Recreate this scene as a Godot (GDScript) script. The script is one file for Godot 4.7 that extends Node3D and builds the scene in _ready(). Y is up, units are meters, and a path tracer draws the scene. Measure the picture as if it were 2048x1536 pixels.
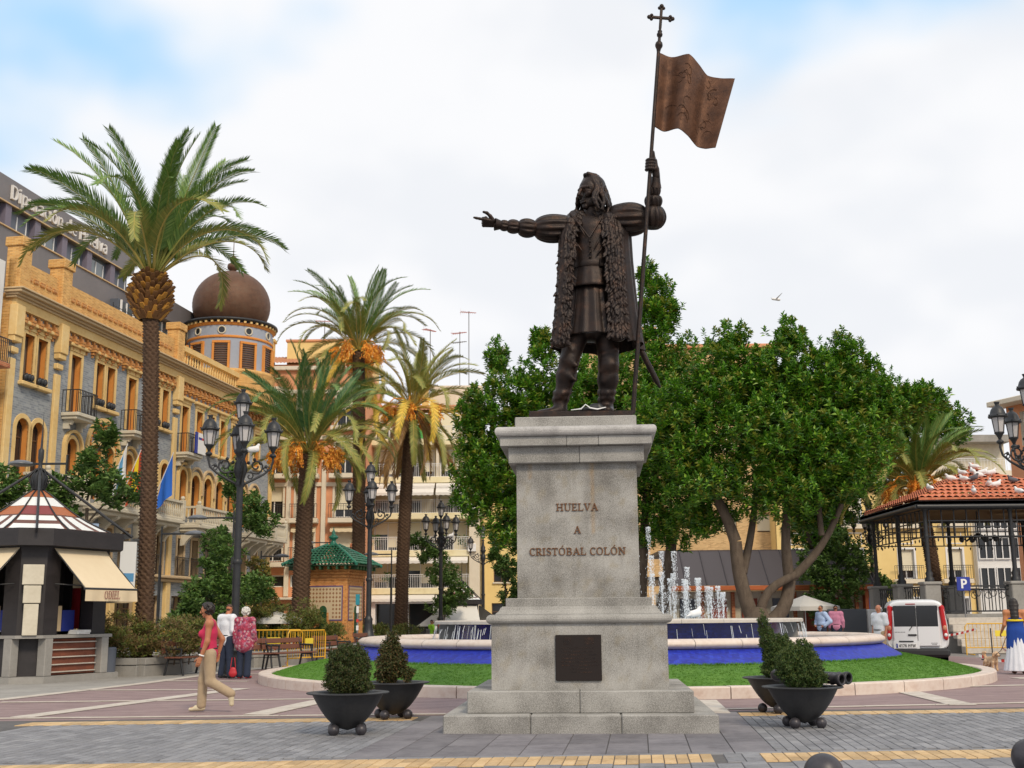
extends Node3D
# A plaza with a bronze monument, built object by object.
# Axes: x right, y up, -z away from the camera; metres.

class MB:
	# collects triangles for one mesh
	var v := PackedVector3Array()
	var n := PackedVector3Array()
	var c := PackedColorArray()
	var t := Transform3D.IDENTITY
	var col := Color(1,1,1)
	func tri(a: Vector3,b: Vector3,d: Vector3,na: Vector3,nb: Vector3,nd: Vector3) -> void:
		v.push_back(t * a); v.push_back(t * b); v.push_back(t * d)
		n.push_back((t.basis * na).normalized()); n.push_back((t.basis * nb).normalized()); n.push_back((t.basis * nd).normalized())
		c.push_back(col); c.push_back(col); c.push_back(col)
	func flat(a: Vector3,b: Vector3,d: Vector3) -> void:
		var nn := (d - a).cross(b - a).normalized()
		tri(a,b,d,nn,nn,nn)
	# a quad listed clockwise seen from its front
	func quad(a: Vector3,b: Vector3,d: Vector3,e: Vector3) -> void:
		var nn := (d - a).cross(b - a)
		if nn.length_squared() < 1e-14: nn = (e - b).cross(d - b)
		nn = nn.normalized()
		tri(a,b,d,nn,nn,nn)
		tri(a,d,e,nn,nn,nn)
	func box(ctr: Vector3,size: Vector3,r := Basis.IDENTITY) -> void:
		var h := size * 0.5
		var p := []
		for i in 8:
			p.append(ctr + r * Vector3(h.x if i & 1 else -h.x,h.y if i & 2 else -h.y,h.z if i & 4 else -h.z))
		quad(p[4],p[6],p[7],p[5])
		quad(p[1],p[3],p[2],p[0])
		quad(p[5],p[7],p[3],p[1])
		quad(p[0],p[2],p[6],p[4])
		quad(p[2],p[3],p[7],p[6])
		quad(p[0],p[4],p[5],p[1])
	# box given by two corners
	func bx(x0: float,y0: float,z0: float,x1: float,y1: float,z1: float) -> void:
		box(Vector3(x0 + x1,y0 + y1,z0 + z1) * 0.5,Vector3(absf(x1 - x0),absf(y1 - y0),absf(z1 - z0)))
	# box with chamfered edges
	func cbox(ctr: Vector3,size: Vector3,b: float,r := Basis.IDENTITY) -> void:
		var h := size * 0.5
		b = minf(b,minf(h.x,minf(h.y,h.z)) * 0.9)
		var P := func(sx,sy,sz,ax): # the corner point that lies on the face of axis ax
			var q := Vector3(sx * (h.x - b),sy * (h.y - b),sz * (h.z - b))
			q[ax] = [sx,sy,sz][ax] * h[ax]
			return ctr + r * q
		for ax in 3:
			var u := (ax + 1) % 3
			var w := (ax + 2) % 3
			for s in [-1.0,1.0]:
				var q := []
				for k in [[-1.0,-1.0],[1.0,-1.0],[1.0,1.0],[-1.0,1.0]]:
					var sg := [0.0,0.0,0.0]
					sg[ax] = s; sg[u] = k[0]; sg[w] = k[1]
					q.append(P.call(sg[0],sg[1],sg[2],ax))
				if s > 0: quad(q[3],q[2],q[1],q[0])
				else: quad(q[0],q[1],q[2],q[3])
			# edges along axis ax
			for su in [-1.0,1.0]:
				for sw in [-1.0,1.0]:
					var e := []
					for s2 in [-1.0,1.0]:
						for f in [u,w]:
							var sg2 := [0.0,0.0,0.0]
							sg2[ax] = s2; sg2[u] = su; sg2[w] = sw
							e.append(P.call(sg2[0],sg2[1],sg2[2],f))
					if su * sw > 0: quad(e[0],e[1],e[3],e[2])
					else: quad(e[2],e[3],e[1],e[0])
		for sx in [-1.0,1.0]:
			for sy in [-1.0,1.0]:
				for sz in [-1.0,1.0]:
					var a: Vector3 = P.call(sx,sy,sz,0)
					var b2: Vector3 = P.call(sx,sy,sz,1)
					var d: Vector3 = P.call(sx,sy,sz,2)
					if sx * sy * sz > 0: flat(a,d,b2)
					else: flat(a,b2,d)
	# profile points (radius, y) turned round the y axis; rib(angle, k) may scale the radius
	func lathe(prof: Array,seg := 24,a0 := 0.0,a1 := TAU,rib = null,sx := 1.0,sz := 1.0,flatn := false) -> void:
		var grid := []
		for i in prof.size():
			var row := PackedVector3Array()
			for j in seg + 1:
				var a := a0 + (a1 - a0) * j / seg
				var r: float = prof[i][0]
				if rib != null: r *= rib.call(a,i)
				row.push_back(Vector3(cos(a) * r * sx,prof[i][1],sin(a) * r * sz))
			grid.append(row)
		surf(grid,absf(a1 - a0 - TAU) < 0.001,flatn)
	# a grid of points as a smooth surface; wrap joins the columns' ends
	func surf(grid: Array,wrap := false,flatn := false) -> void:
		var R := grid.size()
		var C: int = grid[0].size()
		if flatn:
			for i in R - 1:
				for j in C - 1:
					quad(grid[i][j],grid[i][j + 1],grid[i + 1][j + 1],grid[i + 1][j])
			return
		var nr := []
		for i in R:
			var row := PackedVector3Array()
			for j in C:
				var jl := j - 1
				var jr := j + 1
				if wrap:
					if jl < 0: jl = C - 2
					if jr >= C: jr = 1
				jl = maxi(jl,0); jr = mini(jr,C - 1)
				var du: Vector3 = grid[i][jr] - grid[i][jl]
				var dv: Vector3 = grid[mini(i + 1,R - 1)][j] - grid[maxi(i - 1,0)][j]
				if du.length_squared() < 1e-12: # a pole
					var k := 1 if i == 0 else R - 2
					du = grid[k][jr] - grid[k][jl]
				row.push_back(du.cross(dv).normalized() * -1.0)
			nr.append(row)
		for i in R - 1:
			for j in C - 1:
				var a: Vector3 = grid[i][j]
				var b: Vector3 = grid[i + 1][j]
				var d: Vector3 = grid[i + 1][j + 1]
				var e: Vector3 = grid[i][j + 1]
				if (a - e).length_squared() > 1e-12: tri(a,e,d,nr[i][j],nr[i][j + 1],nr[i + 1][j + 1])
				if (b - d).length_squared() > 1e-12: tri(a,d,b,nr[i][j],nr[i + 1][j + 1],nr[i + 1][j])
	# round bar along points; radii one number or a list
	func tube(pts: Array,rad,seg := 8,caps := true) -> void:
		var grid := []
		var up := Vector3.UP
		var N := pts.size()
		var prev := Vector3.ZERO
		for i in N:
			var d: Vector3 = pts[mini(i + 1,N - 1)] - pts[maxi(i - 1,0)]
			d = d.normalized()
			if i == 0:
				if absf(d.y) > 0.9: up = Vector3.RIGHT
				prev = (up - d * up.dot(d)).normalized()
			else:
				prev = (prev - d * prev.dot(d)).normalized()
			var bi := prev.cross(d)
			var r: float = rad[i] if rad is Array else rad
			var row := PackedVector3Array()
			for j in seg + 1:
				var a := TAU * j / seg
				row.push_back(pts[i] + (prev * cos(a) + bi * sin(a)) * r)
			grid.append(row)
		surf(grid,true)
		if caps:
			for k in [0,N - 1]:
				for j in seg:
					if k == 0: flat(pts[0],grid[0][j],grid[0][j + 1])
					else: flat(pts[k],grid[k][j + 1],grid[k][j])
	func ball(ctr: Vector3,r,seg := 12,rings := 7) -> void:
		var rv: Vector3 = r if r is Vector3 else Vector3(r,r,r)
		var grid := []
		for i in rings + 1:
			var th := PI * i / rings
			var row := PackedVector3Array()
			for j in seg + 1:
				var a := TAU * j / seg
				row.push_back(ctr + Vector3(cos(a) * sin(th) * rv.x,-cos(th) * rv.y,sin(a) * sin(th) * rv.z))
			grid.append(row)
		surf(grid,true)
	# a flat outline (x, y) given counter-clockwise, pushed from z0 to z1
	func extrude(poly: PackedVector2Array,z0: float,z1: float) -> void:
		var idx := Geometry2D.triangulate_polygon(poly)
		var ccw := not Geometry2D.is_polygon_clockwise(poly)
		var k := 0
		while k < idx.size():
			var a := poly[idx[k]]
			var b := poly[idx[k + 1]]
			var d := poly[idx[k + 2]]
			if (b - a).cross(d - a) > 0:
				var q := b
				b = d
				d = q
			flat(Vector3(a.x,a.y,z1),Vector3(b.x,b.y,z1),Vector3(d.x,d.y,z1))
			flat(Vector3(a.x,a.y,z0),Vector3(d.x,d.y,z0),Vector3(b.x,b.y,z0))
			k += 3
		for i in poly.size():
			var a := poly[i]
			var b := poly[(i + 1) % poly.size()]
			if not ccw:
				var q := a
				a = b
				b = q
			quad(Vector3(a.x,a.y,z0),Vector3(a.x,a.y,z1),Vector3(b.x,b.y,z1),Vector3(b.x,b.y,z0))
	func add(m: ArrayMesh,x := Transform3D.IDENTITY) -> void:
		for s in m.get_surface_count():
			var ar := m.surface_get_arrays(s)
			var vv: PackedVector3Array = ar[Mesh.ARRAY_VERTEX]
			var nn: PackedVector3Array = ar[Mesh.ARRAY_NORMAL]
			var cc = ar[Mesh.ARRAY_COLOR]
			var tt := t * x
			var ii = ar[Mesh.ARRAY_INDEX]
			var cnt: int = ii.size() if ii != null and ii.size() > 0 else vv.size()
			var flip := tt.basis.determinant() < 0
			if not flip and (ii == null or ii.size() == 0): # the quick way
				v.append_array(tt * vv)
				n.append_array(Transform3D(tt.basis.orthonormalized(),Vector3.ZERO) * nn)
				if cc != null and cc.size() == vv.size(): c.append_array(cc)
				else:
					var fill := PackedColorArray()
					fill.resize(vv.size())
					fill.fill(col)
					c.append_array(fill)
				continue
			for k in cnt:
				var i: int = k
				if flip:
					i = k - k % 3 + [0,2,1][k % 3]
				if ii != null and ii.size() > 0: i = ii[i]
				v.push_back(tt * vv[i]); n.push_back((tt.basis * nn[i]).normalized())
				c.push_back(cc[i] if cc != null and cc.size() > i else col)
	func mesh() -> ArrayMesh:
		var m := ArrayMesh.new()
		var ar := []
		ar.resize(Mesh.ARRAY_MAX)
		ar[Mesh.ARRAY_VERTEX] = v
		ar[Mesh.ARRAY_NORMAL] = n
		ar[Mesh.ARRAY_COLOR] = c
		m.add_surface_from_arrays(Mesh.PRIMITIVE_TRIANGLES,ar)
		return m

var M := {}
var relief: ImageTexture = null # one fine-grained relief shared by the rough materials
var taken := {}
var rng := RandomNumberGenerator.new()

func numbered(called: String) -> String:
	if not taken.has(called):
		taken[called] = 0
		return called
	taken[called] += 1
	return "%s_%03d" % [called,taken[called]]

func obj(called: String,what,material: Material,parent: Node = self,x := Transform3D.IDENTITY) -> MeshInstance3D:
	var o := MeshInstance3D.new()
	o.mesh = what.mesh() if what is MB else what
	o.material_override = material
	o.transform = x
	if parent == self:
		o.name = numbered(called)
		add_child(o)
	else:
		o.name = called
		parent.add_child(o,true)
	return o

func tag(o: Node,label: String,category: String,group := "") -> Node:
	o.set_meta("label",label)
	o.set_meta("category",category)
	if group != "": o.set_meta("group",group)
	return o

func thing(called: String,label: String,category: String,at := Vector3.ZERO,turn := 0.0,group := "") -> Node3D:
	var o := Node3D.new()
	o.name = numbered(called)
	add_child(o)
	o.position = at
	o.rotation.y = turn
	tag(o,label,category,group)
	return o

func part(called: String,parent: Node,at := Vector3.ZERO,turn := 0.0) -> Node3D:
	var o := Node3D.new()
	o.name = called
	parent.add_child(o,true)
	o.position = at
	o.rotation.y = turn
	return o

func copy(src: Node3D,called: String,at: Vector3,turn: float,label: String,group := "") -> Node3D:
	var o: Node3D = src.duplicate()
	o.name = numbered(called)
	add_child(o)
	o.position = at
	o.rotation.y = turn
	o.set_meta("label",label)
	if group != "": o.set_meta("group",group)
	return o

func structure(o: Node) -> Node:
	o.set_meta("kind","structure")
	return o

func mv(p: Vector3) -> Transform3D: return Transform3D(Basis.IDENTITY, p)

func xf(p: Vector3,turn := 0.0,sc := Vector3.ONE) -> Transform3D:
	return Transform3D(Basis(Vector3.UP,turn).scaled_local(sc),p)

# ---------- materials ----------
func lin(r: float,g: float,b: float) -> Color: # real-world base colour (linear) to the sRGB that materials take
	return Color(r,g,b).linear_to_srgb()

func mat(called: String,col: Color,rough := 0.8,metal := 0.0) -> StandardMaterial3D:
	var m := StandardMaterial3D.new()
	m.resource_name = called
	m.albedo_color = col
	m.roughness = rough
	m.metallic = metal
	M[called] = m
	return m

func noise_bytes(seed_: int,size: int,freq: float,oct := 4,kind := FastNoiseLite.TYPE_SIMPLEX_SMOOTH) -> PackedByteArray:
	var f := FastNoiseLite.new()
	f.seed = seed_
	f.noise_type = kind
	f.frequency = freq
	f.fractal_octaves = oct
	var im := f.get_seamless_image(size,size)
	im.convert(Image.FORMAT_L8)
	return im.get_data()

# a surface of two or three tones (linear colours), mixed by a coarse and a fine noise, with grain
func mottled(called: String,tones: Array,tile_m: float,rough := 0.85,coarse := 0.006,fine := 0.05,grain := 0.25,bump := 0.0,size := 256,seed_ := 1,stretch := Vector3.ONE) -> StandardMaterial3D:
	var a := noise_bytes(seed_,size,coarse,3)
	var b := noise_bytes(seed_ + 7,size,fine,3)
	var out := PackedByteArray()
	out.resize(size * size * 3)
	var hgt := PackedByteArray()
	hgt.resize(size * size)
	var r := RandomNumberGenerator.new()
	r.seed = seed_ * 31 + 5
	var tn := []
	for q in tones: tn.append(q)
	var last := tn.size() - 1
	for i in size * size:
		var fa := a[i] / 255.0
		var fb := b[i] / 255.0
		var gr := r.randf() - 0.5
		var t := clampf(fa * 0.6 + fb * 0.4 + gr * grain,0.0,0.999) * last
		var k := int(t)
		var cc: Color = tn[k].lerp(tn[mini(k + 1,last)],t - k)
		cc = cc.linear_to_srgb()
		out[i * 3] = int(clampf(cc.r,0,1) * 255)
		out[i * 3 + 1] = int(clampf(cc.g,0,1) * 255)
		out[i * 3 + 2] = int(clampf(cc.b,0,1) * 255)
		hgt[i] = int(clampf(fb * 0.7 + gr * 0.3 + 0.15,0,1) * 255)
	var im := Image.create_from_data(size,size,false,Image.FORMAT_RGB8,out)
	im.generate_mipmaps()
	var m := mat(called,Color.WHITE,rough)
	m.albedo_texture = ImageTexture.create_from_image(im)
	m.uv1_triplanar = true
	m.uv1_world_triplanar = true
	m.uv1_scale = Vector3.ONE / tile_m * stretch
	if bump > 0.0:
		if relief == null:
			var hi := Image.create_from_data(size,size,false,Image.FORMAT_L8,hgt)
			hi.convert(Image.FORMAT_RGBA8)
			hi.bump_map_to_normal_map(6.0)
			relief = ImageTexture.create_from_image(hi)
		m.normal_enabled = true
		m.normal_texture = relief
		m.normal_scale = bump
	return m

# fine brickwork too small to pick apart: courses and joints, tone per brick (linear colours)
func brickwork(called: String,tones: Array,joint: Color,bw: float,bh: float,seed_ := 3) -> StandardMaterial3D:
	var cols := 8
	var rows := 16
	var W := 256
	var Hh := 256
	var out := PackedByteArray()
	out.resize(W * Hh * 3)
	var r := RandomNumberGenerator.new()
	r.seed = seed_
	var tone := []
	for k in cols * rows:
		var q: Color = tones[r.randi() % tones.size()]
		tone.append(q * r.randf_range(0.88,1.1))
	for y in Hh:
		var row := y * rows / Hh
		var fy := fmod(y * rows / float(Hh),1.0)
		for x in W:
			var xs := x * cols / float(W) + (0.5 if row % 2 else 0.0)
			var fx := fmod(xs,1.0)
			var cc: Color = tone[row * cols + int(xs) % cols]
			if fy < 0.16 or fx < 0.06: cc = joint
			cc = (cc * r.randf_range(0.94,1.06)).linear_to_srgb()
			var i := (y * W + x) * 3
			out[i] = int(clampf(cc.r,0,1) * 255)
			out[i + 1] = int(clampf(cc.g,0,1) * 255)
			out[i + 2] = int(clampf(cc.b,0,1) * 255)
	var im := Image.create_from_data(W,Hh,false,Image.FORMAT_RGB8,out)
	im.generate_mipmaps()
	var m := mat(called,Color.WHITE,0.9)
	m.albedo_texture = ImageTexture.create_from_image(im)
	m.uv1_triplanar = true
	m.uv1_scale = Vector3(1.0 / (cols * bw),1.0 / (rows * bh),1.0 / (cols * bw))
	return m

func text_mesh(words: String,height: float,depth: float,serif := false,bold := false) -> TextMesh:
	var f := SystemFont.new()
	f.font_names = PackedStringArray(["Droid Serif" if serif else "Droid Sans"])
	if bold: f.font_weight = 700
	var t := TextMesh.new()
	t.font = f
	t.text = words
	t.font_size = 64
	t.pixel_size = height / 46.0 # capitals are about 46 of 64
	t.depth = depth
	t.curve_step = 1.0
	return t

# ---------- soft solids: tapered capsules joined by a smooth minimum, meshed as surface nets ----------
# prim: [a, b, ra, rb] or with a fifth entry: a Vector3 that stretches the section
func blob(prims: Array,cell: float,k := 0.03,colf = null) -> ArrayMesh:
	var lo := Vector3(1e9,1e9,1e9)
	var hi := -lo
	for p in prims:
		var e: float = maxf(p[2],p[3]) + k + cell * 3.0
		var sc: Vector3 = p[4] if p.size() > 4 else Vector3.ONE
		for q in [p[0],p[1]]:
			lo = lo.min(q - sc * e)
			hi = hi.max(q + sc * e)
	var nx := int((hi.x - lo.x) / cell) + 2
	var ny := int((hi.y - lo.y) / cell) + 2
	var nz := int((hi.z - lo.z) / cell) + 2
	var f := PackedFloat32Array()
	f.resize(nx * ny * nz)
	f.fill(1.0)
	var sy := nx
	var sz := nx * ny
	for p in prims:
		var a: Vector3 = p[0]
		var b: Vector3 = p[1]
		var ra: float = p[2]
		var rb: float = p[3]
		var sc: Vector3 = p[4] if p.size() > 4 else Vector3.ONE
		var smin: float = minf(sc.x,minf(sc.y,sc.z))
		var e := maxf(ra,rb) + k + cell * 2.0
		var l := a.min(b) - sc * e - lo
		var h := a.max(b) + sc * e - lo
		var inv := Vector3.ONE / sc
		var as_ := a * inv
		var ab := (b - a) * inv
		var L2 := maxf(ab.length_squared(),1e-9)
		var dr := rb - ra
		var x0 := maxi(0,int(l.x / cell)); var x1 := mini(nx - 1,int(h.x / cell) + 1)
		var y0 := maxi(0,int(l.y / cell)); var y1 := mini(ny - 1,int(h.y / cell) + 1)
		var z0 := maxi(0,int(l.z / cell)); var z1 := mini(nz - 1,int(h.z / cell) + 1)
		for z in range(z0,z1 + 1):
			for y in range(y0,y1 + 1):
				var base := z * sz + y * sy
				var q := Vector3((lo.x + x0 * cell) * inv.x,(lo.y + y * cell) * inv.y,(lo.z + z * cell) * inv.z) - as_
				var step := cell * inv.x
				for x in range(x0,x1 + 1):
					var tt := clampf(q.dot(ab) / L2,0.0,1.0)
					var d := ((q - ab * tt).length() - ra - dr * tt) * smin
					q.x += step
					var o := f[base + x]
					var w := k - absf(d - o)
					if w > 0.0: f[base + x] = minf(d,o) - w * w * 0.25 / k
					elif d < o: f[base + x] = d
	# surface nets
	var vid := PackedInt32Array()
	vid.resize(nx * ny * nz)
	vid.fill(-1)
	var V := PackedVector3Array()
	var offs := [0,1,sy,sy + 1,sz,sz + 1,sz + sy,sz + sy + 1]
	var cells := PackedInt32Array()
	for z in nz - 1:
		for y in ny - 1:
			var base := z * sz + y * sy
			for x in nx - 1:
				var i := base + x
				var f0 := f[i]
				if absf(f0) > cell * 1.9: continue
				var neg := 0
				for o in offs:
					if f[i + o] < 0.0: neg += 1
				if neg == 0 or neg == 8: continue
				var acc := Vector3.ZERO
				var cnt := 0
				for e in EDGES:
					var fa := f[i + offs[e[0]]]
					var fb := f[i + offs[e[1]]]
					if (fa < 0.0) != (fb < 0.0):
						var t := fa / (fa - fb)
						acc += CORNERS[e[0]].lerp(CORNERS[e[1]],t)
						cnt += 1
				vid[i] = V.size()
				cells.push_back(i)
				V.push_back(lo + (Vector3(x,y,z) + acc / cnt) * cell)
	var N := PackedVector3Array()
	N.resize(V.size())
	for q in V.size():
		var i := cells[q]
		var g := Vector3(
			f[i + 1] - f[i] + f[i + sy + 1] - f[i + sy] + f[i + sz + 1] - f[i + sz] + f[i + sz + sy + 1] - f[i + sz + sy],
			f[i + sy] - f[i] + f[i + sy + 1] - f[i + 1] + f[i + sz + sy] - f[i + sz] + f[i + sz + sy + 1] - f[i + sz + 1],
			f[i + sz] - f[i] + f[i + sz + 1] - f[i + 1] + f[i + sz + sy] - f[i + sy] + f[i + sz + sy + 1] - f[i + sy + 1])
		N[q] = g.normalized()
	var I := PackedInt32Array()
	var st := [1,sy,sz]
	for q in V.size():
		var i := cells[q]
		var f0 := f[i]
		for ax in 3:
			var f1 := f[i + st[ax]]
			if (f0 < 0.0) == (f1 < 0.0): continue
			var u: int = st[(ax + 1) % 3]
			var w: int = st[(ax + 2) % 3]
			if i - u - w < 0: continue
			var a := vid[i]
			var b := vid[i - u]
			var c := vid[i - u - w]
			var d := vid[i - w]
			if a < 0 or b < 0 or c < 0 or d < 0: continue
			if f0 < 0.0:
				I.append_array(PackedInt32Array([a,c,b,a,d,c]))
			else:
				I.append_array(PackedInt32Array([a,b,c,a,c,d]))
	var ar := []
	ar.resize(Mesh.ARRAY_MAX)
	ar[Mesh.ARRAY_VERTEX] = V
	ar[Mesh.ARRAY_NORMAL] = N
	if colf != null:
		var C := PackedColorArray()
		for p in V: C.push_back(colf.call(p))
		ar[Mesh.ARRAY_COLOR] = C
	ar[Mesh.ARRAY_INDEX] = I
	var m := ArrayMesh.new()
	m.add_surface_from_arrays(Mesh.PRIMITIVE_TRIANGLES,ar)
	return m

const EDGES := [[0,1],[2,3],[4,5],[6,7],[0,2],[1,3],[4,6],[5,7],[0,4],[1,5],[2,6],[3,7]]
const CORNERS := [Vector3(0,0,0),Vector3(1,0,0),Vector3(0,1,0),Vector3(1,1,0),Vector3(0,0,1),Vector3(1,0,1),Vector3(0,1,1),Vector3(1,1,1)]

const PX := 0.91 # the monument's centre
const PZ := -16.5

func _ready() -> void:
	rng.seed = 20120
	# camera
	var cam := Camera3D.new()
	cam.name = "camera"
	cam.position = Vector3(0,1.4,0)
	cam.basis = Basis(Vector3.RIGHT,atan(466.0 / 2350.0)) * Basis(Vector3.BACK,-0.008)
	cam.fov = rad_to_deg(2.0 * atan(768.0 / 2350.0))
	cam.far = 900.0
	add_child(cam)
	# sky: a bright veil of cloud with a few pale blue openings
	var env := Environment.new()
	env.background_mode = Environment.BG_SKY
	var sky := Sky.new()
	var sm := PanoramaSkyMaterial.new()
	sm.panorama = cloud_sky()
	sm.energy_multiplier = 0.71
	sky.sky_material = sm
	env.sky = sky
	env.tonemap_mode = Environment.TONE_MAPPER_LINEAR
	env.tonemap_exposure = 1.42
	env.sdfgi_enabled = true
	env.ssao_enabled = true
	env.ssil_enabled = true
	var we := WorldEnvironment.new()
	we.name = "world"
	we.environment = env
	add_child(we)
	# sun behind thin cloud, over the camera's left shoulder
	var sun := DirectionalLight3D.new()
	sun.name = "sun"
	sun.light_energy = 0.5
	sun.light_angular_distance = 12.0
	sun.light_color = Color(1.0,0.93,0.82)
	sun.shadow_enabled = true
	sun.rotation_degrees = Vector3(-42,24,0)
	add_child(sun)

	materials()
	build_ground()
	build_pedestal()
	build_statue()
	build_fountain()
	build_planters()
	build_left_building()
	build_back_buildings()
	build_right_buildings()
	build_green_kiosk()
	build_bandstand()
	build_palms()
	build_trees()
	build_lamps()
	build_kiosks()
	build_street()
	build_van()
	build_people()

func cloud_sky() -> ImageTexture:
	var W := 1024
	var Hh := 512
	var f := FastNoiseLite.new()
	f.seed = 11
	f.frequency = 1.0
	f.fractal_octaves = 5
	f.noise_type = FastNoiseLite.TYPE_SIMPLEX_SMOOTH
	var im := Image.create(W,Hh,false,Image.FORMAT_RGBH)
	for y in Hh:
		var el := PI * (0.5 - (y + 0.5) / Hh)
		for x in W:
			var az := TAU * (x + 0.5) / W
			var d := Vector3(cos(el) * sin(az),sin(el),-cos(el) * cos(az)).rotated(Vector3.UP,deg_to_rad(228))
			var k := 1.0 / (maxf(d.y,0.0) + 0.35)
			var p := Vector3(d.x * k,d.y * 0.6,d.z * k) * 0.75
			var q := f.get_noise_3dv(p * 1.3)
			var q2 := f.get_noise_3dv(p * 3.1 + Vector3(5,2,9))
			var cover := smoothstep(-0.45,0.0,q + q2 * 0.3 + 0.17 - smoothstep(0.2,0.75,d.y) * 0.1)
			var white := Color(0.96,0.965,0.985).lerp(Color(0.875,0.895,0.935),smoothstep(-0.1,0.55,q2 * 1.3 + 0.12))
			var blue := Color(0.4,0.7,1.0)
			var c := blue.lerp(white,clampf(cover,0.1,1.0))
			if d.y < 0.0: c = Color(0.8,0.81,0.83).lerp(Color(0.3,0.28,0.26),smoothstep(0.0,-0.05,d.y))
			im.set_pixel(x,y,c)
	return ImageTexture.create_from_image(im)

func materials() -> void:
	mottled("granite",[Color(0.1,0.096,0.09),Color(0.27,0.262,0.245),Color(0.37,0.36,0.34),Color(0.48,0.47,0.45)],1.6,0.8,0.004,0.16,0.95,0.15,512,4)
	mottled("granite_polished",[Color(0.2,0.19,0.19),Color(0.44,0.43,0.42),Color(0.54,0.53,0.52)],1.1,0.45,0.008,0.09,0.7,0.05,256,14)
	mottled("bronze",[Color(0.008,0.007,0.008),Color(0.02,0.014,0.013),Color(0.034,0.02,0.015),Color(0.1,0.044,0.026)],0.9,0.42,0.012,0.04,0.18,0.35,256,21)
	M.bronze.metallic = 0.55
	mottled("bronze_flag",[Color(0.03,0.016,0.011),Color(0.12,0.055,0.03),Color(0.2,0.095,0.05)],0.7,0.45,0.012,0.05,0.2,0.6,256,23)
	M.bronze_flag.metallic = 0.5
	mat("letter_bronze",lin(0.17,0.075,0.03),0.5,0.4)
	mat("plaque_bronze",lin(0.02,0.013,0.011),0.45,0.4)
	mottled("iron",[Color(0.012,0.013,0.016),Color(0.03,0.032,0.037)],0.5,0.45,0.02,0.08,0.3,0.1,128,31)
	mottled("cast_pot",[Color(0.011,0.012,0.014),Color(0.026,0.027,0.03),Color(0.04,0.04,0.041)],0.6,0.5,0.01,0.06,0.3,0.2,256,33)
	mottled("ball_steel",[Color(0.03,0.028,0.035),Color(0.075,0.07,0.08)],0.3,0.42,0.02,0.1,0.4,0.1,128,34)
	M.ball_steel.metallic = 0.3
	mottled("ground",[Color(0.19,0.18,0.175),Color(0.29,0.275,0.265)],6.0,0.9,0.006,0.06,0.3,0.1,256,41)
	mottled("joint",[Color(0.07,0.068,0.07),Color(0.13,0.125,0.125)],1.5,0.95,0.01,0.08,0.5,0.0,128,42)
	for k in 3:
		var e: float = [0.88,1.0,1.14][k]
		mottled("grey_paver%d" % k,[Color(0.13,0.13,0.145) * e,Color(0.215,0.218,0.235) * e,Color(0.285,0.283,0.295) * e],2.3,0.75,0.01,0.07,0.35,0.15,256,50 + k)
		mottled("tan_paver%d" % k,[Color(0.34,0.22,0.11) * e,Color(0.52,0.36,0.185) * e,Color(0.6,0.45,0.27) * e],1.7,0.8,0.01,0.07,0.3,0.15,256,60 + k)
		mottled("slab%d" % k,[Color(0.1,0.094,0.105) * e,Color(0.175,0.166,0.183) * e,Color(0.235,0.223,0.235) * e],1.9,0.75,0.008,0.05,0.3,0.1,256,70 + k)
	mottled("mauve_paving",[Color(0.15,0.1,0.105),Color(0.255,0.18,0.18),Color(0.33,0.25,0.24)],3.1,0.8,0.008,0.05,0.35,0.15,512,80,Vector3(0.6,1,2.2))
	mottled("pale_stone",[Color(0.38,0.33,0.28),Color(0.54,0.49,0.43),Color(0.62,0.58,0.53)],1.6,0.7,0.01,0.05,0.25,0.1,256,81)
	mottled("pink_marble",[Color(0.5,0.36,0.29),Color(0.66,0.56,0.49),Color(0.72,0.66,0.61)],1.4,0.5,0.012,0.05,0.15,0.05,256,82)
	mottled("concrete",[Color(0.24,0.23,0.215),Color(0.37,0.355,0.33)],2.2,0.9,0.008,0.06,0.3,0.12,256,83)
	mottled("lawn",[Color(0.05,0.14,0.012),Color(0.08,0.2,0.02),Color(0.13,0.25,0.035)],2.6,0.95,0.008,0.09,0.6,0.6,512,84)
	mat("grass_blade",lin(0.09,0.22,0.022),0.9)
	mottled("soil",[Color(0.03,0.02,0.012),Color(0.08,0.055,0.035)],0.7,0.95,0.02,0.1,0.5,0.4,128,85)
	mottled("fibre",[Color(0.06,0.035,0.018),Color(0.16,0.1,0.055)],0.6,0.95,0.02,0.1,0.5,0.2,128,86)
	mat("white_paint",lin(0.8,0.8,0.8),0.4)
	mat("black_paint",lin(0.015,0.015,0.017),0.45)
	mat("glass_dark",lin(0.02,0.022,0.026),0.08)
	mat("glass_sky",lin(0.09,0.115,0.13),0.06)
	M.glass_sky.metallic_specular = 0.9
	var gp := mat("glass_pane",Color(0.75,0.8,0.82,0.22),0.04)
	gp.transparency = BaseMaterial3D.TRANSPARENCY_ALPHA
	var wt := mat("water",Color(0.75,0.86,0.93,0.45),0.05)
	wt.transparency = BaseMaterial3D.TRANSPARENCY_ALPHA
	mat("foam",lin(0.82,0.86,0.9),0.25)

# ---------- ground ----------
const UD := Vector3(0.99756,0,-0.06976) # along the paving bands
const WD := Vector3(0.10453,0,-0.99452) # along the long joints,away from the camera

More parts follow.
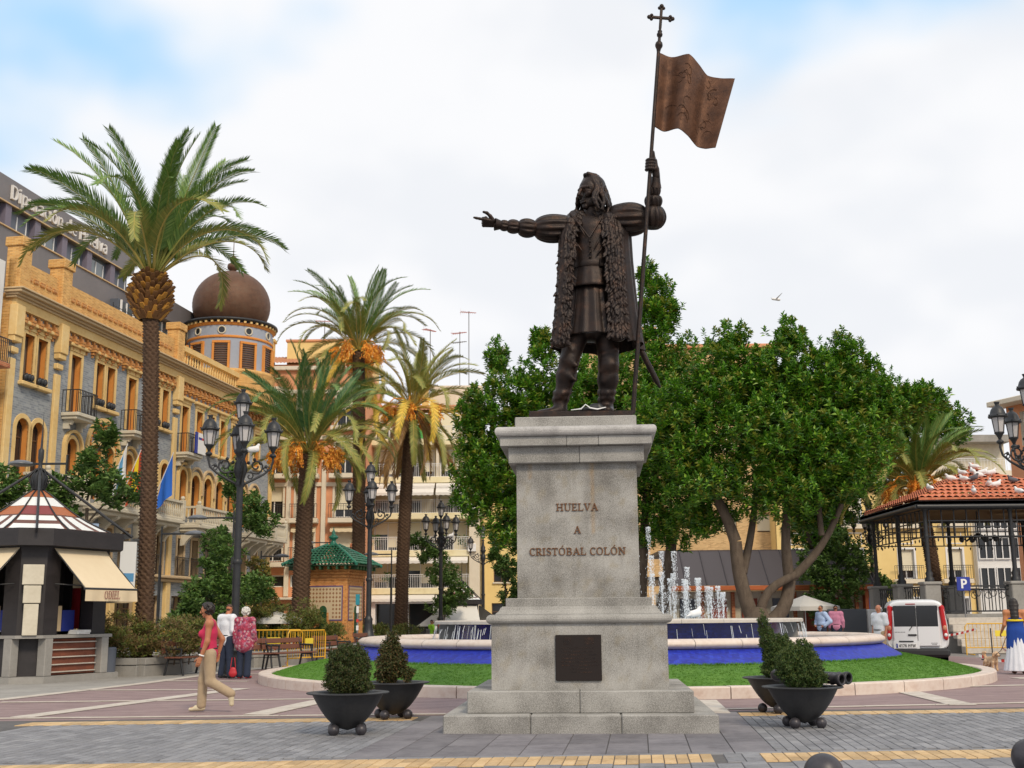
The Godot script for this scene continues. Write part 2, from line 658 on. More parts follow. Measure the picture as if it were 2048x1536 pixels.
func paver_mesh(lu: float,lw: float,h := 0.012) -> ArrayMesh:
	var mb := MB.new()
	var b := 0.004
	var P := func(u,w,y): return UD * u + WD * w + Vector3(0,y,0)
	var o := [P.call(0.0,0.0,0.0),P.call(lu,0.0,0.0),P.call(lu,lw,0.0),P.call(0.0,lw,0.0)]
	var t := [P.call(b,b,h),P.call(lu - b,b,h),P.call(lu - b,lw - b,h),P.call(b,lw - b,h)]
	mb.quad(t[0],t[3],t[2],t[1])
	for i in 4:
		var j := (i + 1) % 4
		mb.quad(o[i],t[i],t[j],o[j])
	return mb.mesh()

# a field of pavers over u0..u1, w0..w1 (metres from the origin o); keep(u, w) leaves pavers out
func pave(called: String,mats: Array,o: Vector3,u0: float,u1: float,w0: float,w1: float,lu: float,lw: float,singles: int,stagger := true,keep = null) -> Node3D:
	var holder := Node3D.new()
	holder.name = numbered(called)
	add_child(holder)
	structure(holder)
	holder.position = o
	var gap := 0.007
	var pm := paver_mesh(lu - gap,lw - gap)
	var rest := [MB.new(),MB.new(),MB.new()]
	var used := [false,false,false]
	var count := 0
	var w := w0
	# rows run across; nearest row first, so that the single ones are those that show largest
	var list := []
	var nu := int((u1 - u0) / lu)
	var nw := int((w1 - w0) / lw + 0.01)
	for j in nw + 1:
		for i in nu:
			var ww := w0 + j * lw + (lw * 0.5 if (stagger and i % 2) else 0.0)
			if ww + lw > w1 + 0.01 or ww < w0: continue
			var uu := u0 + i * lu
			if keep != null and not keep.call(o + UD * uu + WD * ww): continue
			list.append([ww,uu])
	for q in list:
		var p: Vector3 = UD * q[1] + WD * q[0] + Vector3(0,rng.randf_range(-0.0015,0.0015),0)
		var k := rng.randi() % 3
		if count < singles:
			obj("paver",pm,mats[k],holder,mv(p))
		else:
			rest[k].add(pm,mv(p))
			used[k] = true
		count += 1
	for k in 3:
		if used[k]:
			var r := obj("paver_field",rest[k],mats[k],holder)
			r.set_meta("kind","stuff")
	return holder

func sheet(called: String,pts: Array,y: float,m: Material,parent: Node = self) -> MeshInstance3D:
	var poly := PackedVector2Array()
	for p in pts: poly.push_back(Vector2(p[0],-p[1]))
	var mb := MB.new()
	var idx := Geometry2D.triangulate_polygon(poly)
	var k := 0
	while k < idx.size():
		var a := poly[idx[k]]; var b := poly[idx[k + 1]]; var d := poly[idx[k + 2]]
		if (b - a).cross(d - a) > 0:
			var q := b
			b = d
			d = q
		mb.flat(Vector3(a.x,y,-a.y),Vector3(b.x,y,-b.y),Vector3(d.x,y,-d.y))
		k += 3
	return obj(called,mb,m,parent)

func strip(parent: Node,a: Vector2,b: Vector2,wid: float,y0 := 0.006) -> void:
	# a line of pale stone let into the paving, one stone about a metre long
	var d := (b - a)
	var L := d.length()
	d /= L
	var s := Vector2(-d.y,d.x) * wid * 0.5
	var n := maxi(1,int(round(L / 1.2)))
	for i in n:
		var p := a + d * (L * i / n + 0.006)
		var q := a + d * (L * (i + 1) / n - 0.006)
		var mb := MB.new()
		var pts := [p - s,q - s,q + s,p + s]
		var tp := []
		for e in pts: tp.append(Vector3(e.x,y0 + 0.004,e.y))
		mb.quad(tp[0],tp[1],tp[2],tp[3])
		for k in 4:
			var u: Vector3 = tp[k]
			var w: Vector3 = tp[(k + 1) % 4]
			mb.quad(u,u - Vector3(0,0.008,0),w - Vector3(0,0.008,0),w)
		obj("stone_strip",mb,M.pale_stone,parent)

func build_ground() -> void:
	structure(sheet("ground",[[-420,60],[420,60],[420,-700],[-420,-700]],-0.012,M.ground))
	# bed of the block paving
	structure(sheet("paving_bed",[[-16,-4],[16,-4],[16,-19.4],[-16,-17.2]],-0.006,M.joint))
	var grey := [M.grey_paver0,M.grey_paver1,M.grey_paver2]
	var tan_ := [M.tan_paver0,M.tan_paver1,M.tan_paver2]
	var slab := [M.slab0,M.slab1,M.slab2]
	var yo := -0.008
	# tan band nearest the camera, at both sides of a grey run
	var o1 := Vector3(2.2,yo,-11.93)
	pave("tan_paver_band_left",tan_,o1,-7.5,-0.13,0.0,0.69,0.125,0.345,130,false)
	pave("tan_paver_band_right",tan_,o1,0.25,4.4,0.0,0.69,0.125,0.345,80,false)
	pave("grey_paver_run",grey,o1,-0.13,0.25,0.0,0.69,0.19,0.345,10,false)
	pave("tan_paver_band_end",tan_,o1,4.4,8.0,0.0,0.69,0.125,0.345,0,false)
	pave("grey_paving_front",grey,o1,-7.5,9.0,-3.0,0.0,0.25,0.25,150)
	# grey slabs in front of and round the pedestal
	var o2 := o1 + WD * 0.69
	pave("grey_kerb_row",grey,o2,-8.0,8.0,0.0,0.12,0.5,0.12,30,false)
	var o3 := o2 + WD * 0.12
	pave("slab_paving",slab,o3,-4.05,0.45,0.0,5.2,0.45,1.04,60,false,func(p): return absf(p.x - PX) > 1.65 or p.z > -14.95 or p.z < -17.2)
	# block paving left and right of the slabs
	var rows_left := func(p): return p.z > -16.85
	pave("block_paving_left",grey,o3,-9.3,-4.05,0.0,4.55,0.125,0.25,300,true)
	pave("block_paving_right",grey,o3,0.45,8.0,0.0,4.55,0.125,0.25,300,true)
	var o4 := o3 + WD * 4.55
	pave("tan_border_left",tan_,o4,-9.6,-4.05,0.0,0.5,0.2,0.5,60,false)
	pave("tan_border_right",tan_,o4,0.45,8.0,0.0,0.5,0.2,0.5,60,false)
	# mauve paving between the stone strips
	var mv := sheet("mauve_paving",[[-12.2,-17.1],[0,-17.85],[4,-18.2],[14,-18.9],[16,-34],[14,-44],[-6,-44],[-6.4,-38],[-7.78,-32.7],[-9.3,-21.95]],-0.004,M.mauve_paving)
	structure(mv)
	var walk := sheet("pavement",[[-14.0,-17.2],[-12.2,-17.2],[-9.3,-21.95],[-7.78,-32.7],[-6.4,-38],[-6.4,-80],[-60,-80],[-60,-17.2]],0.0,M.concrete)
	structure(walk)
	var S := Node3D.new()
	S.name = "stone_strips"
	add_child(S)
	structure(S)
	var L := [[-9.6,-17.75,-1.0,-17.95,0.13],[3.1,-18.42,10.0,-19.6,0.13],[-7.3,-17.95,-5.6,-24.9,0.35],[-3.85,-18.1,-3.2,-21.8,0.4],
		[-9.0,-21.28,-3.2,-21.5,0.13],[-9.0,-24.75,-5.9,-24.5,0.13],[-11.4,-18.5,-9.31,-21.95,0.25],[-9.31,-21.95,-8.35,-27.0,0.28],[-8.35,-27.0,-7.78,-32.7,0.3],[-7.78,-32.7,-6.6,-37.2,0.3],
		[-8.06,-28.2,-6.1,-27.7,0.13],[-7.4,-31.4,-5.7,-31.2,0.15],[7.25,-23.3,6.98,-18.9,0.42],[5.4,-22.9,11.5,-24.2,0.16],[10.9,-26.4,14.0,-26.8,0.4],[2.95,-17.7,3.2,-20.4,0.38]]
	for q in L: strip(S,Vector2(q[0],q[1]),Vector2(q[2],q[3]),q[4])

# ---------- pedestal ----------
func sq(mb: MB,hw: float,y0: float,y1: float,b := 0.012,dx := 0.0) -> void:
	mb.cbox(Vector3(dx,(y0 + y1) * 0.5,0),Vector3(hw * 2,y1 - y0,hw * 2),b)

# a moulding that runs round a square: profile of (half width, y)
func mould(prof: Array) -> MB:
	var mb := MB.new()
	for i in prof.size() - 1:
		var a: float = prof[i][0]
		var b: float = prof[i + 1][0]
		var y0: float = prof[i][1]
		var y1: float = prof[i + 1][1]
		var lo := [Vector3(-a,y0,a),Vector3(a,y0,a),Vector3(a,y0,-a),Vector3(-a,y0,-a)]
		var hi := [Vector3(-b,y1,b),Vector3(b,y1,b),Vector3(b,y1,-b),Vector3(-b,y1,-b)]
		for k in 4:
			var j := (k + 1) % 4
			mb.quad(lo[k],hi[k],hi[j],lo[j])
	var a0: float = prof[0][0]
	var ya: float = prof[0][1]
	mb.quad(Vector3(-a0,ya,a0),Vector3(a0,ya,a0),Vector3(a0,ya,-a0),Vector3(-a0,ya,-a0))
	var e: float = prof[-1][0]
	var yb: float = prof[-1][1]
	mb.quad(Vector3(-e,yb,-e),Vector3(e,yb,-e),Vector3(e,yb,e),Vector3(-e,yb,e))
	return mb

func round_prof(hw: float,y0: float,y1: float,bulge: float) -> Array:
	var out := []
	for i in 9:
		var a := -PI / 2 + PI * i / 8
		out.append([hw - bulge + cos(a) * bulge,(y0 + y1) / 2 + sin(a) * (y1 - y0) / 2])
	return out

# a course of stone split by thin vertical joints
func course(parent: Node,called: String,hw: float,y0: float,y1: float,cuts: Array,b := 0.012) -> void:
	var xs := [-hw]
	for q in cuts: xs.append(q * hw)
	xs.append(hw)
	for i in xs.size() - 1:
		var mb := MB.new()
		var x0: float = xs[i] + (0.002 if i > 0 else 0.0)
		var x1: float = xs[i + 1] - (0.002 if i < xs.size() - 2 else 0.0)
		mb.cbox(Vector3((x0 + x1) / 2,(y0 + y1) / 2,0),Vector3(x1 - x0,y1 - y0,hw * 2),b)
		obj(called,mb,M.granite,parent)

# a block whose stone carries stains with outlines of their own: rust below a fixing, grime in patches
func stained(hw: float,y0: float,y1: float,seed_: int,rust: Array) -> MB:
	var mb := MB.new()
	var f := FastNoiseLite.new()
	f.seed = seed_
	f.frequency = 1.6
	f.fractal_octaves = 4
	var n := 36
	var m := maxi(6,int((y1 - y0) / (hw * 2) * n))
	var tone := func(p: Vector3,front: bool) -> Color:
		var g := f.get_noise_3dv(p * Vector3(1,0.8,1))
		var c := Color(1,1,1).lerp(Color(0.84,0.83,0.82),smoothstep(0.12,0.4,g))
		c = c.lerp(Color(0.9,0.86,0.78),smoothstep(0.1,0.45,f.get_noise_3dv(p * 2.7 + Vector3(9,4,2))))
		var drip := f.get_noise_3dv(Vector3(p.x * 5.0,p.y * 0.35,p.z * 5.0 + 3.0))
		c = c.lerp(Color(0.78,0.77,0.76),smoothstep(0.28,0.5,drip) * 0.6)
		if front:
			for q in rust:
				var w: float = 0.012 + 0.008 * f.get_noise_2d(p.y * 9.0,3.0)
				var on := 1.0 - smoothstep(w,w + 0.03,absf(p.x - q[0] - 0.008 * f.get_noise_2d(p.y * 3.0,1.0)))
				if p.y > q[1] and on > 0.0: c = c.lerp(Color(0.95,0.66,0.36),on * (0.45 + 0.4 * f.get_noise_2d(p.x * 30.0,p.y * 6.0)))
		return c
	for s in 4:
		var b := Basis(Vector3.UP,PI / 2 * s)
		for i in m:
			for j in n * (2 if s == 0 else 1):
				var N := n * (2 if s == 0 else 1)
				var x0 := lerpf(-hw,hw,j / float(N))
				var x1 := lerpf(-hw,hw,(j + 1) / float(N))
				var ya := lerpf(y0,y1,i / float(m))
				var yb := lerpf(y0,y1,(i + 1) / float(m))
				var nn := b * Vector3(0,0,1)
				var q := [Vector3(x0,ya,hw),Vector3(x0,yb,hw),Vector3(x1,yb,hw),Vector3(x1,ya,hw)]
				for k in [0,1,2,0,2,3]:
					mb.v.push_back(b * q[k])
					mb.n.push_back(nn)
					mb.c.push_back(tone.call(b * q[k],s == 0))
	mb.quad(Vector3(-hw,y1,-hw),Vector3(hw,y1,-hw),Vector3(hw,y1,hw),Vector3(-hw,y1,hw))
	return mb

func build_pedestal() -> void:
	var P := thing("monument_pedestal","tall speckled grey granite pedestal with bronze lettering carrying the statue","pedestal",Vector3(PX,0,PZ),deg_to_rad(-4))
	course(P,"step_stone",1.68,-0.02,0.22,[-0.36,0.3],0.015)
	course(P,"step_stone",1.41,0.22,0.49,[0.0],0.012)
	M.granite.vertex_color_use_as_albedo = true
	obj("base_block",stained(1.125,0.49,1.312,5,[]),M.granite,P)
	obj("torus_moulding",mould(round_prof(1.19,1.312,1.43,0.06)),M.granite,P)
	obj("cyma_moulding",mould([[1.08,1.432],[1.07,1.445],[1.045,1.465],[1.025,1.49],[1.015,1.52],[1.0,1.522],[0.995,1.535]]),M.granite,P)
	obj("upper_band",mould([[0.95,1.537],[0.95,1.632],[0.942,1.64]]),M.granite,P)
	obj("shaft",stained(0.805,1.64,3.42,8,[[0.21,2.5],[-0.62,3.2]]),M.granite,P)
	course(P,"frieze_stone",0.905,3.42,3.64,[0.05],0.008)
	course(P,"corona_stone",1.01,3.64,3.765,[-0.12,0.3],0.006)
	var tops := [[-1.0,-0.2],[-0.2,0.42],[0.42,1.0]]
	obj("top_moulding",mould(round_prof(1.075,3.767,3.895,0.05)),M.granite_polished,P)
	var bl := MB.new()
	sq(bl,0.82,3.895,4.06,0.012)
	obj("top_block",bl,M.granite,P)
	# lettering on the shaft
	for q in [["HUELVA",0.0,2.83,0.097,0.56],["A",0.0,2.53,0.097,0.075],["CRISTÓBAL COLÓN",-0.005,2.245,0.097,1.27]]:
		var t := text_mesh(q[0],q[3],0.02,true)
		var w := t.get_aabb().size.x
		var o := obj("lettering",t,M.letter_bronze,P)
		var s: float = q[4] / w if q[4] > 0.1 else 1.0
		o.position = Vector3(q[1],q[2],0.812)
		o.scale = Vector3(s,1.0,1.0)
	var pl := MB.new()
	pl.cbox(Vector3(-0.01,0.885,1.14),Vector3(0.585,0.57,0.035),0.008)
	var plaque := obj("plaque",pl,M.plaque_bronze,P)
	plaque.set_meta("label","dark bronze plaque with raised lines of small lettering")
	var lines := MB.new()
	var r2 := RandomNumberGenerator.new()
	r2.seed = 5
	for i in 8:
		var y := 1.0 - i * 0.043
		var x := -0.22
		while x < 0.2:
			var w := r2.randf_range(0.02,0.06)
			if i > 5 and absf(x) > 0.14:
				x += w
				continue
			lines.bx(-0.01 + x,y,1.156,-0.01 + x + w,y + 0.014,1.160)
			x += w + 0.012
	lines.bx(-0.2,1.05,1.156,-0.1,1.14,1.161)
	lines.bx(0.07,1.05,1.156,0.19,1.14,1.161)
	obj("raised_lines",lines,M.bronze,plaque).set_meta("kind","stuff")

# ---------- heads and hands shared by the statue and the people ----------
# a head of height 1 (chin -0.5, crown 0.5) that faces +z
func head_prims() -> Array:
	var V := func(x,y,z): return Vector3(x,y,z)
	var p := [
		[V.call(0,0.13,-0.07),V.call(0,0.13,-0.07),0.355,0.355,Vector3(0.9,1.0,1.08)],
		[V.call(0,0.1,0.05),V.call(0,-0.28,0.12),0.25,0.165,Vector3(0.98,1,0.9)],
		[V.call(-0.11,-0.29,0.06),V.call(0.11,-0.29,0.06),0.13,0.13],
		[V.call(0,-0.40,0.2),V.call(0,-0.40,0.2),0.085,0.085],
		[V.call(0,0.1,0.31),V.call(0,-0.1,0.435),0.032,0.052],
		[V.call(-0.055,-0.13,0.36),V.call(0.055,-0.13,0.36),0.036,0.036],
		[V.call(-0.18,0.11,0.25),V.call(-0.03,0.12,0.31),0.045,0.045],
		[V.call(0.18,0.11,0.25),V.call(0.03,0.12,0.31),0.045,0.045],
		[V.call(-0.16,-0.06,0.2),V.call(-0.12,-0.1,0.22),0.09,0.08],
		[V.call(0.16,-0.06,0.2),V.call(0.12,-0.1,0.22),0.09,0.08],
		[V.call(-0.08,-0.235,0.295),V.call(0.08,-0.235,0.295),0.026,0.026],
		[V.call(-0.065,-0.295,0.285),V.call(0.065,-0.295,0.285),0.033,0.033],
		[V.call(-0.325,0.05,-0.06),V.call(-0.325,-0.08,-0.04),0.06,0.045,Vector3(0.5,1,1)],
		[V.call(0.325,0.05,-0.06),V.call(0.325,-0.08,-0.04),0.06,0.045,Vector3(0.5,1,1)],
		[V.call(-0.135,0.035,0.245),V.call(-0.135,0.035,0.245),0.045,0.045],
		[V.call(0.135,0.035,0.245),V.call(0.135,0.035,0.245),0.045,0.045],
		[V.call(0,-0.3,-0.06),V.call(0,-0.72,-0.12),0.19,0.21],
	]
	return p

# the five fingers of a right hand: palm from the wrist at the origin along -y, thumb towards +z,
# back of the hand towards +x; curl is a list of five bends (thumb first), in radians at each joint
func hand_prims(curl: Array,s := 1.0) -> Array:
	var out := [[Vector3(0,0.01,0),Vector3(0,-0.03,0),0.026,0.026,Vector3(0.75,1,1)]]
	for k in 4:
		var z: float = [0.027,0.009,-0.009,-0.026][k]
		out.append([Vector3(0,-0.025,z * 0.6),Vector3(0,-0.088,z),0.017,0.0125])
		var L: float = [0.074,0.082,0.075,0.06][k]
		var p := Vector3(0,-0.088,z)
		var a := 0.1
		for j in 3:
			a += curl[k + 1]
			var q: Vector3 = p + Vector3(-sin(a),-cos(a),0) * L * [0.45,0.3,0.25][j]
			out.append([p,q,[0.0105,0.0095,0.0088][j],[0.0098,0.009,0.0078][j]])
			p = q
	var tp := Vector3(-0.004,-0.025,0.024)
	var ang := 0.75
	for j in 3:
		var q2: Vector3 = tp + Vector3(-sin(curl[0] * (j + 1)) * 0.6,-cos(ang),sin(ang)).normalized() * [0.036,0.032,0.026][j]
		out.append([tp,q2,[0.016,0.0125,0.011][j],[0.013,0.0112,0.009][j]])
		tp = q2
		ang -= 0.22
	for q in out:
		q[0] *= s
		q[1] *= s
		q[2] *= s
		q[3] *= s
	return out

func puff(a: Vector3,b: Vector3,r: float,e0: float,e1: float,ribs: int,seg := 56) -> MB:
	var mb := MB.new()
	var d := b - a
	var L := d.length()
	d /= L
	var up := Vector3.BACK if absf(d.z) < 0.8 else Vector3.UP
	var x := up.cross(d).normalized()
	var z := x.cross(d)
	mb.t = Transform3D(Basis(x,d,z),a)
	var prof := []
	for i in 13:
		var t := i / 12.0
		var bul := pow(sin(PI * t),0.62)
		prof.append([lerpf(e0,e1,t) + (r - lerpf(e0,e1,t)) * bul,L * t])
	mb.lathe(prof,seg,0.0,TAU,func(an,i): return 1.0 - 0.13 * pow(absf(cos(an * ribs * 0.5)),5.0) * sin(PI * clampf(i / 12.0,0.12,0.88)) * 1.5)
	return mb

func ring(c: Vector3,axis: Vector3,R: float,r: float,mb: MB,sx := 1.0) -> void:
	var x := (Vector3.RIGHT - axis * axis.x).normalized()
	var z := x.cross(axis)
	var pts := []
	for i in 21:
		var a := TAU * i / 20
		pts.append(c + (x * cos(a) * sx + z * sin(a)) * R)
	mb.tube(pts,r,7,false)

func build_statue() -> void:
	var S := thing("bronze_statue","dark bronze statue of a long-haired man pointing left and holding a banner staff","statue",Vector3(0.98,4.11,PZ))
	S.rotation.y = 0.0
	var bz: Material = M.bronze
	var V := func(x,y,z): return Vector3(x,y + 0.08,z)
	# base plate
	var pl := MB.new()
	pl.cbox(Vector3(-0.04,0.0,0),Vector3(1.42,0.1,1.36),0.012)
	obj("base_plate",pl,bz,S)
	# the body: head apart, one surface from boots to hands
	var pr := []
	var A := func(a,b,ra,rb,sc := Vector3.ONE): pr.append([a,b,ra,rb,sc])
	A.call(V.call(0.24,2.72,0.0),V.call(0.19,2.2,0.05),0.3,0.25,Vector3(1.1,1,0.85)) # chest
	A.call(V.call(0.19,2.2,0.05),V.call(0.19,1.35,0.0),0.25,0.27,Vector3(1.0,1,0.85))
	A.call(V.call(0.0,2.84,0.0),V.call(0.5,2.9,-0.02),0.17,0.17)
	A.call(V.call(0.23,2.95,0.0),V.call(0.2,3.15,0.03),0.13,0.11)
	# leg to the image left, its boot pointing left
	A.call(V.call(-0.02,1.3,0.02),V.call(-0.16,0.79,0.09),0.19,0.135)
	A.call(V.call(-0.16,0.79,0.09),V.call(-0.205,0.58,0.04),0.135,0.14)
	A.call(V.call(-0.205,0.58,0.04),V.call(-0.29,0.2,0.0),0.14,0.085)
	A.call(V.call(-0.29,0.2,0.0),V.call(-0.29,0.06,0.0),0.09,0.085)
	A.call(V.call(-0.3,0.09,0.0),V.call(-0.55,0.035,0.1),0.09,0.055,Vector3(1,0.85,1.15))
	A.call(V.call(-0.5,0.03,0.08),V.call(-0.6,0.03,0.12),0.065,0.05,Vector3(1,0.8,1.2))
	# leg to the image right, its boot towards the camera
	A.call(V.call(0.4,1.3,0.02),V.call(0.4,0.72,0.1),0.19,0.14)
	A.call(V.call(0.4,0.72,0.1),V.call(0.39,0.52,0.04),0.14,0.145)
	A.call(V.call(0.39,0.52,0.04),V.call(0.36,0.2,0.0),0.145,0.085)
	A.call(V.call(0.36,0.2,0.0),V.call(0.36,0.06,0.0),0.09,0.085)
	A.call(V.call(0.36,0.09,0.0),V.call(0.35,0.04,0.3),0.09,0.065,Vector3(1.2,0.85,1))
	# arms under the sleeves
	A.call(V.call(-0.05,2.84,0.02),V.call(-0.62,2.78,0.1),0.13,0.1)
	A.call(V.call(-0.62,2.78,0.1),V.call(-1.2,2.81,0.2),0.1,0.05)
	A.call(V.call(0.55,2.92,0.0),V.call(1.06,2.93,0.08),0.14,0.1)
	A.call(V.call(1.06,2.93,0.08),V.call(1.14,3.48,0.26),0.1,0.05)
	# folds of the boots
	for q in [[-0.29,0.26,0.0,0.1],[-0.27,0.33,0.01,0.108],[0.365,0.25,0.0,0.1],[0.37,0.33,0.01,0.112]]:
		for k in 8:
			var a := TAU * k / 8
			var b := TAU * (k + 1) / 8
			var tilt := 0.018 * sin(a * 2 + q[1] * 40)
			A.call(V.call(q[0] + cos(a) * q[3] * 0.92,q[1] + tilt,q[2] + sin(a) * q[3] * 0.92),V.call(q[0] + cos(b) * q[3] * 0.92,q[1] - tilt,q[2] + sin(b) * q[3] * 0.92),0.02,0.02)
	for q in [[-0.26,0.62,0.15,-0.08,0.5,0.16],[-0.25,0.8,0.17,-0.06,0.7,0.2],[-0.12,0.92,0.2,-0.2,1.03,0.16],[0.29,0.62,0.15,0.46,0.72,0.2],[0.32,0.86,0.2,0.5,0.94,0.18],[0.33,0.48,0.14,0.45,0.56,0.15]]:
		A.call(V.call(q[0],q[1],q[2]),V.call(q[3],q[4],q[5]),0.022,0.03)
	var body := MB.new()
	body.add(blob(pr,0.02,0.05))
	# head: turned to the image left
	var hp := head_prims()
	var hb := Basis(Vector3.UP,deg_to_rad(-52)) * Basis(Vector3.RIGHT,deg_to_rad(2))
	var hm := blob(hp,0.017,0.026)
	body.add(hm,Transform3D(hb.scaled(Vector3.ONE * 0.53),V.call(0.195,3.315,0.06)))
	# the pointing hand: index straight, the others curled
	var point := hand_prims([1.1,0.04,1.25,1.3,1.3],2.05)
	var hb1 := Basis(Vector3(0,-1,0).cross(Vector3(1,0,0)),0.0)
	# hand axes: -y of the hand runs along the arm (-x), thumb (+z of the hand) towards the camera and up
	var yd := Vector3(1.0,-0.06,-0.12).normalized()
	var zd := Vector3(-0.02,0.55,0.83)
	zd = (zd - yd * zd.dot(yd)).normalized()
	body.add(blob(point,0.0085,0.014),Transform3D(Basis(yd.cross(zd),yd,zd),V.call(-1.19,2.82,0.2)))
	# the hand on the staff: palm on its right, four fingers closed round it, thumb along it
	var gp := []
	var f0 := Vector3(0.70,0.05,0.36)
	var f1: Vector3 = V.call(1.245,5.5,0.3)
	var on := func(y: float) -> Vector3: return f0.lerp(f1,(y - f0.y) / (f1.y - f0.y))
	gp.append([Vector3(1.15,3.58,0.27),Vector3(1.135,3.68,0.29),0.055,0.06])
	gp.append([Vector3(1.135,3.68,0.29),Vector3(1.13,3.8,0.29),0.06,0.05,Vector3(0.8,1,1.2)])
	for k in 4:
		var y := 3.665 + 0.047 * k
		var c: Vector3 = on.call(y)
		var prev := Vector3.ZERO
		for j in 8:
			var an := deg_to_rad(-20 + 34.0 * j)
			var q := c + Vector3(cos(an),-0.06 * sin(an),sin(an)) * 0.055
			if j > 0: gp.append([prev,q,0.0235,0.0225])
			prev = q
	gp.append([Vector3(1.13,3.74,0.25),Vector3(1.12,3.86,0.27),0.034,0.03])
	gp.append([Vector3(1.12,3.86,0.27),Vector3(1.115,3.95,0.29),0.028,0.02])
	body.add(blob(gp,0.009,0.012))
	obj("body",body,bz,S)
	# hair: wavy locks down to the shoulders
	var hr := []
	var r3 := RandomNumberGenerator.new()
	r3.seed = 8
	hr.append([Vector3(0,0.21,-0.12),Vector3(0,0.08,-0.17),0.365,0.35,Vector3(0.97,0.98,1.0)])
	for k in 34:
		var az := deg_to_rad(58 + 244.0 * k / 33)
		var side := cos(az) > -0.2
		var p := Vector3(sin(az) * 0.06,0.55,0.1 if side else 0.0)
		var ph := r3.randf() * TAU
		var len_ := 1.0 + r3.randf() * 0.2
		for j in 9:
			var t := (j + 1) / 9.0
			var y := 0.56 - len_ * pow(t,1.25)
			var rr := 0.41 * minf(1.0,sqrt(t) * 1.3) + 0.1 * smoothstep(0.45,1.0,t)
			var az2 := az + 0.16 * sin(ph + t * 11.0)
			var q := Vector3(sin(az2) * rr * 0.95,y + 0.01 * sin(ph * 2.0 + t * 14.0),-0.08 + cos(az2) * rr * (0.95 if side else 1.0))
			hr.append([p,q,0.052,0.056 - 0.02 * t])
			p = q
	obj("hair",blob(hr,0.02,0.018),bz,S,Transform3D(hb.scaled(Vector3.ONE * 0.53),V.call(0.195,3.315,0.06)))
	# sleeves: slashed puffs
	var a0: Vector3 = V.call(-0.08,2.80,0.02)
	obj("sleeve_puff",puff(a0,V.call(-0.64,2.77,0.1),0.215,0.17,0.1,12),bz,S)
	obj("sleeve_puff",puff(V.call(-0.62,2.77,0.1),V.call(-0.87,2.785,0.14),0.145,0.1,0.085,11),bz,S)
	obj("sleeve_puff",puff(V.call(-0.86,2.785,0.14),V.call(-1.03,2.795,0.165),0.107,0.08,0.07,10),bz,S)
	obj("sleeve_puff",puff(V.call(-1.02,2.795,0.165),V.call(-1.13,2.805,0.185),0.085,0.068,0.06,9),bz,S)
	var cf := MB.new()
	cf.tube([V.call(-1.11,2.805,0.18),V.call(-1.21,2.81,0.2)],[0.06,0.095],14,false)
	obj("cuff",cf,bz,S)
	obj("sleeve_puff",puff(V.call(0.5,2.93,0.0),V.call(1.02,2.92,0.07),0.255,0.2,0.14,13),bz,S)
	obj("sleeve_puff",puff(V.call(1.1,2.76,0.06),V.call(1.105,3.1,0.13),0.2,0.08,0.1,12),bz,S)
	obj("sleeve_puff",puff(V.call(1.105,3.08,0.13),V.call(1.115,3.25,0.18),0.135,0.1,0.08,11),bz,S)
	obj("sleeve_puff",puff(V.call(1.115,3.24,0.18),V.call(1.125,3.38,0.22),0.1,0.08,0.065,10),bz,S)
	var cf2 := MB.new()
	cf2.tube([V.call(1.13,3.35,0.21),V.call(1.14,3.42,0.235),V.call(1.145,3.5,0.255)],[0.1,0.075,0.062],14,false)
	obj("cuff",cf2,bz,S)
	# doublet skirt, peplum and belt
	var sk := MB.new()
	sk.t = mv(V.call(0.19,0,0.02))
	var pleat := func(an,i): return 1.0 + (0.1 * pow(absf(cos(an * 6.5 + 0.5 * sin(an * 3.0))),0.6) - 0.06 + 0.02 * cos(an * 29.0)) * smoothstep(0.0,3.0,float(i))
	sk.lathe([[0.1,1.95],[0.285,1.92],[0.31,1.75],[0.345,1.5],[0.385,1.28],[0.415,1.16],[0.42,1.14],[0.4,1.135],[0.3,1.3]],90,0.0,TAU,pleat,1.0,0.92)
	obj("skirt",sk,bz,S)
	var pe := MB.new()
	pe.t = mv(V.call(0.18,0,0.03))
	pe.lathe([[0.2,2.2],[0.262,2.19],[0.29,2.05],[0.318,1.9],[0.325,1.86],[0.3,1.85],[0.27,1.95]],80,0.0,TAU,func(an,i): return 1.0 + (0.035 if i < 4 else 0.05) * absf(cos(an * 8.0)) * smoothstep(0.0,3.0,float(i)),1.0,0.98)
	obj("peplum",pe,bz,S)
	var be := MB.new()
	be.t = mv(V.call(0.18,0,0.03))
	be.lathe([[0.26,2.15],[0.285,2.155],[0.287,2.235],[0.262,2.24]],48,0.0,TAU,null,1.0,0.97)
	be.box(Vector3(0.16,2.195,0.245),Vector3(0.11,0.11,0.03),Basis(Vector3.UP,0.55))
	obj("belt",be,bz,S)
	var lap := MB.new()
	for s in [[-0.1,0.14,-1],[0.36,0.14,1]]:
		lap.tube([V.call(s[0] + 0.02 * s[2],2.98,0.17),V.call(s[0] * 0.7 + 0.05,2.82,0.265),V.call(0.15,2.56,0.318)],0.014,6)
	lap.tube([V.call(0.15,2.56,0.318),V.call(0.17,2.4,0.29),V.call(0.17,2.24,0.285)],0.012,6)
	for k in 4: lap.ball(V.call(0.155,2.5 - k * 0.075,0.318 - k * 0.008),0.02,8,5)
	for q in [[-0.05,2.5,0.05,2.36],[0.3,2.55,0.22,2.4],[0.02,2.72,0.1,2.58],[0.33,2.42,0.25,2.3]]:
		lap.tube([V.call(q[0],q[1],0.29),V.call((q[0] + q[2]) / 2,(q[1] + q[3]) / 2,0.3),V.call(q[2],q[3],0.292)],[0.006,0.016,0.006],6)
	obj("doublet_lapels",lap,bz,S)
	# coat: open in front, falling in folds to the knee
	var ct := MB.new()
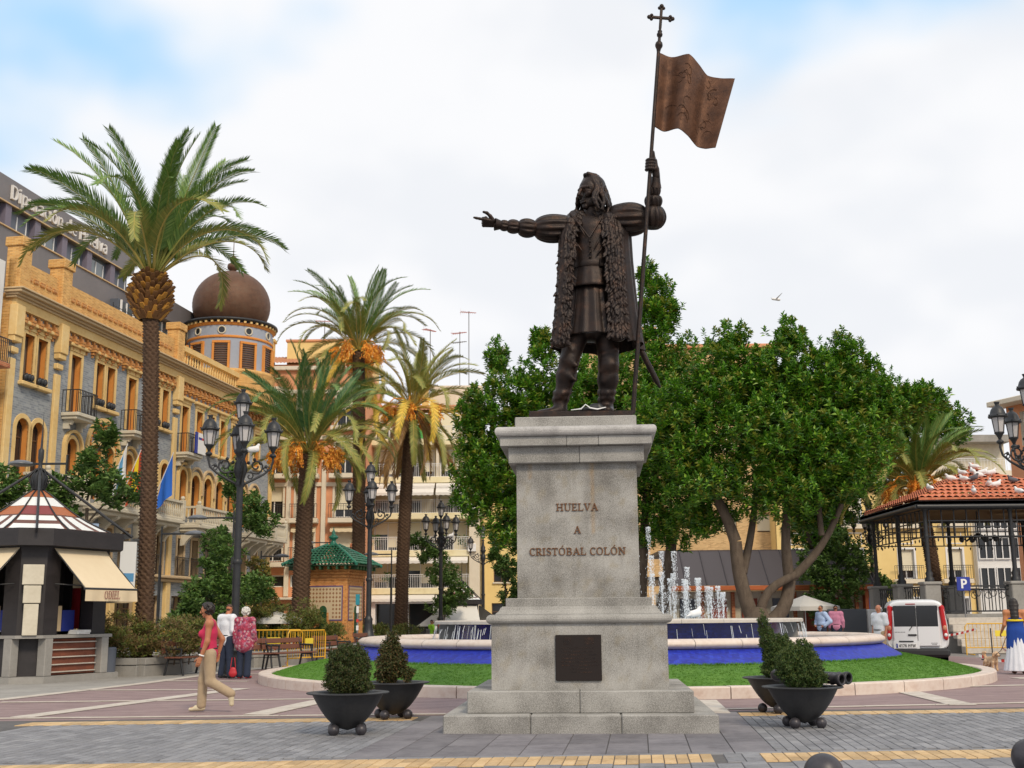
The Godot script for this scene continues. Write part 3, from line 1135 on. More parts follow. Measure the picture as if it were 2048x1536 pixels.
	var lev := [[3.02,0.26,0.30,0.22],[2.92,0.26,0.46,0.26],[2.7,0.25,0.52,0.32],[2.3,0.25,0.53,0.38],[1.9,0.25,0.555,0.42],[1.5,0.255,0.58,0.45],[1.2,0.265,0.615,0.47],[1.0,0.27,0.645,0.49]]
	for side in 2:
		var off := -0.028 if side else 0.0
		var grid := []
		for i in lev.size():
			var q = lev[i]
			var row := PackedVector3Array()
			for j in 73:
				var t := j / 72.0
				var a := deg_to_rad(lerpf(164.0,412.0,t))
				var fold := (0.02 + 0.05 * i / 7.0) * (cos(a * 11.0 + i * 0.15) * 0.6 + 0.4 * cos(a * 17.0))
				var hem := -0.04 * cos(a * 5.0) * (i / 7.0) if i == 7 else 0.0
				row.push_back(V.call(q[1] + cos(a) * (q[2] + fold * 0.7 + off),q[0] + hem,sin(a) * (q[3] + fold * 0.7 + off)))
			grid.append(row)
		if side == 0: grid.reverse()
		ct.surf(grid)
	obj("coat",ct,bz,S)
	# fur facing: thick tufts down both fronts and round the collar
	var fu := []
	var fr := RandomNumberGenerator.new()
	fr.seed = 77
	var left := [[3.0,-0.02,0.12],[2.85,-0.1,0.22],[2.6,-0.16,0.28],[2.3,-0.18,0.33],[1.9,-0.21,0.36],[1.5,-0.245,0.38],[1.2,-0.275,0.4],[0.98,-0.29,0.41]]
	var right := [[3.05,0.4,0.12],[2.85,0.47,0.25],[2.6,0.49,0.32],[2.3,0.5,0.36],[1.9,0.51,0.4],[1.5,0.515,0.42],[1.2,0.52,0.44],[1.06,0.52,0.45]]
	for side in [left,right]:
		for k in side.size() - 1:
			fu.append([V.call(side[k][1],side[k][0],side[k][2] - 0.05),V.call(side[k + 1][1],side[k + 1][0],side[k + 1][2] - 0.05),0.065,0.065,Vector3(1.6,1,0.8)])
		for row in 52:
			var t: float = row / 51.0 * (side.size() - 1.001)
			var k := int(t)
			var f := t - k
			var y: float = lerpf(side[k][0],side[k + 1][0],f)
			var x: float = lerpf(side[k][1],side[k + 1][1],f)
			var z: float = lerpf(side[k][2],side[k + 1][2],f)
			var wid := 0.135 if side == right else 0.115
			for cix in 6:
				var u := (cix - 2.5) / 2.5
				var p: Vector3 = V.call(x + u * wid * 0.85 + fr.randf_range(-0.012,0.012),y + (0.02 if cix % 2 else 0.0) + fr.randf_range(-0.012,0.012),z - absf(u) * 0.035 - (maxf(0.0,-u) * 0.05 if side == left else maxf(0.0,u) * 0.03))
				fu.append([p,p + Vector3(u * 0.025 + fr.randf_range(-0.02,0.02),-0.04,0.03) * fr.randf_range(0.7,1.5),fr.randf_range(0.02,0.034),0.012])
	for k in 26:
		var a := PI + PI * k / 25.0
		for w in 3:
			var p: Vector3 = V.call(0.2 + cos(a) * (0.22 + 0.05 * w),3.04 - 0.045 * w + 0.03 * sin(-a),0.08 + sin(a) * (0.15 + 0.045 * w))
			fu.append([p,p + Vector3(cos(a) * 0.03,-0.02,sin(a) * 0.03),0.04,0.03])
	for k in 10:
		for w in 3:
			fu.append([V.call(-0.12 + 0.05 * w,2.98 - k * 0.012 - w * 0.01,0.02 + k * 0.02),V.call(-0.14 + 0.05 * w,2.93 - k * 0.012,0.05 + k * 0.02),0.04,0.03])
			fu.append([V.call(0.42 + 0.055 * w,3.05 - k * 0.012 - w * 0.01,0.02 + k * 0.02),V.call(0.44 + 0.055 * w,3.0 - k * 0.012,0.05 + k * 0.02),0.04,0.03])
	obj("fur_trim",blob(fu,0.015,0.008),bz,S)
	# sword
	var sw := MB.new()
	sw.tube([V.call(0.7,1.4,-0.1),V.call(0.88,1.04,-0.16),V.call(1.12,0.55,-0.22),V.call(1.17,0.45,-0.23)],[0.04,0.045,0.04,0.012],10)
	obj("scabbard",sw,bz,S)
	# staff with a cross
	var st := MB.new()
	st.tube([f0,f1],[0.032,0.026],14)
	var staff := obj("staff",st,bz,S)
	var ax := (f1 - f0).normalized()
	var xr := Vector3(1,0,0)
	xr = (xr - ax * xr.dot(ax)).normalized()
	var kb := MB.new()
	kb.t = Transform3D(Basis(xr,ax,xr.cross(ax)),f1)
	kb.lathe([[0.028,-0.05],[0.035,-0.01],[0.055,0.03],[0.058,0.055],[0.05,0.09],[0.025,0.12],[0.022,0.18],[0.04,0.2],[0.045,0.23],[0.03,0.265],[0.036,0.28],[0.02,0.3],[0.018,0.36]],16)
	obj("knop",kb,bz,staff)
	var cr := MB.new()
	cr.t = kb.t
	cr.cbox(Vector3(0,0.49,0),Vector3(0.042,0.34,0.04),0.008)
	cr.cbox(Vector3(0,0.5,0),Vector3(0.28,0.042,0.04),0.008)
	for e in [[0.14,0.5,1,0],[-0.14,0.5,-1,0],[0,0.66,0,1]]:
		cr.ball(Vector3(e[0] + e[2] * 0.035,e[1] + e[3] * 0.035,0),Vector3(0.034,0.034,0.024),10,6)
		cr.ball(Vector3(e[0] - e[3] * 0.03,e[1] - e[2] * 0.03,0),Vector3(0.028,0.028,0.024),10,6)
		cr.ball(Vector3(e[0] + e[3] * 0.03,e[1] + e[2] * 0.03,0),Vector3(0.028,0.028,0.024),10,6)
	obj("cross",cr,bz,staff)
	# banner: a sheet of bronze in two waves
	var fl := MB.new()
	var top := [Vector2(1.235,5.44),Vector2(1.45,5.41),Vector2(1.68,5.37),Vector2(1.83,5.25),Vector2(1.98,5.13),Vector2(2.17,5.065),Vector2(2.36,5.01)]
	var bot := [Vector2(1.135,4.27),Vector2(1.3,4.23),Vector2(1.48,4.2),Vector2(1.63,4.12),Vector2(1.78,4.01),Vector2(1.9,3.955),Vector2(2.03,3.93)]
	var zz := [0.3,0.2,0.38,0.3,0.16,0.2,0.3]
	for side in 2:
		var grid := []
		for i in 13:
			var s := i / 12.0
			var row := PackedVector3Array()
			for j in 37:
				var t := j / 36.0 * 5.999
				var k := int(t)
				var f := t - k
				var sm := f
				var p0: Vector2 = top[k].lerp(top[k + 1],sm)
				var p1: Vector2 = bot[k].lerp(bot[k + 1],sm)
				var p := p0.lerp(p1,s)
				var z := cubic_interpolate(zz[k],zz[k + 1],zz[maxi(k - 1,0)],zz[mini(k + 2,6)],f)
				row.push_back(V.call(p.x,p.y,z + (-0.022 if side else 0.0)))
			grid.append(row)
		if side == 1: grid.reverse()
		fl.surf(grid)
	var flag := obj("banner",fl,M.bronze_flag,S)
	flag.set_meta("label","waving bronze banner with faint raised figures")
	var rel := MB.new()
	# raised figures on the banner: rearing beasts hinted at by curled ridges
	var sets := [[0.74,0.2,0.2],[0.72,0.68,0.2],[0.28,0.25,0.16],[0.28,0.72,0.16]]
	var fr2 := RandomNumberGenerator.new()
	fr2.seed = 4
	for q in sets:
		for m in 6:
			var pts := []
			var ph := fr2.randf() * TAU
			var cu: float = q[0] + fr2.randf_range(-0.1,0.1)
			var cv: float = q[1] + fr2.randf_range(-0.14,0.14)
			for i in 9:
				var a := ph + i * 0.42
				var u := clampf(cu + cos(a) * 0.05 + i * 0.008,0.03,0.97)
				var w := clampf(cv + sin(a) * 0.06,0.03,0.97)
				var t := u * 5.999
				var k := int(t)
				var f := t - k
				var p: Vector2 = top[k].lerp(top[k + 1],f).lerp(bot[k].lerp(bot[k + 1],f),w)
				pts.append(V.call(p.x,p.y,cubic_interpolate(zz[k],zz[k + 1],zz[maxi(k - 1,0)],zz[mini(k + 2,6)],f) + 0.004))
			rel.tube(pts,0.004,5)
	obj("relief",rel,M.bronze_flag,flag)
	# a dark bag with a white emblem of cloth left between the boots
	var bag := thing("dropped_cloth","small black and white cloth bundle between the statue's boots","cloth bundle",Vector3(1.07,4.16,PZ + 0.5))
	obj("bundle",blob([[Vector3(-0.12,0.04,0),Vector3(0.16,0.05,0),0.04,0.06,Vector3(1,0.8,1.2)],[Vector3(0.05,0.08,0),Vector3(0.12,0.09,0.02),0.05,0.04]],0.012,0.03),M.black_paint,bag)
	var wl := MB.new()
	wl.tube([Vector3(-0.26,0.03,0.05),Vector3(-0.12,0.04,0.07),Vector3(-0.06,0.1,0.08),Vector3(0.0,0.05,0.09),Vector3(0.1,0.03,0.095),Vector3(0.22,0.06,0.08)],[0.006,0.012,0.01,0.012,0.012,0.006],6)
	obj("white_strap",wl,M.white_paint,bag)

# ---------- lawn island and fountain ----------
const FX := 2.5
const FZ := -29.2

func arc_block(r0: float,r1: float,y0: float,y1: float,a0: float,a1: float,seg := 4,b := 0.02) -> MB:
	# a piece of a ring, its upper edges eased
	var mb := MB.new()
	var prof := [[r1,y0],[r1,y1 - b],[r1 - b,y1],[r0 + b,y1],[r0,y1 - b],[r0,y0]]
	for k in prof.size() - 1:
		mb.lathe([prof[k],prof[k + 1]],seg,a0,a1)
	for e in [a0,a1]:
		var pts := []
		for q in prof: pts.append(Vector3(cos(e) * q[0],q[1],sin(e) * q[0]))
		for k in range(1,pts.size() - 1):
			if e == a0: mb.flat(pts[0],pts[k + 1],pts[k])
			else: mb.flat(pts[0],pts[k],pts[k + 1])
	return mb

func build_fountain() -> void:
	var R := 8.5
	# kerb stones
	var K := thing("lawn_kerb","low curved kerb of pinkish stone round the lawn island","kerb",Vector3(FX,0,FZ))
	var n := 44
	for i in n:
		var a0 := TAU * i / n + 0.0012
		var a1 := TAU * (i + 1) / n - 0.0012
		obj("kerb_stone",arc_block(R - 0.3,R,-0.05,0.2 + rng.randf_range(-0.003,0.003),a0,a1),M.pink_marble,K)
	# lawn: a gentle mound
	var lw := MB.new()
	var prof := []
	for i in 13:
		var t := i / 12.0
		prof.append([lerpf(R - 0.31,6.2,t),0.15 + 0.36 * pow(sin(t * PI * 0.5),0.9)])
	lw.lathe(prof,96)
	var lawn := obj("lawn",lw,M.lawn,self,mv(Vector3(FX,0,FZ)))
	structure(lawn)
	# grass blades
	var tuft := MB.new()
	var r := RandomNumberGenerator.new()
	r.seed = 3
	for k in 5:
		var a := r.randf() * TAU
		var o := Vector3(r.randf_range(-0.02,0.02),0,r.randf_range(-0.02,0.02))
		var s := Vector3(cos(a),0,sin(a)) * 0.004
		tuft.flat(o - s,o + Vector3(r.randf_range(-0.014,0.014),0.02,r.randf_range(-0.014,0.014)),o + s)
	var mm := MultiMesh.new()
	mm.transform_format = MultiMesh.TRANSFORM_3D
	mm.mesh = tuft.mesh()
	var spots := []
	for k in 26000:
		var rr := sqrt(r.randf_range(6.4 * 6.4,8.18 * 8.18))
		var a := r.randf() * PI # the half that faces the camera
		var t := (R - 0.31 - rr) / (R - 0.31 - 6.2)
		var sc := r.randf_range(0.6,1.3) * (1.8 if rr < 6.75 else 1.0)
		spots.append(Transform3D(Basis(Vector3.UP,r.randf() * TAU).scaled(Vector3.ONE * sc),Vector3(FX + cos(a) * rr,0.15 + 0.36 * pow(sin(t * PI * 0.5),0.9) - 0.004,FZ + sin(a) * rr)))
	mm.instance_count = spots.size()
	for k in spots.size(): mm.set_instance_transform(k,spots[k])
	var gi := MultiMeshInstance3D.new()
	gi.name = "grass"
	gi.multimesh = mm
	gi.material_override = M.grass_blade
	add_child(gi)
	tag(gi,"short green grass covering the lawn round the fountain","grass")
	gi.set_meta("kind","stuff")
	# fountain
	var F := thing("fountain","round two-tier fountain with sloping blue mosaic skirt and pale stone rim","fountain",Vector3(FX,0,FZ))
	var mos := brickwork("mosaic",[Color(0.008,0.02,0.36),Color(0.012,0.03,0.46),Color(0.006,0.014,0.28),Color(0.02,0.05,0.5)],Color(0.02,0.035,0.25),0.075,0.075,9)
	mos.roughness = 0.55
	mos.uv1_world_triplanar = true
	var deep := brickwork("mosaic_dark",[Color(0.006,0.015,0.16),Color(0.01,0.02,0.2),Color(0.006,0.01,0.12)],Color(0.012,0.018,0.1),0.05,0.05,10)
	deep.roughness = 0.2
	var sk := MB.new()
	sk.lathe([[6.62,0.42],[6.6,0.5],[6.15,0.76]],96)
	obj("mosaic_skirt",sk,mos,F)
	var m := 40
	for i in m:
		var a0 := TAU * i / m + 0.0008
		var a1 := TAU * (i + 1) / m - 0.0008
		var rb := MB.new()
		var pr := []
		for k in 11:
			var a := TAU * k / 10.0 - PI * 0.5
			pr.append([6.02 + cos(a) * 0.22,0.855 + sin(a) * 0.105])
		rb.lathe(pr,4,a0,a1)
		obj("rim_stone",rb,M.pink_marble,F)
	var inn := MB.new()
	inn.lathe([[5.85,0.85],[5.8,0.6],[0.0,0.6]],64)
	obj("basin",inn,deep,F)
	var wat := MB.new()
	wat.lathe([[5.83,0.74],[0.0,0.74]],64)
	obj("water_surface",wat,M.water,F)
	# upper bowl: dark blue wall under a stone lip, raw concrete at its flanks
	var wall := MB.new()
	wall.lathe([[3.95,0.5],[3.95,1.25]],72)
	obj("bowl_wall",wall,deep,F)
	for a in [-0.06,PI + 0.02]:
		obj("concrete_pier",arc_block(3.5,4.32,0.5,1.235,a - 0.16,a + 0.16,6,0.03),M.concrete,F)
	var nl := 28
	for i in nl:
		var a0 := TAU * i / nl + 0.001
		var a1 := TAU * (i + 1) / nl - 0.001
		obj("lip_stone",arc_block(3.9,4.42,1.245,1.325,a0,a1,4,0.02),M.pale_stone,F)
	var top := MB.new()
	top.lathe([[3.95,1.3],[0.0,1.3]],64)
	obj("bowl_water",top,M.water,F)
	var fl := MB.new()
	fl.lathe([[3.96,1.31],[3.9,1.2],[0.0,1.2]],64)
	obj("bowl_floor",fl,M.concrete,F)
	# water falling over the lip, in thin threads
	var fall := MB.new()
	var r2 := RandomNumberGenerator.new()
	r2.seed = 12
	for k in 110:
		var a := r2.randf_range(0.05,PI - 0.05)
		if r2.randf() < 0.35: a = [0.35,0.8,1.9,2.5][r2.randi() % 4] + r2.randf_range(-0.12,0.12)
		var y := 1.24
		var rr := 4.43
		var len_ := r2.randf_range(0.1,0.48)
		y -= r2.randf_range(0.0,0.5 - len_)
		var pts := []
		for j in 4:
			pts.append(Vector3(cos(a) * (rr + 0.02 * j),y - len_ * j / 3.0,sin(a) * (rr + 0.02 * j)))
		fall.tube(pts,r2.randf_range(0.002,0.006),4,false)
	var fo := obj("falling_water",fall,M.foam,F)
	fo.set_meta("kind","stuff")
	# jets: px from the photograph's row of plumes, heights in metres above the bowl
	var jets := [[0.75,2.28],[0.9,1.6],[1.05,1.15],[1.2,1.6],[1.33,1.12],[1.5,1.22],[1.65,0.94],[1.77,0.96],[1.93,1.0],[2.05,0.75],[2.18,0.8],[2.33,0.62],[2.44,0.8],[0.66,1.5],[0.82,1.12],[1.42,0.94],[1.25,1.0],[0.3,2.1],[-0.2,1.9],[-0.7,1.6],[-1.2,1.3],[-1.7,1.1],[-2.2,0.9]]
	for k in jets.size(): jets[k] = [jets[k][0] + 0.15,(0.75 if k % 2 else -0.55),jets[k][1]]
	for q in jets:
		var jb := MB.new()
		var h: float = q[2]
		for k in 520:
			var u := r2.randf()
			var up := r2.randf() < 0.4
			var y := h * (u if up else 1.0 - u * u)
			var spread := (0.015 + 0.025 * y / h) if up else (0.05 + 0.1 * (1.0 - y / h))
			if y > h * 0.86: spread = 0.065
			var a := r2.randf() * TAU
			var d := sqrt(r2.randf()) * spread
			var s := r2.randf_range(0.0025,0.0065)
			var c := Vector3(cos(a) * d,y,sin(a) * d)
			var e := s * r2.randf_range(1.0,5.0)
			var tp := c + Vector3(0,e,0)
			var bt := c - Vector3(0,e,0)
			var ring_ := [c + Vector3(s,0,0),c + Vector3(0,0,s),c - Vector3(s,0,0),c - Vector3(0,0,s)]
			for j in 4:
				jb.flat(ring_[j],tp,ring_[(j + 1) % 4])
				jb.flat(ring_[(j + 1) % 4],bt,ring_[j])
		obj("water_jet",jb,M.foam,F,mv(Vector3(q[0],1.31,q[1])))

# ---------- planters, cannon barrels and ball bollards ----------
func leaf_cloud(spots: Array,leaf: ArrayMesh,m: Material,called: String,parent: Node) -> MeshInstance3D:
	var ar := leaf.surface_get_arrays(0)
	var mb := MB.new()
	var vv: PackedVector3Array = ar[Mesh.ARRAY_VERTEX]
	var nn: PackedVector3Array = ar[Mesh.ARRAY_NORMAL]
	var cc: PackedColorArray = ar[Mesh.ARRAY_COLOR]
	for x in spots:
		mb.v.append_array(x * vv)
		mb.n.append_array(Transform3D(x.basis.orthonormalized(),Vector3.ZERO) * nn)
		mb.c.append_array(cc)
	return obj(called,mb,m,parent)

# a sprig: a few leaves round a point; leaf length l, width w
func sprig(nleaf: int,l: float,w: float,seed_: int,spread := 1.0,tones := []) -> ArrayMesh:
	var mb := MB.new()
	var r := RandomNumberGenerator.new()
	r.seed = seed_
	for k in nleaf:
		var d := Vector3(r.randf_range(-1,1),r.randf_range(-0.5,1),r.randf_range(-1,1)).normalized()
		var s := d.cross(Vector3(r.randf_range(-1,1),r.randf_range(-1,1),r.randf_range(-1,1))).normalized() * w * 0.5
		var up := s.cross(d).normalized() * w * 0.22
		var o := d * l * 0.35 * spread * r.randf()
		var ll := l * r.randf_range(0.75,1.2)
		if tones.size(): mb.col = tones[r.randi() % tones.size()] * r.randf_range(0.8,1.2)
		var a := o
		var m1 := o + d * ll * 0.45
		var e := o + d * ll - up
		mb.flat(a,m1 - s + up,e)
		mb.flat(a,e,m1 + s + up)
	return mb.mesh()

func rand_basis(r: RandomNumberGenerator,sc: float) -> Basis:
	return Basis.from_euler(Vector3(r.randf_range(-0.9,0.9),r.randf() * TAU,r.randf_range(-0.9,0.9))).scaled(Vector3.ONE * sc)

func shrub(label: String,at: Vector3,lobes: Array,dens: int,seed_: int,leaf: ArrayMesh,m: Material,group := "") -> Node3D:
	# lobes: [centre, radii]
	var S := thing("boxwood_shrub",label,"shrub",at,0.0,group)
	var r := RandomNumberGenerator.new()
	r.seed = seed_
	var st := MB.new()
	for k in 5:
		var a := TAU * k / 5.0
		var q: Array = lobes[k % lobes.size()]
		var c: Vector3 = q[0]
		st.tube([Vector3(cos(a) * 0.02,-0.06,sin(a) * 0.02),Vector3(cos(a) * 0.05,c.y * 0.5,sin(a) * 0.05),c + Vector3(cos(a) * 0.08,0.05,sin(a) * 0.08)],[0.016,0.012,0.006],5)
	obj("stem",st,M.bark,S)
	var f := FastNoiseLite.new()
	f.seed = seed_
	f.frequency = 5.0
	var spots := []
	for q in lobes:
		var cnt := int(dens * (q[1].x * q[1].y * q[1].z) / 0.02)
		for k in cnt:
			var d := Vector3(r.randfn(),r.randfn(),r.randfn()).normalized()
			var rad := pow(r.randf(),0.28)
			var p: Vector3 = q[0] + d * q[1] * rad * (1.0 + f.get_noise_3dv(d * 1.2) * 0.35)
			spots.append(Transform3D(rand_basis(r,r.randf_range(0.7,1.25)),p))
	leaf_cloud(spots,leaf,m,"foliage",S)
	S.scale = Vector3(0.9,1.0,0.9)
	return S

func make_planter(label: String,at: Vector3,turn: float) -> Node3D:
	var P := thing("bowl_planter",label,"planter",at,turn,"black bowl planters on ball feet")
	var bo := MB.new()
	var prof := []
	for i in 15:
		var t := i / 14.0
		var a := t * PI * 0.5
		prof.append([0.445 * pow(t,0.5),0.05 + 0.445 * t])
	prof[0][0] = 0.0
	bo.lathe(prof,48)
	obj("bowl",bo,M.cast_pot,P)
	var ri := MB.new()
	ri.lathe([[0.37,0.46],[0.44,0.485],[0.50,0.488],[0.512,0.496],[0.508,0.506],[0.44,0.512],[0.37,0.5],[0.36,0.44]],56)
	obj("rim",ri,M.cast_pot,P)
	var so := MB.new()
	so.lathe([[0.38,0.46],[0.2,0.475],[0.0,0.47]],24)
	obj("soil",so,M.soil,P)
	for k in 4:
		var a := PI * 0.25 + PI * 0.5 * k
		var fb := MB.new()
		fb.ball(Vector3(cos(a) * 0.235,0.066,sin(a) * 0.235),0.07,20,12)
		obj("ball_foot",fb,M.ball_steel,P)
	return P

func build_planters() -> void:
	mottled("bark",[Color(0.05,0.036,0.026),Color(0.12,0.09,0.066),Color(0.17,0.135,0.1)],0.8,0.95,0.01,0.06,0.35,0.5,256,90,Vector3(1.5,0.5,1.5))
	var lf := mat("box_leaf",Color.WHITE,0.6)
	lf.vertex_color_use_as_albedo = true
	var boxl := sprig(16,0.034,0.017,6,1.6,[Color(0.028,0.052,0.01),Color(0.042,0.07,0.013),Color(0.06,0.085,0.018),Color(0.085,0.075,0.022),Color(0.035,0.05,0.012)])
	var boxb := sprig(16,0.034,0.017,7,1.6,[Color(0.045,0.06,0.014),Color(0.09,0.06,0.018),Color(0.12,0.07,0.02),Color(0.06,0.07,0.016)])
	var boxg := sprig(16,0.034,0.015,8,1.6,[Color(0.03,0.07,0.012),Color(0.045,0.085,0.014),Color(0.075,0.1,0.02)])
	var V := func(x,y,z): return Vector3(x,y,z)
	var a: Vector3 = V.call(-2.06,0.0,-15.0)
	make_planter("black bowl planter on ball feet with dense round shrub, nearest left of the pedestal",a,deg_to_rad(8))
	shrub("dense rounded boxwood shrub in the near left bowl planter",a + V.call(0,0.5,0),[[V.call(0.0,0.25,0),V.call(0.29,0.29,0.29)],[V.call(-0.06,0.42,0.02),V.call(0.2,0.16,0.2)],[V.call(0.1,0.38,0.0),V.call(0.18,0.18,0.18)],[V.call(-0.12,0.12,0.05),V.call(0.2,0.14,0.2)],[V.call(0.13,0.1,0.05),V.call(0.2,0.13,0.2)]],900,5,boxl,lf,"boxwood shrubs in the planters")
	var b: Vector3 = V.call(-1.72,0.0,-17.25)
	make_planter("black bowl planter with browning cone shrub, set behind the near left planter",b,deg_to_rad(20))
	shrub("browning cone-shaped boxwood with a knob on top in the rear left planter",b + V.call(0.0,0.5,0),[[V.call(-0.04,0.27,0),V.call(0.25,0.22,0.25)],[V.call(-0.05,0.45,0),V.call(0.17,0.16,0.17)],[V.call(-0.03,0.62,0),V.call(0.115,0.09,0.11)],[V.call(-0.12,0.1,0),V.call(0.17,0.13,0.17)],[V.call(0.24,0.1,0.05),V.call(0.1,0.11,0.1)]],1000,9,boxb,lf,"boxwood shrubs in the planters")
	var c: Vector3 = V.call(3.67,0.0,-15.45)
	make_planter("black bowl planter with green round shrub and cannon barrels on its rim",c,deg_to_rad(3))
	shrub("green rounded boxwood shrub in the near right bowl planter",c + V.call(-0.02,0.5,0),[[V.call(0.0,0.23,0),V.call(0.31,0.25,0.3)],[V.call(0.03,0.42,0.0),V.call(0.2,0.15,0.2)],[V.call(-0.16,0.3,0.02),V.call(0.17,0.18,0.18)],[V.call(0.2,0.1,0.05),V.call(0.17,0.1,0.2)]],1000,15,boxg,lf,"boxwood shrubs in the planters")
	var d: Vector3 = V.call(3.86,0.0,-17.75)
	make_planter("black bowl planter with tall narrow shrub, half hidden behind the near right planter",d,deg_to_rad(30))
	shrub("tall narrow boxwood shrub in the rear right planter",d + V.call(0,0.5,0),[[V.call(0.0,0.3,0),V.call(0.22,0.25,0.22)],[V.call(-0.14,0.55,0),V.call(0.13,0.22,0.13)],[V.call(-0.2,0.8,0.0),V.call(0.085,0.16,0.085)],[V.call(0.1,0.45,0.0),V.call(0.16,0.17,0.17)],[V.call(-0.1,0.1,0.0),V.call(0.16,0.12,0.16)]],1000,19,boxg,lf,"boxwood shrubs in the planters")
	# two cannon barrels laid over the rims behind the near right shrub
	for k in 2:
		var C := thing("cannon_barrel",["dark cannon barrel with ringed bronze muzzle, the nearer of the two on the planter","dark cannon barrel with plain black muzzle, the farther of the two on the planter"][k],"cannon",V.call(4.16 + 0.17 * k,0.59,-15.35 - 0.3 * k),0.0,"cannon barrels across the right planters")
		var dir := V.call(-0.62,0.02,-0.75).normalized() as Vector3
		var zx := Vector3.UP.cross(dir).normalized()
		var tb := MB.new()
		tb.t = Transform3D(Basis(zx,dir,zx.cross(dir)),Vector3.ZERO)
		tb.lathe([[0.045,0.25],[0.047,0.01],[0.075,0.0],[0.082,0.02],[0.08,0.06],[0.068,0.08],[0.066,0.13],[0.074,0.14],[0.074,0.165],[0.066,0.175],[0.068,0.5],[0.078,1.0],[0.08,1.05],[0.05,1.1],[0.0,1.1]],24)
		obj("barrel",tb,M.ball_steel if k == 0 else M.iron,C)
		var bore := MB.new()
		bore.t = tb.t
		bore.lathe([[0.046,0.012],[0.044,0.25],[0.0,0.25]],20)
		obj("bore",bore,M.black_paint,C)
	for q in [[2.45,-9.75,"dark steel ball bollard cut off by the bottom edge of the picture"],[4.52,-10.75,"dark steel ball bollard at the lower right corner"]]:
		var B := thing("ball_bollard",q[2],"bollard",Vector3(q[0],0,q[1]),0.0,"ball bollards")
		var sb := MB.new()
		sb.ball(Vector3(0,0.158,0),0.16,40,24)
		obj("ball",sb,M.ball_steel,B)
		var bb := MB.new()
		bb.lathe([[0.07,-0.01],[0.07,0.02],[0.06,0.03],[0.0,0.03]],20)
		obj("collar",bb,M.iron,B)

# ---------- the corner palace with the dome, and the grey block behind it ----------
# local frame: x along the facade (away from the camera), y up, z out of the facade
func wall_with_holes(X0: float,L: float,y0: float,y1: float,holes: Array,depth: float,mb: MB,reveal) -> void:
	# a wall at z = 0 with rectangular or arched holes [x0, y0, x1, y1, arched]; reveals go back by depth
	holes.sort_custom(func(a,b): return a[0] < b[0])
	# split into vertical bands at hole edges
	var xs := [X0,L]
	for h in holes:
		xs.append(h[0])
		xs.append(h[2])
	xs.sort()
	for i in xs.size() - 1:
		var xa: float = xs[i]
		var xb: float = xs[i + 1]
		if xb - xa < 0.0005: continue
		var mid := (xa + xb) / 2
		var cuts := []
		for h in holes:
			if h[0] < mid and h[2] > mid: cuts.append(h)
		cuts.sort_custom(func(a,b): return a[1] < b[1])
		var y := y0
		for h in cuts:
			if h[1] > y: mb.quad(Vector3(xa,y,0),Vector3(xa,h[1],0),Vector3(xb,h[1],0),Vector3(xb,y,0))
			y = h[3]
		if y1 > y: mb.quad(Vector3(xa,y,0),Vector3(xa,y1,0),Vector3(xb,y1,0),Vector3(xb,y,0))
	for h in holes:
		var a: float = h[0]; var b: float = h[1]; var c: float = h[2]; var d: float = h[3]
		var out := hole_outline(h)
		if h.size() > 4 and h[4]:
			# fill the spandrels between the arch and its box
			var r := (c - a) / 2
			var cy := d - r
			for k in 8:
				for s in [-1.0,1.0]:
					var t0 := PI / 2 * k / 8
					var t1 := PI / 2 * (k + 1) / 8
					var cx := (a + c) / 2
					var p := Vector3(cx + s * r * cos(t0),cy + r * sin(t0),0)
					var q := Vector3(cx + s * r * cos(t1),cy + r * sin(t1),0)
					var e := Vector3(cx + s * r,d,0)
					if s > 0: mb.flat(p,q,e)
					else: mb.flat(p,e,q)
		if reveal == null: continue
		for k in out.size():
			var p: Vector2 = out[k]
			var q: Vector2 = out[(k + 1) % out.size()]
			# seen from inside the hole
			reveal.quad(Vector3(p.x,p.y,0),Vector3(p.x,p.y,-depth),Vector3(q.x,q.y,-depth),Vector3(q.x,q.y,0))

func hole_outline(h: Array) -> Array:
	var a: float = h[0]; var b: float = h[1]; var c: float = h[2]; var d: float = h[3]
	if h.size() > 4 and h[4]:
		var r := (c - a) / 2
		var o := [Vector2(a,b)]
		o.append(Vector2(c,b))
		for k in 17:
			var t := PI * k / 16
			o.append(Vector2((a + c) / 2 + r * cos(t),d - r + r * sin(t)))
		o.reverse()
		return o
	return [Vector2(a,b),Vector2(a,d),Vector2(c,d),Vector2(c,b)]

# a frame that follows a hole's outline, width w, standing proud
func surround(h: Array,w: float,proud: float,mb: MB,sill := true) -> void:
	var arched: bool = h.size() > 4 and h[4]
	var a: float = h[0]; var b: float = h[1]; var c: float = h[2]; var d: float = h[3]
	if arched:
		var r := (c - a) / 2
		var cx := (a + c) / 2
		var cy := d - r
		mb.bx(a - w,b,-0.05,a,cy,proud)
		mb.bx(c,b,-0.05,c + w,cy,proud)
		var g := []
		for q in [[r,-0.05],[r,proud],[r + w,proud],[r + w,-0.05]]:
			var row := PackedVector3Array()
			for k in 17:
				var t := PI * k / 16
				row.push_back(Vector3(cx - q[0] * cos(t),cy + q[0] * sin(t),q[1]))
			g.append(row)
		mb.surf(g,false,true)
	else:
		mb.bx(a - w,b,-0.05,a,d + w,proud)
		mb.bx(c,b,-0.05,c + w,d + w,proud)
		mb.bx(a,d,-0.05,c,d + w,proud - 0.003)

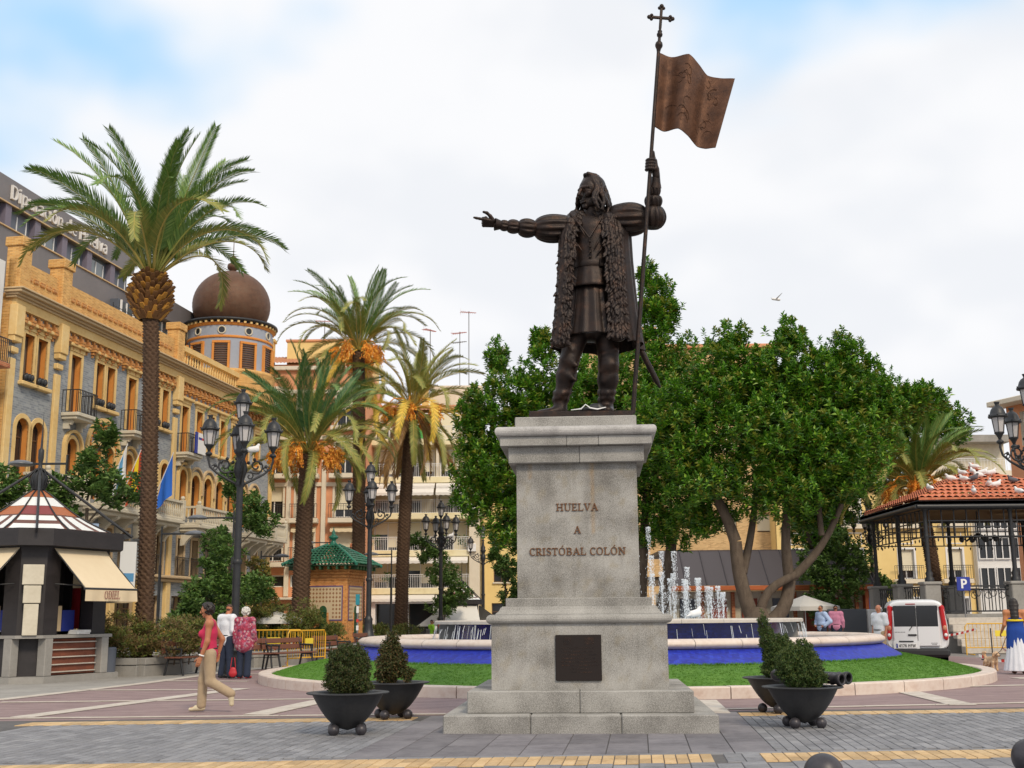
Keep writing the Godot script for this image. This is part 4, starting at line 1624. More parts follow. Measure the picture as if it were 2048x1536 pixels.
# one window: shutters or glazing set back in a hole
func glazing(parent: Node,h: Array,depth: float,kind: String,rm: Material = null) -> void:
	var a: float = h[0]; var b: float = h[1]; var c: float = h[2]; var d: float = h[3]
	var w := part("window",parent)
	if rm != null:
		var rv := MB.new()
		var out := hole_outline(h)
		for k in out.size():
			var p: Vector2 = out[k]
			var q: Vector2 = out[(k + 1) % out.size()]
			rv.quad(Vector3(p.x,p.y,0.004),Vector3(p.x,p.y,-depth),Vector3(q.x,q.y,-depth),Vector3(q.x,q.y,0.004))
		obj("reveal",rv,rm,w)
	var fr := MB.new()
	var t := 0.07
	var z := -depth + 0.02
	fr.bx(a,b,z - 0.05,a + t,d,z)
	fr.bx(c - t,b,z - 0.05,c,d,z)
	fr.bx(a + t,d - t,z - 0.05,c - t,d,z - 0.002)
	fr.bx(a + t,b,z - 0.05,c - t,b + t,z - 0.002)
	fr.bx((a + c) / 2 - 0.04,b + t,z - 0.05,(a + c) / 2 + 0.04,d - t,z - 0.003)
	if kind == "wood" or kind == "glass":
		fr.bx(a + t,lerpf(b,d,0.72),z - 0.05,c - t,lerpf(b,d,0.72) + 0.06,z - 0.004)
	obj("frame",fr,M.wood_frame if kind != "white" else M.white_paint,w)
	var g := MB.new()
	g.bx(a,b,z - 0.06,c,d,z - 0.035)
	obj("pane",g,M.blind if kind == "blind" else M.glass_dark if kind != "sky" else M.glass_sky,w)

func iron_railing(mb: MB,x0: float,x1: float,y0: float,y1: float,z: float,step := 0.13) -> void:
	mb.bx(x0,y1 - 0.04,z - 0.02,x1,y1,z + 0.02)
	mb.bx(x0,y0,z - 0.015,x1,y0 + 0.03,z + 0.015)
	mb.bx(x0,y1 - 0.18,z - 0.01,x1,y1 - 0.16,z + 0.01)
	var n := int((x1 - x0) / step)
	for k in n + 1:
		var x := lerpf(x0,x1,float(k) / n)
		mb.bx(x - 0.012,y0 + 0.03,z - 0.012,x + 0.012,y1 - 0.04,z + 0.012)

func small_balcony(parent: Node,cx: float,y: float,w: float,dep: float) -> Node3D:
	var B := part("balcony",parent)
	var sl := MB.new()
	sl.cbox(Vector3(cx,y - 0.08,dep / 2),Vector3(w,0.16,dep),0.02)
	sl.cbox(Vector3(cx,y - 0.23,dep / 2 - 0.05),Vector3(w - 0.15,0.14,dep - 0.1),0.02)
	for s in [-1,1]:
		sl.box(Vector3(cx + s * w * 0.32,y - 0.5,0.14),Vector3(0.14,0.42,0.28))
		sl.box(Vector3(cx + s * w * 0.32,y - 0.4,0.36),Vector3(0.13,0.22,0.2),Basis(Vector3.RIGHT,0.5))
	obj("slab",sl,M.cream_stone,B)
	var r := MB.new()
	iron_railing(r,cx - w / 2 + 0.05,cx + w / 2 - 0.05,y,y + 1.05,dep - 0.06)
	for s in [-1,1]:
		var x: float = cx + s * (w / 2 - 0.06)
		r.bx(x - 0.02,y + 1.01,0,x + 0.02,y + 1.049,dep - 0.082)
		for k in 5: r.bx(x - 0.012,y,dep * k / 5.0,x + 0.012,y + 1.01,dep * k / 5.0 + 0.024)
	obj("railing",r,M.iron,B)
	return B

func stone_balcony(parent: Node,x0: float,x1: float,y: float,dep: float) -> void:
	# balustraded stone balcony on scrolled brackets
	var B := part("balcony",parent)
	var sl := MB.new()
	sl.cbox(Vector3((x0 + x1) / 2,y - 0.1,dep / 2),Vector3(x1 - x0,0.2,dep),0.03)
	sl.cbox(Vector3((x0 + x1) / 2,y - 0.29,dep / 2 - 0.1),Vector3(x1 - x0 - 0.2,0.18,dep - 0.2),0.03)
	obj("slab",sl,M.cream_stone,B)
	for k in 3:
		var x := lerpf(x0 + 0.35,x1 - 0.35,k / 2.0)
		var br := MB.new()
		var poly := PackedVector2Array([Vector2(0,-0.38),Vector2(dep * 0.85,-0.38),Vector2(dep * 0.8,-0.5),Vector2(dep * 0.55,-0.62),Vector2(dep * 0.3,-0.9),Vector2(dep * 0.2,-1.1),Vector2(0,-1.15)])
		br.t = Transform3D(Basis(Vector3(0,0,1),Vector3.UP,Vector3(-1,0,0)),Vector3(x,y,0))
		br.extrude(poly,-0.12,0.12)
		obj("bracket",br,M.cream_stone,B)
	var rl := MB.new()
	rl.bx(x0 + 0.05,y + 0.88,dep - 0.22,x1 - 0.05,y + 1.0,dep - 0.02)
	rl.bx(x0 + 0.05,y,dep - 0.2,x1 - 0.05,y + 0.1,dep - 0.04)
	for s in [x0 + 0.03,x1 - 0.19]:
		rl.bx(s,y + 0.88,0,s + 0.16,y + 0.998,dep - 0.225)
		rl.bx(s,y,0,s + 0.16,y + 0.098,dep - 0.205)
	obj("handrail",rl,M.cream_stone,B)
	var n := int((x1 - x0) / 0.24)
	for k in n:
		var x := lerpf(x0 + 0.3,x1 - 0.3,k / float(n - 1))
		obj("baluster",baluster(),M.cream_stone,B,mv(Vector3(x,y + 0.1,dep - 0.12)))
	for k in 3:
		for s in [x0 + 0.11,x1 - 0.11]:
			obj("baluster",baluster(),M.cream_stone,B,mv(Vector3(s,y + 0.1,dep * (0.15 + 0.25 * k))))
	for s in [x0 + 0.14,x1 - 0.14]:
		var po := MB.new()
		po.cbox(Vector3(s,y + 0.52,dep - 0.12),Vector3(0.28,1.06,0.28),0.02)
		po.ball(Vector3(s,y + 1.16,dep - 0.12),0.12,10,6)
		obj("pier",po,M.cream_stone,B)

var baluster_mesh: ArrayMesh = null
func baluster() -> ArrayMesh:
	if baluster_mesh == null:
		var b := MB.new()
		b.lathe([[0.06,0.0],[0.05,0.04],[0.035,0.1],[0.065,0.3],[0.06,0.4],[0.035,0.55],[0.045,0.7],[0.06,0.78]],8)
		baluster_mesh = b.mesh()
	return baluster_mesh

func build_left_building() -> void:
	mottled("ochre",[Color(0.6,0.37,0.13),Color(0.74,0.51,0.21),Color(0.8,0.61,0.32)],3.0,0.85,0.006,0.05,0.15,0.08,256,101)
	mottled("orange_paint",[Color(0.6,0.22,0.045),Color(0.74,0.32,0.07)],2.0,0.8,0.006,0.05,0.15,0.05,256,102)
	mottled("cream_stone",[Color(0.52,0.47,0.36),Color(0.7,0.65,0.54)],1.5,0.85,0.01,0.06,0.2,0.1,256,103)
	mottled("buff_trim",[Color(0.5,0.36,0.2),Color(0.62,0.47,0.29)],1.6,0.85,0.01,0.06,0.2,0.1,256,104)
	brickwork("grey_brick",[Color(0.26,0.28,0.3),Color(0.31,0.33,0.345),Color(0.23,0.25,0.28)],Color(0.36,0.37,0.37),0.25,0.1,5)
	brickwork("ochre_brick",[Color(0.62,0.34,0.1),Color(0.7,0.4,0.13),Color(0.55,0.28,0.08)],Color(0.66,0.45,0.22),0.25,0.07,6)
	brickwork("red_brick",[Color(0.42,0.13,0.06),Color(0.5,0.18,0.08),Color(0.36,0.1,0.05)],Color(0.5,0.28,0.15),0.25,0.08,7)
	brickwork("corbel_brick",[Color(0.5,0.22,0.07),Color(0.58,0.28,0.09),Color(0.42,0.17,0.05)],Color(0.62,0.38,0.16),0.25,0.13,17)
	mat("wood_frame",lin(0.1,0.05,0.025),0.6)
	mat("blind",lin(0.16,0.13,0.1),0.8)
	mottled("grey_panel",[Color(0.145,0.135,0.14),Color(0.19,0.175,0.18)],4.0,0.5,0.005,0.05,0.1,0.0,128,105)
	mat("slate_panel",lin(0.1,0.115,0.15),0.5)
	mat("lilac_panel",lin(0.17,0.15,0.2),0.6)
	# facade line
	var A := Vector3(-20.85,0,-48.9)
	var D := Vector3(4.75,0,-28.3)
	var L := D.length()
	var turn := atan2(-D.z,D.x)
	var B := thing("palace_building","grey brick corner palace with ochre window surrounds, stone balconies and domed turret","building",A,turn)
	var H := 15.0
	var X0 := -1.1
	L = 29.0
	var wall := MB.new()
	var holes := []
	# pilasters part the facade
	var pil := [X0,2.42,14.3,L - 0.4]
	var top_pairs := [0.0,6.05,11.95]
	var top_single := [3.8,9.2]
	for x in top_pairs:
		holes.append([x,11.4,x + 0.75,13.5,false,"p"])
		holes.append([x + 1.03,11.4,x + 1.78,13.5,false,"p"])
	for x in top_single: holes.append([x,10.75,x + 0.85,13.4,false,"s"])
	holes.append([15.4,10.45,16.25,13.05,false,"s"])
	for x in [17.3,18.95,20.65,22.4,24.2,26.0]: holes.append([x,10.9,x + 0.82,13.05,false,"f"])
	# second storey: round arches
	for x in [-0.15,1.05]: holes.append([x,7.0,x + 0.95,9.85,true,"a"])
	for x in [3.9,9.25,15.5]: holes.append([x,7.0,x + 0.85,9.55,true,"n"])
	for x in [6.05,7.25]: holes.append([x,7.0,x + 0.95,9.6,true,"a"])
	for x in [11.9,13.2]: holes.append([x,7.0,x + 0.9,9.6,true,"a"])
	for x in [17.0,18.65,20.3,22.0,23.7,25.6]: holes.append([x,7.0,x + 1.1,9.4,true,"a"])
	# first storey
	for x in [0.0,1.3,3.9,6.2,7.6,9.3,11.9,13.1,15.6,17.4,19.2,20.85,22.6,24.4,26.2]: holes.append([x,3.75,x + 0.8,5.75,false,"g"])
	# ground floor shops
	for x in [-0.5,3.0,6.0,9.0,11.8,15.2,18.0,21.0,24.0,26.6]: holes.append([x,0.05,x + 2.1,2.65,false,"d"])
	wall_with_holes(X0,L,-0.05,H,holes,0.3,wall,null)
	obj("brick_wall",wall,M.grey_brick,B)
	# body behind the facade
	var body := MB.new()
	body.bx(X0,-0.05,-14.0,L,H,-0.5)
	obj("building_body",body,M.ochre,B)
	var near := MB.new()
	near.bx(X0 - 0.02,-0.05,-14.0,X0,H,0.0)
	obj("side_wall",near,M.ochre_brick,B)
	for h in holes:
		var kind: String = h[5]
		var tr := MB.new()
		if kind != "d":
			surround(h,0.16 if kind != "a" else 0.2,0.05,tr)
			if kind in ["p","s","f"]:
				tr.cbox(Vector3((h[0] + h[2]) / 2,h[3] + 0.42,0.1),Vector3(h[2] - h[0] + 0.75,0.16,0.24),0.03)
				tr.bx(h[0] - 0.2,h[3] + 0.163,-0.02,h[2] + 0.2,h[3] + 0.34,0.09)
			if kind == "p" or kind == "f":
				tr.cbox(Vector3((h[0] + h[2]) / 2,h[1] - 0.1,0.1),Vector3(h[2] - h[0] + 0.5,0.17,0.3),0.03)
			if kind == "n":
				var hood := [h[0] - 0.28,h[1],h[2] + 0.28,h[3] + 0.28,true]
				surround(hood,0.12,0.16,tr)
		if tr.v.size() > 0: obj("window_surround",tr,M.ochre if kind != "g" else M.buff_trim,B)
		glazing(B,h,0.3,"wood" if kind in ["a","n","d"] else "blind",M.orange_paint if kind != "g" and kind != "d" else M.buff_trim)
	# iron window boxes with plants at the paired windows
	for x in top_pairs:
		for q in [x,x + 1.03]:
			var pb := MB.new()
			pb.bx(q + 0.05,11.42,0.02,q + 0.7,11.45,0.2)
			for k in 6: pb.ball(Vector3(q + 0.1 + 0.11 * k,11.58 + 0.06 * (k % 2),0.1),Vector3(0.09,0.16,0.1),8,5)
			obj("window_box",pb,M.iron,B)
	for x in top_single: small_balcony(B,x + 0.3,10.6,1.75,0.85)
	small_balcony(B,15.6,10.35,1.9,0.85)
	# lattice tympanum over the middle pair
	for x0 in [5.45]:
		var ty := MB.new()
		surround([x0 + 0.2,6.9,x0 + 3.05,10.75,true],0.18,0.12,ty)
		obj("great_arch",ty,M.ochre,B)
		var lat := MB.new()
		var cx: float = x0 + 1.62
		for k in 13:
			for m in 9:
				var px := cx - 1.4 + k * 0.235
				var py := 9.35 + m * 0.2
				if Vector2(px - cx,py - 9.32).length() < 1.38 and (py > 9.8 or absf(absf(px - cx) - 0.6) > 0.5):
					lat.box(Vector3(px,py,0.035),Vector3(0.13,0.13,0.07),Basis(Vector3.BACK,PI / 4))
		obj("brick_lattice",lat,M.orange_paint,B).set_meta("kind","stuff")
	for x in [17.0,18.65,20.3,22.0,23.7,25.6]:
		var ha := MB.new()
		surround([x - 0.25,8.3,x + 1.35,9.75,true],0.12,0.14,ha)
		obj("arch_hood",ha,M.buff_trim,B)
	# stone balconies
	stone_balcony(B,5.2,9.2,6.6,1.2)
	stone_balcony(B,10.3,13.9,6.55,1.2)
	stone_balcony(B,15.7,21.4,6.5,1.2)
	stone_balcony(B,23.0,26.4,6.45,1.2)
	stone_balcony(B,27.1,29.3,6.45,1.2)
	stone_balcony(B,0.6,4.0,6.6,1.2)
	# first-storey railings and the ledge
	for x in [-0.2,3.6,6.1,9.0,11.8,15.3,17.2,20.5,22.4,26.0]:
		var rr := MB.new()
		iron_railing(rr,x,x + 1.6,3.76,4.75,0.12,0.14)
		obj("railing",rr,M.iron,B)
	var led := MB.new()
	led.cbox(Vector3((L + X0) / 2,3.62,0.15),Vector3(L - X0 + 0.4,0.16,0.6),0.04)
	led.cbox(Vector3((L + X0) / 2,3.45,0.08),Vector3(L - X0 + 0.2,0.16,0.36),0.04)
	obj("ledge",led,M.buff_trim,B)
	# ground-floor piers
	for x in [-0.9,2.3,5.35,8.4,11.2,14.3,17.35,20.3,23.3,25.9,28.6]:
		var pg := MB.new()
		pg.cbox(Vector3(x + 0.1,1.66,0.06),Vector3(0.5,3.36,0.3),0.03)
		obj("pier",pg,M.ochre,B)
	# pilasters with corbels under the cornice
	for x in pil:
		var pp := MB.new()
		pp.cbox(Vector3(x + 0.2,7.9,0.07),Vector3(0.42,8.6,0.14),0.02)
		pp.cbox(Vector3(x + 0.2,12.55,0.1),Vector3(0.5,0.25,0.22),0.03)
		pp.cbox(Vector3(x + 0.2,13.0,0.15),Vector3(0.56,0.25,0.32),0.03)
		pp.cbox(Vector3(x + 0.2,13.8,0.18),Vector3(0.62,1.35,0.38),0.03)
		obj("pilaster",pp,M.ochre,B)
	# corbel table: stepped brick points
	var cor := MB.new()
	for s in 6:
		var w: float = [0.12,0.2,0.28,0.28,0.2,0.1][s]
		cor.bx(-w / 2,-0.13 * s,-0.02,w / 2,-0.13 * s + 0.11,[0.12,0.2,0.28,0.26,0.18,0.1][s])
	var cm := cor.mesh()
	for b in 3:
		var xa: float = pil[b] + 0.75
		var xb: float = pil[b + 1] - 0.35
		var n := int((xb - xa) / 0.58)
		for k in n + 1:
			obj("brick_corbel",cm,M.corbel_brick,B,mv(Vector3(lerpf(xa,xb,k / float(n)),14.25,0)))
	var band := MB.new()
	band.bx(X0,14.36,-0.02,L,14.75,0.2)
	obj("frieze",band,M.ochre,B)
	var co := MB.new()
	for q in [[14.75,14.85,0.3],[14.85,14.95,0.42],[14.95,15.07,0.6],[15.07,15.15,0.7]]:
		co.cbox(Vector3((L + X0) / 2,(q[0] + q[1]) / 2,q[2] / 2 - 0.1),Vector3(L - X0 + q[2],q[1] - q[0] - 0.004,q[2] + 0.2),0.015)
	obj("cornice",co,M.buff_trim,B)
	# parapet with piers, recessed dashes and an open balustrade at the far end
	var pa := MB.new()
	pa.bx(X0,15.15,-0.25,14.2,16.5,0.1)
	obj("parapet",pa,M.ochre_brick,B)
	var pb2 := MB.new()
	pb2.bx(14.2,15.15,-0.2,L - 4.2,15.35,0.1)
	pb2.bx(14.2,16.1,-0.22,L - 4.2,16.4,0.12)
	obj("balustrade_rails",pb2,M.ochre,B)
	for k in 28:
		obj("baluster",baluster(),M.ochre,B,mv(Vector3(14.9 + k * 0.34,15.35,-0.05)))
	for k in 28:
		var x := -0.1 + k * 0.5
		if absf(x - 2.6) < 0.55: continue
		var da := MB.new()
		da.cbox(Vector3(x,15.85,0.11),Vector3(0.36,0.2,0.1),0.02)
		obj("brick_panel",da,M.corbel_brick,B)
	for x in [X0 + 0.1,2.3,14.1,L - 4.4]:
		var pi := MB.new()
		pi.cbox(Vector3(x + 0.3,16.1,-0.05),Vector3(0.8,1.9,0.7),0.03)
		obj("parapet_pier",pi,M.ochre_brick,B)
		var pc := MB.new()
		pc.cbox(Vector3(x + 0.3,17.25,-0.05),Vector3(0.95,0.4,0.85),0.03)
		obj("pier_cap",pc,M.ochre_brick,B)
	# domed turret at the far corner
	var T := part("turret",B,Vector3(25.3,-0.45,-1.6))
	T.set_meta("label","round grey turret with bronze dome and porthole windows")
	var base := MB.new()
	base.lathe([[2.9,14.9],[2.9,16.85],[3.0,16.95],[3.0,17.15],[2.7,17.2]],48)
	obj("turret_base",base,M.ochre_brick,T)
	var dr := MB.new()
	dr.lathe([[2.68,17.15],[2.68,20.2]],48)
	mottled("drum_paint",[Color(0.3,0.34,0.42),Color(0.38,0.42,0.5)],3.0,0.85,0.006,0.05,0.15,0.0,128,110)
	obj("drum",dr,M.drum_paint,T)
	var bd := MB.new()
	bd.lathe([[2.69,19.15],[2.75,19.17],[2.75,19.3],[2.69,19.32]],48)
	obj("drum_band",bd,M.orange_paint,T)
	var bd2 := MB.new()
	bd2.lathe([[2.69,19.95],[2.76,20.0],[2.8,20.1],[2.85,20.12]],48)
	obj("drum_band",bd2,M.orange_paint,T)
	var ev := MB.new()
	ev.lathe([[2.6,20.22],[2.95,20.25],[3.02,20.32],[3.0,20.42],[2.2,20.5]],48)
	obj("eaves",ev,M.iron,T)
	var de := MB.new()
	de.box(Vector3(2.82,20.17,0),Vector3(0.2,0.12,0.14))
	var dem := de.mesh()
	for k in 44: obj("dentil",dem,M.ochre,T,Transform3D(Basis(Vector3.UP,TAU * k / 44.0),Vector3.ZERO))
	for k in 10:
		# windows face outward all round the drum
		var W := Transform3D(Basis(Vector3.UP,TAU * (k + 0.33) / 10.0),Vector3.ZERO)
		var sf := MB.new()
		sf.bx(2.6,17.2,-0.56,2.77,18.8,-0.42)
		sf.bx(2.6,17.2,0.42,2.77,18.8,0.56)
		sf.bx(2.6,18.8,-0.56,2.79,18.94,0.56)
		obj("window_frame",sf,M.orange_paint,T,W)
		var sh := MB.new()
		for q in 11: sh.box(Vector3(2.68,17.27 + q * 0.142,0),Vector3(0.07,0.1,0.82),Basis(Vector3.BACK,0.5))
		sh.bx(2.5,17.15,-0.42,2.645,18.8,0.42)
		obj("shutter",sh,M.wood_frame,T,W)
		var po := MB.new()
		po.t = Transform3D(Basis(Vector3(0,0,1),Vector3(1,0,0),Vector3(0,1,0)),Vector3(2.66,19.63,0.0))
		po.lathe([[0.27,0.0],[0.27,0.07],[0.2,0.09],[0.19,0.0]],20)
		obj("porthole",po,M.cream_stone,T,W)
		var pn := MB.new()
		pn.t = po.t
		pn.lathe([[0.2,0.035],[0.0,0.035]],16)
		obj("porthole_pane",pn,M.glass_dark,T,W)
	# dome: rings of small scales
	mottled("dome_copper",[Color(0.06,0.035,0.022),Color(0.14,0.065,0.035),Color(0.12,0.09,0.06)],1.2,0.6,0.008,0.05,0.25,0.2,256,111)
	M.dome_copper.metallic = 0.3
	var dm := MB.new()
	var prof := []
	for i in 45:
		var a := lerpf(-0.62,PI / 2,i / 44.0)
		prof.append([maxf(2.48 * cos(a) + (0.01 if i % 2 == 1 else 0.0),0.0),21.85 + 2.3 * sin(a)])
	dm.lathe(prof,64)
	obj("dome",dm,M.dome_copper,T)
	var fi := MB.new()
	var fy := -1.25
	fi.lathe([[0.3,25.35 + fy],[0.2,25.45 + fy],[0.18,25.5 + fy],[0.34,25.62 + fy],[0.38,25.78 + fy],[0.34,25.94 + fy],[0.12,26.06 + fy],[0.1,26.1 + fy],[0.2,26.18 + fy],[0.24,26.3 + fy],[0.2,26.42 + fy],[0.05,26.5 + fy],[0.03,26.7 + fy],[0.015,28.2 + fy],[0.0,28.25 + fy]],20)
	obj("finial",fi,M.dome_copper,T)
	# the little board on the near balcony and the shop signs
	var sg := MB.new()
	sg.cbox(Vector3(16.0,10.95,0.92),Vector3(1.3,1.15,0.08),0.01)
	var board := obj("sign_board",sg,M.white_paint,B)
	board.set_meta("label","white and blue sign board hung on the iron balcony")
	var bl := mat("sign_blue",lin(0.02,0.04,0.3),0.6)
	var rd := mat("sign_red",lin(0.5,0.03,0.04),0.6)
	var e1 := MB.new()
	e1.bx(15.3,10.36,0.9,15.56,11.53,0.97)
	obj("blue_edge",e1,bl,board)
	var e2 := MB.new()
	e2.bx(15.65,11.15,0.955,16.05,11.28,0.966)
	obj("blue_print",e2,bl,board)
	var e3 := MB.new()
	e3.bx(16.07,11.15,0.955,16.5,11.28,0.966)
	obj("red_print",e3,rd,board)
	var gs := MB.new()
	gs.cbox(Vector3(22.05,2.2,0.3),Vector3(2.0,0.75,0.1),0.01)
	var green := obj("shop_sign",gs,M.black_paint,B)
	var gm := mat("sign_green",lin(0.05,0.6,0.06),0.6)
	var g2 := MB.new()
	var pts := PackedVector2Array()
	for k in 13:
		var a := PI * k / 12.0
		pts.push_back(Vector2(22.05 + cos(a) * 0.5,2.05 + sin(a) * 0.38))
	pts.push_back(Vector2(21.7,2.05))
	pts.push_back(Vector2(21.85,2.2))
	g2.extrude(pts,0.35,0.37)
	obj("emblem",g2,gm,green)
	var rs := MB.new()
	rs.cbox(Vector3(20.6,4.6,0.5),Vector3(0.95,1.45,0.06),0.01)
	var board2 := obj("rent_sign",rs,M.white_paint,B)
	for k in 3:
		var s := MB.new()
		s.bx(20.17,3.97 + k * 0.48,0.53,21.03,4.2 + k * 0.48,0.538)
		obj("red_print",s,rd,board2)
	# white party wall of the next house
	var N := thing("white_house","plain white house wall at the far left edge beside the palace","building",A + Vector3(-7.2,0,0.35),turn)
	var nw := MB.new()
	nw.t = mv(Vector3(-1.2,0,7.06))
	nw.bx(-7.0,0,-12,1.12,16.2,-0.1)
	obj("wall",nw,mottled("white_wall",[Color(0.66,0.66,0.66),Color(0.78,0.78,0.77)],3.0,0.9,0.006,0.05,0.1,0.05,128,112),N)
	var nr := MB.new()
	nr.t = nw.t
	nr.cbox(Vector3(-3,11.6,0.2),Vector3(7.6,0.2,1.0),0.02)
	obj("balcony_slab",nr,M.red_brick,N)
	var nq := MB.new()
	nq.t = nw.t
	iron_railing(nq,-6.8,0.8,11.7,12.7,0.65)
	obj("railing",nq,M.iron,N)
	# grey office block set back behind the palace
	var G := thing("office_block","grey modern office block with raised white lettering behind the palace","building",A,turn)
	var gb := MB.new()
	gb.t = mv(Vector3(0,0,-5.0))
	gb.bx(-8.0,14.0,-9,18.6,20.45,-0.02)
	obj("lower_wall",gb,M.grey_panel,G)
	var gb2 := MB.new()
	gb2.t = gb.t
	gb2.bx(-8.0,21.7,-9,18.6,23.0,0.0)
	obj("sign_band",gb2,M.grey_panel,G)
	var gb3 := MB.new()
	gb3.t = gb.t
	gb3.bx(-8.0,20.45,-9,18.4,21.7,-0.35)
	obj("window_wall",gb3,M.slate_panel,G)
	for q in [20.45,21.66]:
		var tr := MB.new()
		tr.t = gb.t
		tr.bx(-8.05,q,-0.02,19.25,q + 0.06,0.06)
		obj("trim",tr,M.buff_trim,G)
	var x := -7.0
	var k := 0
	while x < 18.0:
		var W := part("window",G,Vector3(0,0,-5.0))
		var col := MB.new()
		col.bx(x - 0.5,20.52,-0.35,x,21.66,-0.04)
		obj("pier",col,M.lilac_panel,W)
		var pn := MB.new()
		pn.bx(x,20.53,-0.34,x + 1.7,21.4 if k % 2 else 21.64,-0.3)
		obj("pane",pn,M.glass_sky if k % 2 == 0 else M.slate_panel,W)
		var fm := MB.new()
		fm.bx(x + 0.83,20.53,-0.3,x + 0.88,21.4,-0.26)
		fm.bx(x,20.53,-0.3,x + 0.05,21.4,-0.26)
		fm.bx(x + 1.65,20.53,-0.3,x + 1.7,21.4,-0.26)
		obj("frame",fm,M.white_paint,W)
		x += 2.6
		k += 1
	# the lower glazed attic towards the dome
	var lo := MB.new()
	lo.t = mv(Vector3(0,0,-4.0))
	lo.bx(18.4,19.6,-4.0,25.5,20.95,0)
	obj("attic_fascia",lo,M.grey_panel,G)
	var lw := MB.new()
	lw.t = lo.t
	lw.bx(16.0,15.2,-4.0,25.3,19.6,-0.5)
	obj("attic_wall",lw,M.slate_panel,G)
	for m in 6:
		var wx := 16.2 + m * 1.5
		var W2 := part("window",G,Vector3(0,0,-4.0))
		var p2 := MB.new()
		p2.bx(wx,16.6,-0.48,wx + 1.3,19.5,-0.44)
		obj("pane",p2,M.glass_sky,W2)
		var f2 := MB.new()
		f2.bx(wx - 0.06,16.5,-0.45,wx + 0.04,19.55,-0.36)
		f2.bx(wx + 0.62,16.6,-0.45,wx + 0.68,19.5,-0.38)
		f2.bx(wx + 0.05,18.2,-0.45,wx + 1.3,18.26,-0.385)
		obj("frame",f2,M.white_paint,W2)
	var rl := MB.new()
	rl.t = mv(Vector3(0,0.3,-2.6))
	for m in 5: rl.bx(12.0,16.6 + m * 0.28,-0.02,23.4,16.63 + m * 0.28,0.01)
	for m in 9: rl.bx(12.0 + m * 1.36,16.4,-0.025,12.04 + m * 1.36,17.9,0.015)
	obj("terrace_railing",rl,M.iron,G)
	var tm := text_mesh("Diputación de Huelva",0.72,0.12,false)
	var wdt := tm.get_aabb().size.x
	var lt := obj("lettering",tm,mat("letter_white",lin(0.72,0.7,0.68),0.6),G,mv(Vector3(10.4,22.3,-4.93)))
	lt.scale = Vector3(9.4 / wdt,1.0,1.0)

# ---------- houses along the far side of the square ----------
func deck(parent: Node,x0: float,x1: float,y: float,dep: float,slab_m: Material,rail_m: Material,solid := 0.0,step := 0.16) -> Node3D:
	var B := part("balcony",parent)
	var sl := MB.new()
	sl.cbox(Vector3((x0 + x1) / 2,y - 0.16 + solid / 2 - 0.0,dep / 2),Vector3(x1 - x0,0.32 + solid,dep),0.02)
	obj("slab",sl,slab_m,B)
	var r := MB.new()
	iron_railing(r,x0 + 0.03,x1 - 0.03,y + solid,y + 1.0 + solid * 0.6,dep - 0.06,step)
	obj("railing",r,rail_m,B)
	return B

func awning(parent: Node,x0: float,x1: float,y: float,drop: float,dep: float,m: Material,val := 0.22,z0 := 0.05) -> void:
	var A := part("awning",parent)
	var mb := MB.new()
	mb.quad(Vector3(x0,y,z0),Vector3(x1,y,z0),Vector3(x1,y - drop,z0 + dep),Vector3(x0,y - drop,z0 + dep))
	mb.quad(Vector3(x0,y - 0.02,z0),Vector3(x0,y - drop - 0.02,z0 + dep),Vector3(x1,y - drop - 0.02,z0 + dep),Vector3(x1,y - 0.02,z0))
	obj("canopy",mb,m,A)
	var va := MB.new()
	var n := maxi(2,int((x1 - x0) / 0.35))
	for k in n:
		var a := lerpf(x0,x1,k / float(n))
		var b := lerpf(x0,x1,(k + 1) / float(n))
		var z := z0 + dep + 0.004
		var q := y - drop
		va.quad(Vector3(a,q,z),Vector3(b,q,z),Vector3(b,q - val * 0.8,z),Vector3(a,q - val * 0.8,z))
		va.flat(Vector3(a,q - val * 0.8,z),Vector3(b,q - val * 0.8,z),Vector3((a + b) / 2,q - val,z))
	obj("valance",va,m,A)

func antenna(label: String,p: Vector3,h: float,arms: int,turn: float) -> void:
	var A := thing("roof_antenna",label,"antenna",p,turn,"television aerials on the roofs")
	var m := MB.new()
	m.tube([Vector3(0,-0.3,0),Vector3(0,h,0)],0.035,6)
	obj("mast",m,M.antenna_grey,A)
	for k in arms:
		var y := h - 0.1 - k * 0.75
		var b := MB.new()
		b.bx(-0.7,y - 0.02,-0.02,0.6,y + 0.02,0.02)
		for j in 8: b.bx(-0.65 + j * 0.16,y - 0.02,-0.3 + 0.02 * j,-0.63 + j * 0.16,y + 0.015,0.3 - 0.02 * j)
		for j in 5: b.bx(-0.7,y - 0.25 + j * 0.12,-0.02,-0.67,y - 0.23 + j * 0.12,0.02)
		obj("yagi",b,M.antenna_grey if k else M.antenna_red,A)

func tile_roof(parent: Node,x0: float,x1: float,y0: float,z0: float,y1: float,z1: float,m: Material) -> void:
	# a pitched slope of curved tiles: rows of ribs
	var mb := MB.new()
	var n := int((x1 - x0) / 0.25)
	var grid := []
	for i in 8:
		var t := i / 7.0
		var row := PackedVector3Array()
		for j in n * 4 + 1:
			var u := j / 4.0
			row.push_back(Vector3(lerpf(x0,x1,j / float(n * 4)),lerpf(y0,y1,t) + 0.06 * absf(sin(u * PI)) - 0.03 * fmod(t * 7.0,1.0),lerpf(z0,z1,t)))
		grid.append(row)
	mb.surf(grid)
	var o := obj("roof_tiles",mb,m,parent)
	o.set_meta("kind","stuff")

